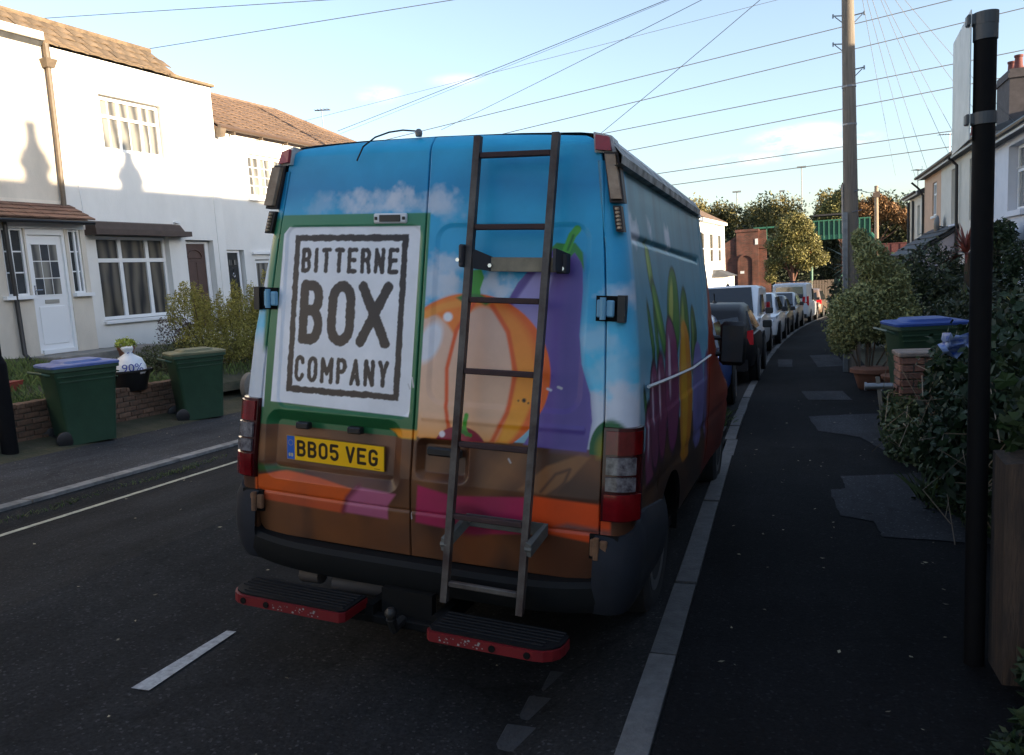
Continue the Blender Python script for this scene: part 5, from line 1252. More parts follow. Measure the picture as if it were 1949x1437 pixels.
right_house('near_house', 'pale terraced house on the right behind the viewer, casting shade over the street', -24, 3.1, -.1, 4.75, DKBR, [(-2, -.6, .6, 2.2)], ridge=6.30, chim=[(3.5, 4.2, -4, -3, 7.4, 2), (3.7, 4.4, -12, -11, 7.4, 2)])
right_house('near_house', 'pale terraced house on the right whose chimneys shade the white houses opposite', 3.11, 11.9, -.35, 4.75, DKBR, [(5, 6.3, .4, 2.0)], ridge=6.30, chim=[(3.8, 4.2, 6.12, 6.55, 6.95, 1), (3.8, 4.3, 8.05, 8.5, 6.85, 1)])
right_house('near_house', 'pale terraced house on the right next to the white house with the ivy arch', 11.91, 17.4, -.6, 4.6, DKBR, [(13.4, 14.6, .3, 2.0)], ridge=6.25)
H1 = right_house('ivy_white_house', 'bluish white rendered house with ivy round its doorway, nearest on the right', 17.41, 25.0, -1.0, 4.28, OFFW, [(21.55, 23.2, 2.42, 4.02), (18.9, 20.1, 2.42, 4.02), (20.2, 21.4, -.9, 1.30)], ridge=5.9)
for a, b in ((21.6, 23.15), (18.95, 20.05)):
    w_ = window(H1, a, b, 2.44, 4.0, .20, [.5], glass=NETG, fw=.07, s=-1, transom=3.4, bars=None)
    H1.p(MB().box(-.10, .2, a-.12, b+.12, 2.28, 2.415), 'sill', OFFW)
H1.p(MB().hexa([(.13, 21.65, 3.42), (.17, 21.65, 3.42), (.17, 22.3, 3.42), (.13, 22.3, 3.42), (-.02, 21.65, 3.40), (.02, 21.65, 3.36), (.02, 22.3, 3.36), (-.02, 22.3, 3.40)]), 'open_fanlight', UPVC)
H1.p(MB().box(.10, .16, 20.25, 21.35, -1.2, 1.1), 'front_door', mat('grey_door', (.35, .36, .38), .5))
H1.p(MB().box(-.03, .0, 20.02, 20.2, -1.0, 1.45).box(-.03, .0, 21.4, 21.58, -1.0, 1.45).box(-.04, .0, 19.95, 21.65, 1.3, 1.5), 'door_surround', OFFW)
H1.p(MB().tube([(-.05, 24.86, 4.2), (-.05, 24.86, -1)], .045, 8), 'downpipe', BLACKP, smooth=True)
H2 = right_house('cream_right_house', 'cream rendered terraced house with slate-roofed front extension, right of the peach house', 25.01, 33.9, -1.3, 4.66, CREAMR, [(30.35, 31.6, 2.42, 4.30), (27.0, 28.3, 2.42, 4.30)], rx=4.0, ridge=6.2, chim=[(1.75, 2.45, 31.9, 33.85, 7.55, 2)])
for a, b in ((30.38, 31.57), (27.03, 28.27)): window(H2, a, b, 2.44, 4.27, .16, [], glass=NETG, fw=.08, s=-1, transom=3.4)
H2.p(MB().box(-.08, .16, 30.3, 31.65, 2.32, 2.415), 'sill', OFFW)
H2.p(MB().tube([(-.34, 29.95, 4.55), (-.10, 29.95, 4.30), (-.07, 29.95, -1)], .05, 8), 'downpipe', BLACKP, smooth=True)
# front extension with mono-pitch slate roof
ext = H2.p(MB().prism([(.0, 30.05, -1.8), (-1.28, 30.05, -1.8), (-1.28, 30.05, 1.40), (0, 30.05, 2.20)], (0, 5.9, 0)), 'extension', PINKW)
ew_ = MB().prism([(-1.52, 29.95, 1.30), (-1.52, 29.95, 1.40), (.0, 29.95, 2.36), (.0, 29.95, 2.24)], (0, 6.1, 0)); H2.p(ew_, 'extension_roof', mat('dark_roof_edge', (.02, .02, .022), .7), ext)
for i in range(5):
    me = None
    for j in range(14):
        a, b = i/5, (i+1)/5; y = 29.93+j*.44; dx, dz = 1.52, .96
        P0 = Vector((-1.56+dx*a, y, 1.42+dz*a)); P1 = Vector((-1.56+dx*b*1.03, y, 1.42+dz*b*1.0)); up = Vector((-.53, 0, .85))
        mb = MB().hexa([P0+up*.012, P0+up*.012+Vector((0, .43, 0)), P1+Vector((0, .43, 0)), P1, P0+up*.045, P0+up*.045+Vector((0, .43, 0)), P1+up*.02+Vector((0, .43, 0)), P1+up*.02])
        H2.p(mb, 'roof_tile', SLATE, ext)
H2.p(MB().tube([(-1.30, 30.0, 1.05), (.02, 30.0, .98)], .035, 6), 'waste_pipe', BLACKP, ext)
H2.p(MB().box(-1.30, -1.281, 30.4, 31.2, -.1, .95), 'side_window', UPVC, ext)
H3 = right_house('peach_house', 'peach rendered terraced house with small white window, beyond the slate-roofed extension', 33.91, 38.4, -1.5, 4.66, PEACH, [(35.0, 36.1, 2.9, 4.22)], rx=4.0, ridge=6.2,
                 chim=[])
window(H3, 35.02, 36.08, 2.92, 4.20, .05, [.5], glass=NETG, fw=.07, s=-1, transom=3.75)
H3.p(MB().box(-.06, .05, 34.95, 36.15, 2.82, 2.915), 'sill', UPVC)
H3.p(MB().tube([(-.5, 38.45, 4.5), (-.2, 38.45, 4.2), (-.06, 38.42, 3.9), (-.06, 38.42, -1.5)], .045, 6), 'downpipe', BLACKP)
H4 = right_house('end_house', 'narrow cream end house with lower dark eaves beyond the peach house', 38.41, 43.2, -1.7, 4.12, CREAMR, [(39.6, 40.5, 2.2, 3.6)], rx=3.4, ridge=5.5, x0=4.72, chim=[(2.3, 2.8, 42.3, 42.8, 6.75, 1), (2.3, 2.8, 39.3, 39.8, 6.6, 1)])
window(H4, 39.62, 40.48, 2.22, 3.58, .10, [], glass=NETG, fw=.08, s=-1)
H4.p(MB().tube([(-.10, 43.0, 3.9), (-.10, 43.0, -1.7)], .06, 6).tube([(-.08, 41.4, 3.9), (-.08, 41.4, -1.7)], .06, 6), 'downpipe', BLACKP)
def aerial(loc, h, lab, w=.8, rz=0, n=7):
    t = thing('tv_aerial', lab, 'aerial', loc, (0, 0, rz), 'tv aerials on the right hand roofs')
    MB().tube([(0, 0, 0), (0, 0, h)], .022, 5).obj('mast', mat('alu', (.35, .35, .36), .4, metal=.8), t)
    mb = MB().tube([(-w*.6, 0, h-.06), (w*.6, 0, h-.03)], .016, 4)
    for k in range(n): x = -w*.55+w*1.1*k/(n-1); mb.tube([(x, -.16, h-.05), (x, .16, h-.05)], .010, 4); 
    mb.tube([(w*.55, 0, h-.22), (w*.6, 0, h+.14)], .012, 4).obj('elements', mat('alu', (.35, .35, .36), .4), t)
aerial((8.45, 43.5, 4.8), 3.5, 'tall tv aerial mast rising highest over the end house roof', .55)
aerial((7.6, 41.5, 4.9), 1.9, 'bushy tv aerial on a bent pole between the tall mast and the eaves', .9, .4, 9)
aerial((6.5, 42.8, 4.2), 1.25, 'low cluttered tv aerial at the far left corner of the end house roof', .6, .9, 9)
sdh = thing('satellite_dish', 'dark round satellite dish on the peach house above the extension roof', 'satellite dish', (5.55, 33.0, 2.45))
MB().lathe([(.0, 0), (.25, .04), (.38, .12), (.39, .13), (.25, .06), (0, .02)], 20, (0, 0, 0), 'x').obj('dish', mat('dark_dish', (.03, .03, .033), .5), sdh, smooth=True)
MB().tube([(.05, 0, 0), (.5, 0, -.1)], .025, 6).obj('arm', BLACKP, sdh)

# ================================================================ street furniture
tp = thing('telegraph_pole', 'tall weathered wooden telegraph pole on the right pavement, nearest of the two poles', 'telegraph pole', (1.37, 16.2, gh(1.37, 16.2)))
zb_ = tp.location.z
MB().tube([(0, 0, -.2), (-.03, 0, 3), (-.07, 0, 6.6), (-.10, 0, 9.1)], [.145, .13, .105, .09], 18).obj('pole', WOODP, tp, smooth=True)
for (z, s) in ((5.87, -1), (5.85, 1), (5.38, -1), (4.91, 1)):
    z -= zb_; mb = MB().tube([(-.06+s*.08, 0, z), (-.06+s*.26, 0, z+.02)], .012, 5).tube([(-.06+s*.26, 0, z-.02), (-.06+s*.26, 0, z+.05)], .016, 5).tube([(-.06+s*.23, 0, z), (-.06+s*.08, 0, z-.14)], .008, 4); mb.obj('step_bracket', mat('galvanised', (.30, .31, .33), .45, metal=.7, var=.3), tp)
for z, x in ((4.62, -.055), (3.95, -.045)): MB().lathe([(.118, z-zb_-.015), (.124, z-zb_-.015), (.124, z-zb_+.015), (.118, z-zb_+.015)], 16, (x, 0, 0)).obj('steel_band', _m['galvanised'], tp)
MB().tube([(.02, -.13, 3.35), (.15, -.15, 3.37)], .01, 5).tube([(-.02, -.14, 2.98), (.15, -.15, 3.0)], .01, 5).tube([(-.16, -.03, 2.6), (-.17, -.03, 3.5)], .03, 6).obj('cable_clip', _m['galvanised'], tp)
MB().box(-.185, -.10, -.17, -.13, -.0, 2.98).box(-.185, -.165, -.19, -.17, 0, 2.98).box(-.12, -.10, -.19, -.17, 0, 2.98).obj('cable_guard', _m['galvanised'], tp)
p2 = thing('telegraph_pole', 'distant sunlit telegraph pole with cross box beyond the big pole', 'telegraph pole', (5.98, 54, sl(54)))
MB().tube([(0, 0, -.5), (-.07, 0, 7.8)], [.15, .11], 10).obj('pole', mat('pale_pole_wood', (.34, .26, .19), .85, var=.3, scale=3, stretch=(10, 10, .5)), p2, smooth=True)
MB().box(-.26, .12, -.14, .14, 7.1, 7.45).obj('terminal_box', mat('brown_box', (.10, .07, .055), .7), p2)
sp = thing('sign_post', 'thick dark steel sign post at the right edge holding a pale plate edge-on', 'sign post', (.755, 3.5, gh(.755, 3.5)))
zs = sp.location.z
MB().tube([(.0, 0, -.02), (0, 0, 2.50)], .0385, 20).obj('post', BLACKPAINT, sp, smooth=True)
MB().tube([(0, 0, 2.47), (0, 0, 2.545)], .042, 20).obj('cap', mat('grey_pvc_cap', (.05, .06, .07), .5), sp, smooth=True)
for z in (2.06, 2.42): MB().lathe([(.0385, z-zs-.022), (.043, z-zs-.022), (.043, z-zs+.022), (.0385, z-zs+.022)], 20).bbox(-.065, -.03, -.02, .02, z-zs-.02, z-zs+.02, .004).obj('clip', _m['grey_pvc_cap'], sp)
mb = MB(); a = Vector((-.052, -.02, 0)); b = Vector((-.012, .50, 0)); nn = Vector((-(b-a).y, (b-a).x, 0)).normalized()*.002
P = [a+Vector((0, 0, 1.985-zs)), b+Vector((0, 0, 1.985-zs)), b+Vector((0, 0, 2.455-zs)), a+Vector((0, 0, 2.455-zs))]
mb.hexa([P[0]-nn, P[1]-nn, P[1]+nn, P[0]+nn, P[3]-nn, P[2]-nn, P[2]+nn, P[3]+nn]).obj('sign_plate', mat('pale_sign_face', (.62, .66, .66), .5, col2=(.42, .47, .47), scale=7, detail=8), sp)
gpz = gh(.86, 3.36)
gpst = thing('gate_post', 'old brown timber post at the bottom right edge under the hedge', 'post', (.935, 3.42, gpz))
MB().hexa([(-.12, -.10, -.05), (.14, -.10, -.05), (.14, .12, -.05), (-.12, .12, -.05), (-.125, -.09, .88), (.13, -.10, .90), (.13, .10, .90), (-.12, .11, .89)]).obj('body', mat('weathered_board', (.085, .055, .038), .95, col2=(.03, .023, .02), scale=4, stretch=(12, 12, 1.2), bump=.8, bscale=14), gpst)
bl = thing('bollard', 'thin black bollard with a white reflective band on the far pavement', 'bollard', gp(1.80, 25.0))
MB().tube([(0, 0, 0), (0, 0, 1.02)], .06, 12).obj('post', BLACKPAINT, bl, smooth=True)
MB().tube([(0, 0, .72), (0, 0, .98)], .066, 12).obj('white_band', mat('white_band', (.75, .75, .75), .5), bl, smooth=True)

# brick gate pillar, each brick its own
def gate_pillar():
    bx, by = 1.38, 9.1; z0 = gh(bx, by)-.09
    t = thing('gate_pillar', 'crumbling red brick gate pillar in front of the blue-lidded bin', 'pillar', (bx, by, z0), (0, 0, .06))
    MB().box(-.165, .165, -.165, .165, -.05, .93).obj('mortar', MORTAR, t)
    M_ = mat('crumbling_brick', (.27, .125, .085), .92, col2=(.11, .065, .055), scale=9, bump=.9, bscale=30, var=.5)
    me = MB().bbox(0, .215, -.022, .09, 0, .066, .007).mesh('brick', M_); mh = MB().bbox(0, .108, -.022, .09, 0, .066, .007).mesh('brick', M_)
    for c in range(12):
        for k in range(4):
            a = k*pi/2; off = -.18 if c % 2 else -.18+.118
            R_ = Matrix.Rotation(a, 3, 'Z')
            for (m_, xx) in (((me, -.172), (mh, .055)) if c % 2 else ((mh, -.172), (me, -.052))):
                j = random.uniform(-.008, .006); p_ = R_ @ Vector((xx, -.160+j, 0))
                if random.random() < .05: continue
                link('brick', m_, t, (p_.x, p_.y, c*.077+.004), (random.uniform(-.01, .01), 0, a+random.uniform(-.02, .02)))
    MB().bbox(-.20, .20, -.20, .20, .925, .975, .012).obj('cap_stone', mat('worn_cap', (.30, .24, .20), .9, var=.4, scale=8, bump=.6), t)
    return t
gate_pillar()
gl = thing('gate_latch', 'short galvanised gate tube jutting from the brick gate pillar', 'gate hardware', (1.15, 9.0, .19))
MB().tube([(-.27, 0, 0), (.0, 0, .0)], .035, 12).obj('tube', _m['galvanised'], gl, smooth=True)
MB().tube([(-.275, 0, 0), (-.255, 0, 0)], .045, 12).obj('collar', _m['galvanised'], gl, smooth=True)
MB().hexa([(-.10, -.01, -.5), (-.07, -.01, -.5), (-.07, .01, -.5), (-.10, .01, -.5), (-.17, -.01, .1), (-.13, -.01, .1), (-.13, .01, .1), (-.17, .01, .1)]).obj('stay', mat('grey_timber', (.22, .20, .17), .9), gl)
mk = thing('planter_pot', 'wide terracotta pot at the foot of the pale shrub by the telegraph pole', 'plant pot', gp(1.38, 13.2))
MB().lathe([(.16, 0), (.19, .02), (.26, .26), (.31, .27), (.31, .33), (.27, .33)], 22).obj('pot', mat('terracotta', (.33, .13, .07), .85, var=.25), mk, smooth=True)
mk = thing('planter_pot', 'round terracotta bowl between the pale shrub and the green bin', 'plant pot', gp(1.75, 12.6))
MB().lathe([(.14, 0), (.22, .14), (.30, .22), (.31, .26), (.27, .26)], 22).obj('pot', _m['terracotta'], mk, smooth=True)

# ================================================================ planting on the right
PALEG = mat('pale_green_leaf', (.22, .24, .10), .7, island=.45)
DARKG = mat('dark_green_leaf', (.030, .045, .018), .55, island=.5)
IVYG = mat('ivy_leaf', (.017, .036, .010), .7, island=.55)
MIDG = mat('mid_green_leaf', (.06, .085, .03), .65, island=.5)
sc_ = 'shrubs and hedges in the right hand gardens'
bush('pale_shrub', 'large pale green small-leaved shrub behind the telegraph pole, taller than the bin', 'shrub', gp(1.35, 13.4),
     [(0, 0, 1.2), (.25, .2, 1.6), (-.25, -.1, 1.15), (.4, .2, 1.1), (.05, 0, 2.0), (-.35, .1, .85), (.5, -.1, .8), (-.1, .1, 2.3)], [(.42, .42, .5), (.38, .4, .45), (.36, .4, .42), (.38, .4, .45), (.26, .3, .3), (.25, .3, .35), (.3, .3, .4), (.14, .16, .2)], 30000, .036, PALEG, 9, seed=11, group=sc_)
bush('dark_shrub', 'dark mixed shrubbery in front of the pinkish extension wall', 'shrub', gp(3.0, 17.8),
     [(0, 0, 1.0), (.8, .5, .9), (-.6, 1.5, 1.2), (.3, 2, 1.6), (1.6, 0, .7), (-.5, .1, 1.6), (1.0, 2, 1.1), (2.2, 0, .9)], [(.7, .7, .9), (.7, .7, .8), (.6, .8, .9), (.7, .8, .8), (.7, .7, .7), (.5, .6, .55), (.7, .7, .8), (.5, .7, .6)], 15000, .075, DARKG, 6, seed=12, group=sc_)
bush('dark_shrub', 'dark evergreen bush on the far pavement edge left of the telegraph pole', 'shrub', gp(1.85, 21.5),
     [(0, 0, .8), (-.2, .2, 1.35), (.4, .5, 1.3), (.3, 1.3, 1.7), (.6, .3, .7)], [(.55, .7, .7), (.40, .6, .6), (.6, .7, .8), (.5, .6, .7), (.5, .5, .6)], 9000, .075, DARKG, 5, seed=13, group=sc_)
bush('low_bush', 'low dark bush filling the garden behind the brick gate pillar', 'shrub', gp(2.6, 11.8),
     [(0, 0, .5), (.5, 1.0, .6), (.2, 2.4, .7), (1.2, 1, .7), (1.2, -1.0, .7)], [(.6, .7, .5), (.6, .8, .6), (.7, .7, .6), (.8, .9, .7), (.7, .8, .7)], 12000, .06, DARKG, 5, seed=14, group=sc_)
def spiky(name, lab, loc, n, L_, M, h=.9, seed=1, trunk=True, w=.022, cat='plant'):
    t = thing(name, lab, cat, loc); r = random.Random(seed); mb = MB()
    for k in range(n):
        a = r.uniform(0, 2*pi); e = r.uniform(-.3, 1.35); l = L_*r.uniform(.7, 1.1)
        d = Vector((cos(a)*cos(e), sin(a)*cos(e), sin(e))); s = Vector((-sin(a), cos(a), 0))*w
        p0 = Vector((0, 0, h)); p1 = p0+d*l*.5; p2_ = p0+d*l-Vector((0, 0, l*.16*cos(e)))
        mb.quad(p0-s*.6, p0+s*.6, p1+s, p1-s); mb.quad(p1-s, p1+s, p2_+s*.05, p2_-s*.05)
    if trunk: MB().tube([(0, 0, 0), (.02, 0, h)], [.07, .05], 8).obj('stem', mat('bark', (.09, .065, .045), .9), t)
    mb.obj('leaves', M, t, fix=False); return t
spiky('spiky_plant', 'red-leaved spiky cordyline beside the dark sign post', (3.62, 18, gh(3.6, 18)), 60, .62, mat('red_leaf', (.20, .055, .04), .6, island=.4), 2.1, 2, w=.03)
spiky('spiky_plant', 'green spiky yucca leaning over the pavement left of the telegraph pole', (1.75, 20.2, gh(1.75, 20.2)), 110, .85, mat('yucca_leaf', (.06, .09, .035), .5, island=.4), 2.1, 4, w=.03)
spiky('spiky_plant', 'grey-green spiky plant in front of the pinkish extension wall', (3.55, 16.6, gh(3.5, 16.6)), 60, .5, mat('grey_leaf', (.11, .13, .11), .5, island=.4), 1.1, 5, w=.03)
spiky('spiky_plant', 'dark green spiky palm at the foot of the red cordyline', (3.1, 15.2, gh(3.1, 15.2)), 60, .55, _m['yucca_leaf'], 1.0, 6, w=.03)
ivy = thing('climbing_ivy', 'dark ivy climbing round the doorway arch of the bluish white house', 'ivy', (5.3, 21.2, -.9))
leaves('foliage', [(-.2, -.6, 1.2), (-.2, 1.3, 1.0), (-.2, 1.5, 1.9), (-.25, .3, 2.75), (-.25, .9, 2.6), (-.2, 2.0, 2.2), (-.2, 2.4, 1.2), (-.2, -.5, 2.2)], [(.25, .3, 1.0), (.3, .5, 1.0), (.3, .5, .6), (.3, .6, .35), (.3, .5, .4), (.3, .5, .5), (.3, .5, .9), (.25, .35, .5)], 9000, .075, IVYG, ivy, seed=21)
# near hedge: single large ivy leaves in front, the rest as one mass
HEDGE = thing('ivy_hedge', 'dark overgrown ivy hedge spilling over the garden edge behind the sign post', 'hedge', (1.6, 5.6, gh(1.6, 5.6)))
hc = [(-.28, -1.5, 1.0), (-.15, -.9, 1.05), (-.10, -.2, .85), (0, .6, .80), (0, 1.4, .72), (.1, 2.2, .65), (.4, -1.2, .9), (.5, 0, 1.05), (.6, 1.2, 1.0), (.05, 2.8, .45), (.7, 2.4, .8), (-.1, -1.1, 1.35), (.2, -.2, 1.35), (-.38, .0, .45), (-.25, 1.0, .35), (-.05, -1.9, .95), (.3, -2.3, 1.0), (-.62, -2.05, 1.12), (-.45, -1.7, 1.2)]
hr = [(.32, .45, .42), (.40, .5, .45), (.46, .6, .50), (.46, .6, .52), (.42, .6, .5), (.40, .5, .46), (.6, .8, .8), (.6, .8, .7), (.6, .8, .7), (.3, .5, .45), (.6, .7, .6), (.22, .35, .2), (.4, .4, .25), (.26, .6, .40), (.3, .7, .38), (.3, .45, .5), (.4, .5, .6), (.16, .22, .14), (.2, .3, .2)]
tag(leaves('foliage', hc, hr, 52000, .055, IVYG, HEDGE, seed=31, zmin=0, aspect=1.25), kind='stuff')
def ivy_leaf_mesh(M):
    P = [(0, 0, 0), (.35, -.12, .05), (.62, .10, .02), (.50, .38, .05), (.58, .62, .0), (.25, .66, .06), (0, 1.0, .0), (-.25, .66, .06), (-.58, .62, 0), (-.5, .38, .05), (-.62, .10, .02), (-.35, -.12, .05)]
    mb = MB(); mb.v = P+[(0, .35, -.04)]; mb.f = [(i, (i+1) % 12, 12) for i in range(12)]
    return mb.mesh('leaf', M, fix=False)
LM = [ivy_leaf_mesh(IVYG), ivy_leaf_mesh(mat('glossy_ivy_leaf', (.026, .055, .014), .6, island=.3)), ivy_leaf_mesh(mat('yellow_ivy_leaf', (.28, .30, .03), .5, island=.3))]
g_ = np.random.default_rng(77); k = 0
while k < 290:
    i = g_.integers(0, len(hc)); d = g_.normal(size=3); d /= np.linalg.norm(d)
    if d[0]*.6+d[1]*.75 > .05: continue
    p = np.array(hc[i])+d*np.array(hr[i])*g_.uniform(.98, 1.12)
    if p[2] < .02: continue
    q = Vector(d).to_track_quat('Z', 'Y').to_euler(); s = g_.uniform(.045, .085)
    m_ = LM[2] if g_.random() < .05 else LM[int(g_.random() < .4)]
    o = link('leaf', m_, HEDGE, tuple(p), (q.x+g_.normal()*.4, q.y+g_.normal()*.4, g_.uniform(0, 6.28))); o.scale = (s, s, s); k += 1
mb = MB(); rr_ = random.Random(9)
for k in range(70):
    x, y, z = rr_.uniform(-.6, -.1), rr_.uniform(-1.2, 2.8), rr_.uniform(.1, .9)
    mb.tube([(x, y, z), (x-rr_.uniform(.0, .2), y+rr_.uniform(-.3, .3), z+rr_.uniform(-.15, .2)), (x-rr_.uniform(0, .25), y+rr_.uniform(-.5, .5), z-rr_.uniform(.0, .25))], .0035, 3)
mb.obj('dry_stems', mat('dry_stem', (.20, .15, .10), .85, island=.4), HEDGE)
bush('verge_plants', 'grassy weeds and trailing stems along the right pavement edge below the pillar', 'weeds', gp(1.22, 7.8),
     [(-.05, 0, .12), (0, .8, .15), (.1, -.7, .15), (.05, 1.4, .2), (-.1, -1.6, .08), (0.05, -2.3, .10)], [(.25, .4, .25), (.25, .4, .28), (.25, .4, .3), (.2, .4, .3), (.16, .4, .12), (.16, .4, .18)], 6500, .04, MIDG, 4, seed=15, bl=260, blh=.2)
bush('corner_weeds', 'small leafy weeds growing at the bottom right corner of the pavement', 'weeds', gp(.72, 2.72), [(0, 0, .05), (.12, .15, .07), (.02, -.3, .05)], [(.09, .1, .07), (.1, .1, .08), (.1, .1, .06)], 500, .035, IVYG, 3, seed=16)
bush('corner_weeds', 'leafy weeds climbing at the foot of the old timber post', 'weeds', gp(.93, 3.15), [(0, 0, .12), (.08, .1, .2)], [(.10, .12, .14), (.1, .12, .14)], 700, .04, IVYG, 3, seed=17)
bagR = thing('crisp_bag', 'crumpled blue and white wrapper caught in the hedge beside the sign post', 'litter', (1.17, 6.05, .93))
g = np.random.default_rng(8); mb = MB().grid([[(.2*(i/6-.5)+.015*g.normal(), .05*g.normal(), .13*(j/5-.5)+.012*g.normal()) for j in range(6)] for i in range(7)])
mb.obj('wrapper', mat('blue_white_print', (.03, .10, .50), .35, col2=(.55, .62, .72), scale=14), bagR, smooth='all')

# ================================================================ parked cars
def car_mesh(t, L_, Wd, secs, cab, M, roofM, glass, kind):
    """secs: (y, halfwidth, zbelt); cab: (y, zroof, halfwidth at roof)"""
    rows = []
    for (y, w, zb, lo) in secs:
        h = [(w*.80, lo), (w*.97, lo+.10), (w, lo+.28), (w*.99, zb-.16), (w*.955, zb-.03), (w*.86, zb), (0, zb+.02)]
        rows.append([(x, y, z) for x, z in h]+[(-x, y, z) for x, z in h[::-1][1:]])
    mb = MB().grid(rows); n = len(rows[0])
    mb.poly(rows[0]); mb.poly(rows[-1])
    # wheel arch blisters are dark discs set behind the wheels
    mb.obj('body', M, t, smooth=True)
    rows = []
    for (y, z, w, yb) in cab:
        zb = float(np.interp(y, [s[0] for s in secs], [s[2] for s in secs])); wb = float(np.interp(y, [s[0] for s in secs], [s[1] for s in secs]))*.90
        rows.append([(wb, y, zb-.02), (w+(wb-w)*.5+.01, y, (z+zb)/2), (w+.02, y, z-.06), (w*.9, y, z), (0, y, z+.02), (-w*.9, y, z), (-w-.02, y, z-.06), (-(w+(wb-w)*.5+.01), y, (z+zb)/2), (-wb, y, zb-.02)])
    mb = MB().grid(rows); mb.poly(rows[0]); mb.poly(rows[-1]); mb.obj('roof', roofM, t, smooth=True)
def make_car(name, label, cat, x, y, head, spec, M, group='cars parked along the right kerb', glass=None):
    """spec: dict of proportions; head=+1 nose away from the viewer, -1 towards"""
    L_, Wd, H = spec['L'], spec['W'], spec['H']; hw = Wd/2; bz = spec.get('belt', .92); van = spec.get('van')
    yc = y+L_/2; ang = -math.atan(2*.0017*max(0, yc-7))
    z = (gh(x-.7, yc)+gh(x+.7, yc))/2
    t = thing(name, label, cat, (x, yc, z), (-SL if head > 0 else SL, 0, ang+(0 if head > 0 else pi)), group)
    glass = glass or mat('car_glass', (.02, .025, .03), .05, spec=.9)
    h = L_/2; nose = spec.get('nose', .80); lo = .22
    secs = [(-h, hw*.80, bz-.12, .30), (-h+.10, hw*.93, bz-.02, .24), (-h+.5, hw, bz, lo), (0, hw, bz, lo), (h-1.35, hw, bz-.02, lo), (h-.95, hw*.985, bz-.06, lo), (h-.35, hw*.93, nose, lo), (h-.08, hw*.82, nose-.14, .24), (h, hw*.68, nose-.26, .30)]
    wsb = h-1.15 if not van else h-.95; wst = h-1.15-.80 if not van else h-1.65
    if van: cab = [(-h+.04, bz+.02, hw*.84, 0), (-h+.06, H-.10, hw*.80, 0), (-h+.25, H-.01, hw*.82, 0), (wst-.4, H, hw*.82, 0), (wst, H-.02, hw*.80, 0), (wsb, bz+.0, hw*.80, 0)]
    else: cab = [(-h+.12, bz, hw*.78, 0), (-h+.50, H-.14, hw*.70, 0), (-h+.85, H-.03, hw*.70, 0), (-.1, H, hw*.71, 0), (wst, H-.04, hw*.69, 0), (wsb, bz-.02, hw*.76, 0)]
    car_mesh(t, L_, Wd, secs, cab, M, M, glass, van)
    e = .014
    # windscreen
    def quad_panel(P, nm, th=.02):
        a = [Vector(p) for p in P]; n_ = (a[1]-a[0]).cross(a[3]-a[0]).normalized()*th
        return MB().hexa([a[0]-n_, a[1]-n_, a[2]-n_, a[3]-n_, a[0]+n_, a[1]+n_, a[2]+n_, a[3]+n_]).obj(nm, glass, t)
    q = .06
    quad_panel([(-hw*.74, wsb-.02, bz+.03), (hw*.74, wsb-.02, bz+.03), (hw*.64, wst+.03, H-.08), (-hw*.64, wst+.03, H-.08)], 'windscreen', .05)
    if not van: quad_panel([(-hw*.70, -h+.15, bz+.05), (hw*.70, -h+.15, bz+.05), (hw*.60, -h+.50, H-.20), (-hw*.60, -h+.50, H-.20)], 'rear_window', .03)
    elif spec.get('rearglass'): quad_panel([(-hw*.70, -h+.05, bz+.15), (hw*.70, -h+.05, bz+.15), (hw*.66, -h+.06, H-.2), (-hw*.66, -h+.06, H-.2)], 'rear_window', .02)
    for s in (-1, 1):
        spans = [(wsb-.12, wst+.02, .0)] 
        ya = wsb-.22; yb = wst-.05; yc_ = yb-.75; yd = yc_-.06; ye = -h+.55
        def side(y0, y1, y2, y3):
            pb = lambda yy: (s*(hw*.90+.006), yy, bz+.03); pt = lambda yy: (s*(hw*.70+.055), yy, H-.15)
            if van: pt = lambda yy: (s*(hw*.82+.040), yy, bz+.03+(H-bz)*.62)
            a = [Vector(pb(y0)), Vector(pb(y1)), Vector(pt(y2)), Vector(pt(y3))]; n_ = Vector((s*.018, 0, .004))
            return MB().hexa([p-n_ for p in a]+[p+n_ for p in a]).obj('side_window', glass, t)
        side(ya, yc_, yc_, yb-.05)
        if not van: side(yd, ye, ye+.35, yd)
        MB().bbox(s*(hw+.10)-.09, s*(hw+.10)+.09, wsb-.40, wsb-.28, bz+.0, bz+.15, .02).obj('door_mirror', BLACKP if spec.get('darkmir', 1) else M, t, smooth=True)
        mb = MB(); mb.hexa([(s*hw*.52, h-.20, nose-.22), (s*hw*.90, h-.42, nose-.20), (s*hw*.90, h-.6, nose-.20), (s*hw*.52, h-.5, nose-.22), (s*hw*.56, h-.12, nose-.05), (s*hw*.955, h-.44, nose-.02), (s*hw*.94, h-.7, nose-.0), (s*hw*.56, h-.5, nose-.03)])
        mb.hexa([(s*hw*.5, h-.02, nose-.20), (s*hw*.86, h-.14, nose-.18), (s*hw*.86, h-.3, nose-.18), (s*hw*.5, h-.3, nose-.20), (s*hw*.54, h-.06, nose-.07), (s*hw*.90, h-.26, nose-.04), (s*hw*.9, h-.4, nose-.04), (s*hw*.54, h-.4, nose-.06)])
        mb.obj('headlight', mat('headlamp_glass', (.45, .47, .5), .08, spec=.9), t)
        tz0, tz1 = (bz-.20, bz+.02) if not van else (bz-.22, bz+.22)
        MB().hexa([(s*hw*.62, -h-.01, tz0), (s*hw*.96, -h+.10, tz0), (s*hw*.96, -h+.25, tz0), (s*hw*.62, -h+.2, tz0), (s*hw*.66, -h+.0, tz1), (s*hw*.95, -h+.10, tz1+.04), (s*hw*.95, -h+.25, tz1+.04), (s*hw*.66, -h+.2, tz1)]).obj('tail_light', mat('car_tail_lens', (.50, .012, .02), .12), t)
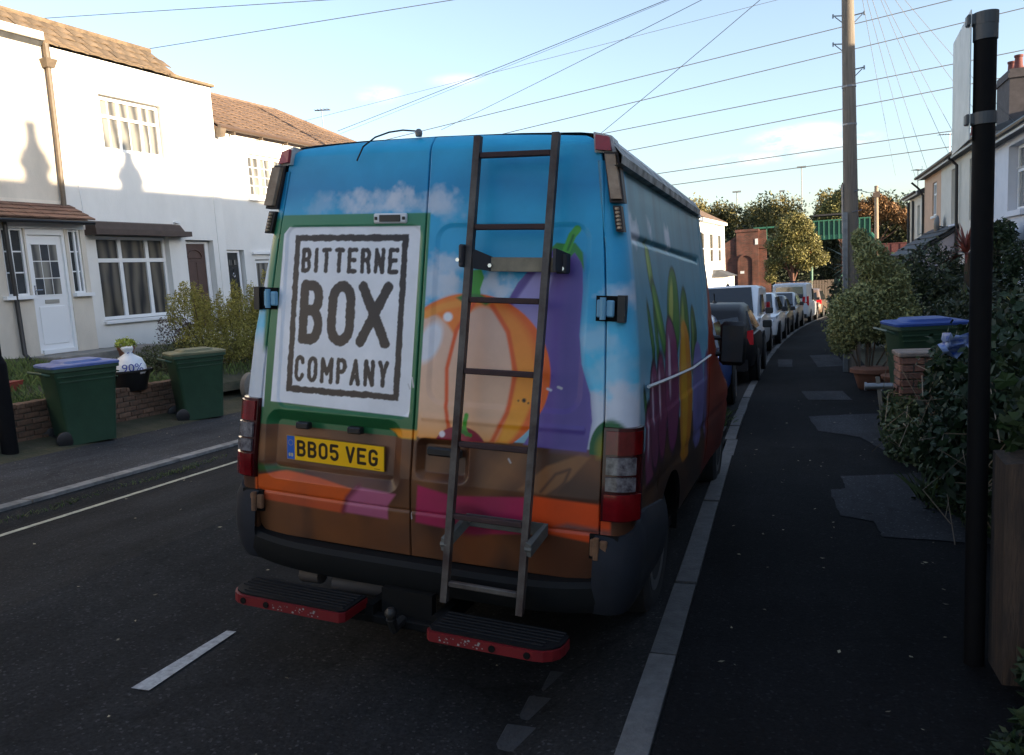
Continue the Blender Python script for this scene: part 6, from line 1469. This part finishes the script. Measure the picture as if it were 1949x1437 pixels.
        for yy in (-h+.78, h-.82):
            r = spec.get('wr', .31)
            MB().lathe([(0, -.012), (r+.055, -.012), (r+.06, .0), (r+.055, .008), (0, .008)], 22, (s*(hw-.0), yy, r+.01), 'x').obj('wheel_arch', SEAL, t)
            w = MB().lathe([(.0, -.10), (r*.9, -.10), (r, -.07), (r, .05), (r*.93, .075), (r*.68, .08), (.0, .05)], 22, (s*(hw-.05), yy, r), 'x') if s > 0 else MB().lathe([(.0, .10), (r*.9, .10), (r, .07), (r, -.05), (r*.93, -.075), (r*.68, -.08), (.0, -.05)], 22, (s*(hw-.05), yy, r), 'x')
            w = w.obj('wheel', _m['tyre_rubber'], t, smooth=True)
            MB().lathe([(0, s*.07), (r*.60, s*.082), (r*.66, s*.088), (0, s*.078)], 16, (s*(hw-.05), yy, r), 'x').obj('rim', mat('alloy_rim', (.28, .28, .29), .35, metal=.7), w, smooth=True)
    MB().box(-hw*.62, hw*.62, h-.03, h+.005, .32, .50).box(-hw*.4, hw*.4, h-.06, h-.0, nose-.30, nose-.24).obj('grille', BLACKP, t)
    MB().box(-.26, .26, h+.004, h+.014, .40, .51).obj('number_plate', mat('white_plate', (.6, .6, .58), .4), t)
    MB().box(-.26, .26, -h-.015, -h+.0, .56, .67).obj('number_plate', mat('yellow_plate', (.6, .42, .04), .4), t)
    MB().box(-hw*.85, hw*.85, -h-.03, -h+.1, .26, .46).obj('rear_bumper', BLACKP if spec.get('van') else M, t)
    if spec.get('ant'): MB().tube([(0, wst-.3, H), (0, wst-.38, H+.20)], .012, 5).lathe([(.0, H-.0), (.05, H), (.03, H+.06), (0, H+.07)], 8, (0, wst-.3, 0)).obj('aerial', BLACKP, t)
    if spec.get('rack'):
        mb = MB()
        for yy in (-h+.8, 0, .9): mb.tube([(-hw*.7, yy, H), (-hw*.7, yy, H+.09), (hw*.7, yy, H+.09), (hw*.7, yy, H)], .02, 5)
        mb.obj('roof_rack', BLACKP, t)
    return t
carp = lambda n, c, **k: mat(n, c, .28, coat=.6, **k)
def cxm(y): return cx(y)-.66
HB = dict(L=3.95, W=1.70, H=1.47); SUV = dict(L=4.3, W=1.80, H=1.62, belt=1.02, nose=.92, wr=.34); PV = dict(L=4.4, W=1.85, H=1.82, belt=1.10, nose=1.02, van=1, ant=1, wr=.32)
make_car('parked_car', 'bright blue hatchback parked directly ahead of the painted van', 'car', cxm(10.5)-.84, 8.9, -1, dict(HB, H=1.38, L=3.85), carp('blue_car_paint', (.008, .075, .36)))
make_car('parked_car', 'black hatchback seen from behind with red tail lamp, beyond the blue car', 'car', cxm(16)-.62, 14.3, 1, dict(HB, ant=1, H=1.45), mat('black_car_paint', (.008, .008, .010), .45, spec=.3))
make_car('parked_van', 'white small panel van facing the viewer with wide dark windscreen', 'van', cxm(21.5)-.88, 19.4, -1, dict(PV, W=1.92), carp('white_car_paint', (.80, .82, .84)))
make_car('parked_car', 'white tall car with dark lower doors parked beyond the white panel van', 'car', cxm(27)-.72, 25.1, -1, SUV, carp('white_car_paint', (.80, .82, .84)))
make_car('parked_car', 'dark grey car between the white tall car and the silver one', 'car', cxm(32)-.72, 30.3, -1, dict(HB, H=1.5), carp('dark_grey_paint', (.035, .036, .04)))
make_car('parked_car', 'silver car with shiny windscreen before the pale high van', 'car', cxm(37)-.75, 35.2, -1, dict(SUV, H=1.6), carp('silver_paint', (.34, .36, .38)))
make_car('parked_van', 'pale silver-blue high van with roof bars and red tail lamps, rear to the viewer', 'van', cxm(45)-.85, 42.6, 1, dict(PV, L=5.0, W=1.95, H=2.05, rack=1, rearglass=1), carp('pale_silver_paint', (.50, .55, .62)))
make_car('parked_car', 'brownish pickup-like car parked last at the street bend', 'car', cxm(52)-.8, 50.0, 1, dict(SUV, H=1.75), carp('bronze_paint', (.16, .11, .08)))

# ================================================================ end of the street
RB = bpy.data.materials.new('red_brickwork'); RB.use_nodes = True
def brickwork():
    nt = RB.node_tree; N = nt.nodes; L = nt.links; b = N['Principled BSDF']; b.inputs['Roughness'].default_value = .92
    tc = N.new('ShaderNodeTexCoord'); br = N.new('ShaderNodeTexBrick'); mp = N.new('ShaderNodeMapping'); mp.inputs['Rotation'].default_value = (rad(90), 0, 0)
    L.new(tc.outputs['Object'], mp.inputs[0]); L.new(mp.outputs[0], br.inputs['Vector'])
    br.inputs['Scale'].default_value = 1; br.inputs['Brick Width'].default_value = .23; br.inputs['Row Height'].default_value = .078; br.inputs['Mortar Size'].default_value = .008
    br.inputs['Color1'].default_value = (.21, .062, .042, 1); br.inputs['Color2'].default_value = (.12, .045, .034, 1); br.inputs['Mortar'].default_value = (.2, .16, .13, 1)
    n = N.new('ShaderNodeTexNoise'); n.inputs['Scale'].default_value = 1.2; n.inputs['Detail'].default_value = 6; L.new(tc.outputs['Object'], n.inputs['Vector'])
    mx = N.new('ShaderNodeMix'); mx.data_type = 'RGBA'; mx.blend_type = 'MULTIPLY'; mx.inputs['Factor'].default_value = .7
    L.new(br.outputs['Color'], mx.inputs['A']); cr = N.new('ShaderNodeValToRGB'); cr.color_ramp.elements[0].position = .35; cr.color_ramp.elements[0].color = (.35, .35, .35, 1); cr.color_ramp.elements[1].position = .65
    L.new(n.outputs['Fac'], cr.inputs[0]); L.new(cr.outputs[0], mx.inputs['B']); L.new(mx.outputs['Result'], b.inputs['Base Color'])
brickwork()
bh = thing('brick_building', 'old red brick railway building with blind arch and sloping side wall at the street end', 'building', (-2.2, 65.2, -2.5))
MB().box(-.70, .95, 0, 5, 0, 6.3).obj('wall', RB, bh)
MB().prism([(-.701, .1, 0), (-3.6, .1, 0), (-3.6, .1, 4.2), (-1.96, .1, 5.3), (-.701, .1, 6.05)], (0, 4.5, 0)).obj('side_wall', RB, bh)
MB().bbox(-.80, 1.0, -.08, 5, 6.3, 6.52, .02).box(-1.0, -.95, .0, .1, 0, .1).obj('coping', RB, bh)
mb = MB(); arc = [(-.02+.62*cos(pi*k/12), 4.0+.62*sin(pi*k/12)) for k in range(13)]
for (a, b), (c, d) in zip(arc[:-1], arc[1:]): mb.hexa([(a, -.07, b), (c, -.07, d), (c, .0, d), (a, 0, b), (a*.78, -.07, (b-4)*.78+4), (c*.78, -.07, (d-4)*.78+4), (c*.78, 0, (d-4)*.78+4), (a*.78, 0, (b-4)*.78+4)])
mb.box(-.64, -.50, -.07, .0, 0, 4.0).box(.46, .60, -.07, 0, 0, 4.0).obj('blind_arch', RB, bh)
MB().box(.952, 1.55, .4, 1.2, 0, 6.4).box(.952, 1.75, .2, 1.4, 0, 3.6).box(.952, 1.65, .3, 1.3, 5.0, 5.35).box(1.1, 1.85, .5, 1.1, 0, 2.2).obj('buttress', RB, bh)
MB().box(.70, .92, -.03, -.001, 5.3, 5.75).box(-.45, -.15, -.03, -.001, 3.1, 3.3).obj('wall_sign', UPVC, bh)
ft = mat('green_steel_paint', (.035, .15, .095), .5)
fb = thing('footbridge', 'green steel railway footbridge with vertical posts behind the yellow-green tree', 'bridge', (3, 79, -2.8))
mb = MB().box(-.2, 5.2, 0, 1.8, 5.9, 6.3).box(-.2, 5.2, .0, .08, 7.55, 7.68)
mb.obj('deck', ft, fb)
for k in range(13): MB().box(-.1+k*.43, .02+k*.43, -.06, .06, 5.9, 7.6).obj('post', ft, fb)
MB().box(-.2, 5.2, .04, .07, 6.0, 7.5).obj('mesh_panel', mat('dark_green_mesh', (.02, .075, .055), .7), fb)
MB().box(.4, 3.2, -.3, 2.2, 8.05, 8.2).box(.6, .7, .9, 1.0, 7.6, 8.05).box(2.9, 3.0, .9, 1.0, 7.6, 8.05).obj('canopy', mat('dark_canopy', (.03, .03, .035), .7), fb)
MB().hexa([(-5, .2, 5.9), (-.2, .2, 5.9), (-.2, 1.6, 5.9), (-5, 1.6, 5.9), (-5, .2, 6.3), (-.2, .2, 6.3), (-.2, 1.6, 6.3), (-5, 1.6, 6.3)]).box(-5, -.2, .2, .28, 7.3, 7.45).box(-5, -4.9, .2, .3, 6, 7.4).box(-3.8, -3.7, .2, .3, 6, 7.4).box(-2.6, -2.5, .2, .3, 6, 7.4).obj('side_span', ft, fb)
MB().tube([(5.2, 0, 6.2), (7.6, -1, 2.8)], .16, 6).tube([(5.2, 1.2, 6.2), (7.6, .2, 2.8)], .16, 6).tube([(5.1, .5, 0), (5.1, .5, 7.6)], .12, 6).tube([(.2, .5, 0), (.2, .5, 6)], .12, 6).tube([(2.0, .5, 1), (4.0, .5, 5)], .08, 6).obj('stair_frame', ft, fb)
rw = thing('red_hoarding', 'dull red panel fence beyond the gardens right of the telegraph pole', 'fence', (8.4, 71, 0))
MB().box(-2.2, 3.2, 0, .1, .2, 2.27).box(-2.2, 3.2, -.05, .15, 2.272, 2.34).obj('panel', mat('dull_red_panel', (.12, .032, .032), .7, var=.2), rw)
for k in range(9): MB().box(-2.1+k*.65, -2.06+k*.65, -.03, -.001, .2, 2.25).obj('batten', _m['dull_red_panel'], rw)
pf = thing('palisade_fence', 'low pale palisade railing behind the far cars below the yellow-green tree', 'fence', (2.0, 67, -2.4))
me = MB().box(-.035, .035, 0, .03, 0, 2.15).mesh('paling', mat('pale_fence_paint', (.34, .26, .20), .7, var=.3))
for k in range(40): link('paling', me, pf, (-2.0+k*.115, 0, random.uniform(-.02, .02)))
MB().box(-2.1, 2.7, .031, .07, .4, .48).box(-2.1, 2.7, .031, .07, 1.75, 1.83).obj('rail', _m['pale_fence_paint'], pf)
def tree(name, label, loc, H, cs, rs, n, size, M, seed, group=None, limbs=8, trunkM=None, r0=.18):
    t = thing(name, label, 'tree', loc, group=group); leaves('crown', cs, rs, n, size, M, t, seed=seed, shell=.35)
    mb = MB(); r = random.Random(seed); mb.tube([(0, 0, -.5), (.05, 0, H*.3), (0, .1, H*.6)], [r0, r0*.7, r0*.45], 8)
    for k in range(limbs):
        c = cs[k % len(cs)]; z0 = H*r.uniform(.22, .5)
        mb.tube([(0, 0, z0), (c[0]*.5, c[1]*.5, (z0+c[2])*.52), (c[0]*.95, c[1]*.95, c[2]+.2)], [r0*.45, r0*.28, r0*.1], 6)
    mb.obj('trunk', trunkM or mat('reddish_bark', (.20, .10, .07), .9, var=.3), t, smooth=True); return t
YG = mat('yellow_green_leaf', (.165, .15, .042), .6, island=.5)
tree('street_tree', 'yellow-green autumn tree with reddish trunk in front of the green footbridge', (1.15, 62, -2.4), 7.6,
     [(0, 0, 5.6), (-1.0, .3, 5.0), (1.2, 0, 5.0), (.3, .4, 6.7), (-1.3, 0, 3.6), (1.8, 0, 3.9), (.2, -.5, 4.3), (-.5, 0, 6.3), (.9, 0, 6.1), (-1.5, .2, 2.7), (.9, -.3, 3.5)], [(1.0, 1, .9), (.9, .9, .8), (.9, .9, .8), (.8, .8, .7), (.7, .7, .6), (.8, .8, .6), (1.1, .9, .8), (.7, .7, .6), (.7, .7, .7), (.5, .5, .5), (.7, .6, .5)], 22000, .10, YG, 41)
berries = leaves('berries', [(0, 0, 5.0), (1, 0, 4.6), (-1, 0, 4.4), (0, -.5, 3.8)], [(1.4, .9, 1.2), (.9, .8, .7), (.8, .7, .8), (1, .6, .5)], 120, .12, mat('orange_berry_leaf', (.26, .10, .04), .6), bpy.data.objects['street_tree'], seed=42)
hill = MB().grid([[(x, y, z) for x in np.linspace(-160, 200, 40)] for (y, z) in ((84, -3.2), (90, -1), (97, 1.5), (106, 3.2), (130, 3.5), (200, 3.0))]).obj('hill', SOIL)
if hill.data.polygons[0].normal.z < 0: hill.data.flip_normals()
hill['kind'] = 'structure'
def wood(name, label, M, n, xs, seed, ztop, y0=90, y1=104, size=.33, w=3.2):
    g = np.random.default_rng(seed); cs, rs = [], []
    for k in range(n):
        x = g.uniform(*xs); y = g.uniform(y0, y1); h = ztop+g.normal()*.45
        zc = h-1.5; cs.append((x, y, zc)); rs.append((g.uniform(.9, 1.8), 1.4, g.uniform(1.2, 1.9)))
        cs.append((x+g.normal()*.5, y, zc-2.2)); rs.append((g.uniform(1.4, 2.4), 1.5, 2.2))
    o = leaves(name, cs, rs, n*1100, size, M, seed=seed, shell=.3); o['kind'] = 'stuff'; o['label'] = label; o['category'] = 'woodland'
    return o
wood('woodland', 'dark green wooded bank along the skyline behind the brick building', mat('wood_dark', (.050, .062, .020), .7, island=.5), 56, (-16, 21), 51, 7.5, size=.22)
wood('woodland', 'olive and golden tree tops along the skyline of the wooded bank', mat('wood_olive', (.150, .125, .035), .7, island=.5), 20, (-12, 9), 52, 8.1, 88, 92, .19)
wood('woodland', 'lower dark undergrowth under the wooded bank', mat('wood_low', (.028, .038, .016), .7, island=.5), 34, (-18, 24), 53, 4.6, 84, 90, .24)
tree('autumn_tree', 'orange-brown autumn tree on the bank between the two telegraph poles', (9.0, 86, -1), 9.0, [(0, 0, 6.6), (1.4, 0, 6.6), (-.9, 0, 6.9), (2.5, 0, 6.0), (.6, 0, 7.7), (-1.6, 0, 6.2), (3.4, 0, 5.2)], [(1.3, 1, 1.1), (1.2, 1, 1.0), (1, 1, 1), (1, 1, .8), (.9, .9, .6), (.8, .8, .8), (.8, .8, .8)], 12000, .15, mat('rusty_leaf', (.20, .105, .04), .7, island=.5), 61)
tree('bank_tree', 'tall olive green tree at the skyline just left of the big telegraph pole', (6.3, 86, -1), 10, [(0, 0, 8.2), (-.9, 0, 7.4), (.9, 0, 7.4), (-.2, 0, 6.3), (-1.8, 0, 6.6), (.3, 0, 9.1)], [(.9, .9, .9), (1, .9, .9), (.9, .9, .9), (1.4, 1, 1.1), (.8, .8, .7), (.45, .5, .6)], 12000, .15, mat('olive_tree_leaf', (.15, .145, .045), .7, island=.5), 62)
tree('bank_tree', 'thin olive tree at the right end of the bank by the end house', (13.6, 88, -1), 8, [(0, 0, 7.0), (-.9, 0, 6.2), (1, 0, 6.3)], [(.8, .8, .9), (.9, .8, .8), (.9, .8, .8)], 3500, .22, _m['olive_tree_leaf'], 63)
for k, (x, z, hd, lb) in enumerate(((-4.7, 10.6, 1, 'far lamp post with flat head above the brick building'), (.7, 10.2, 0, 'short far lamp post at the middle of the tree line'), (3.3, 13.0, 1, 'tallest far lamp post, above the yellow-green tree'))):
    t = thing('floodlight_mast', lb, 'lamp post', (x, 110, 2), group='masts beyond the trees')
    MB().tube([(0, 0, 0), (0, 0, z-2)], .07, 6).obj('mast', mat('mast_grey', (.25, .27, .28), .5), t)
    MB().box(-.55 if hd else -.1, .55, -.2, .2, z-2.05, z-1.85).obj('lamp_head', _m['mast_grey'], t)

# ================================================================ overhead wires
WIRE = mat('grey_cable', (.19, .20, .21), .7)
def wire(a, b, r, lab, grp, sag=.0, n=14):
    a, b = Vector(a), Vector(b); P = []
    for k in range(n+1): t = k/n; p = a.lerp(b, t); p.z -= sag*4*t*(1-t); P.append(p)
    o = MB().tube([p-a for p in P], r, 4).obj('overhead_wire', WIRE, smooth=True); o.location = a
    tag(o, lab, 'cable', grp)
g1 = 'power lines crossing the sky'
crossing = [((-34.0, 60.0, 12.66), (17.91, 60.0, 18.2)), ((-25.02, 60.0, 11.89), (21.68, 60.0, 17.07)), ((-17.23, 60.0, 11.2), (21.85, 60.0, 14.33)), ((-15.22, 60.0, 9.76), (21.91, 60.0, 12.92)), ((-13.91, 60.0, 8.04), (19.13, 60.0, 9.64)), ((-12.94, 60.0, 7.14), (19.17, 60.0, 8.62)), ((-45.31, 60.0, 14.67), (5.73, 60.0, 19.67))]
ords = ['second highest power line crossing behind the pole', 'third power line from the top behind the pole', 'fourth power line from the top behind the pole', 'fifth power line from the top behind the pole', 'last but one of the power lines behind the pole', 'lowest power line crossing just above the trees', 'faint highest power line rising over the van roof']
for (a, b), lb in zip(crossing, ords): wire(a, b, .030 if 'faint' not in lb else .016, lb, g1)
wire((-56.06, 42, 21.06), (-16.12, 42, 16.9), .022, 'upper of two wires over the left rooftops', g1); wire((-43.81, 42, 16.98), (-9.24, 42, 16.39), .022, 'lower of two wires over the left rooftops', g1)
PT = Vector((1.26, 16.2, 7.38))
for e, lb in (((-11.2, 19.5, 5.70), 'service wire from the pole to the lower tiled roof on the left'), ((-11.25, 19.7, 5.66), 'thin second service wire beside the one to the left roof'), ((-10.0, 23.9, 6.26), 'service wire descending behind the van roof centre'), ((-4.0, 18.73, 4.61), 'steep service wire descending behind the ladder top')):
    wire(PT, e, .0075 if 'thin' not in lb else .004, lb, 'service wires from the telegraph pole', .03)
for e, lb in (((6.55, 50.7, 5.9), 'service wire from the pole to the furthest aerial'), ((6.4, 42.6, 4.9), 'service wire from the pole to the end house'), ((6.1, 37.4, 4.7), 'service wire from the pole to the peach house'), ((5.85, 31.7, 4.7), 'service wire from the pole to the cream right house'), ((5.75, 29.3, 4.7), 'service wire from the pole to the cream right house downpipe'), ((5.6, 24.5, 4.4), 'service wire from the pole to the white house'), ((5.6, 22.5, 4.4), 'service wire from the pole to the near end of the white house')):
    wire(PT+Vector((.05, 0, random.uniform(-.1, .1))), e, .006, lb, 'service wires from the telegraph pole', .1)
wire((5.9, 54, 5.65), (6.35, 43.0, 4.05), .012, 'short wire from the distant pole to the end house', 'service wires from the telegraph pole', .1)
wire((1.25, 16.2, 2.9), (5.85, 54, 5.3), .012, 'wire linking the two telegraph poles', 'service wires from the telegraph pole', .1)
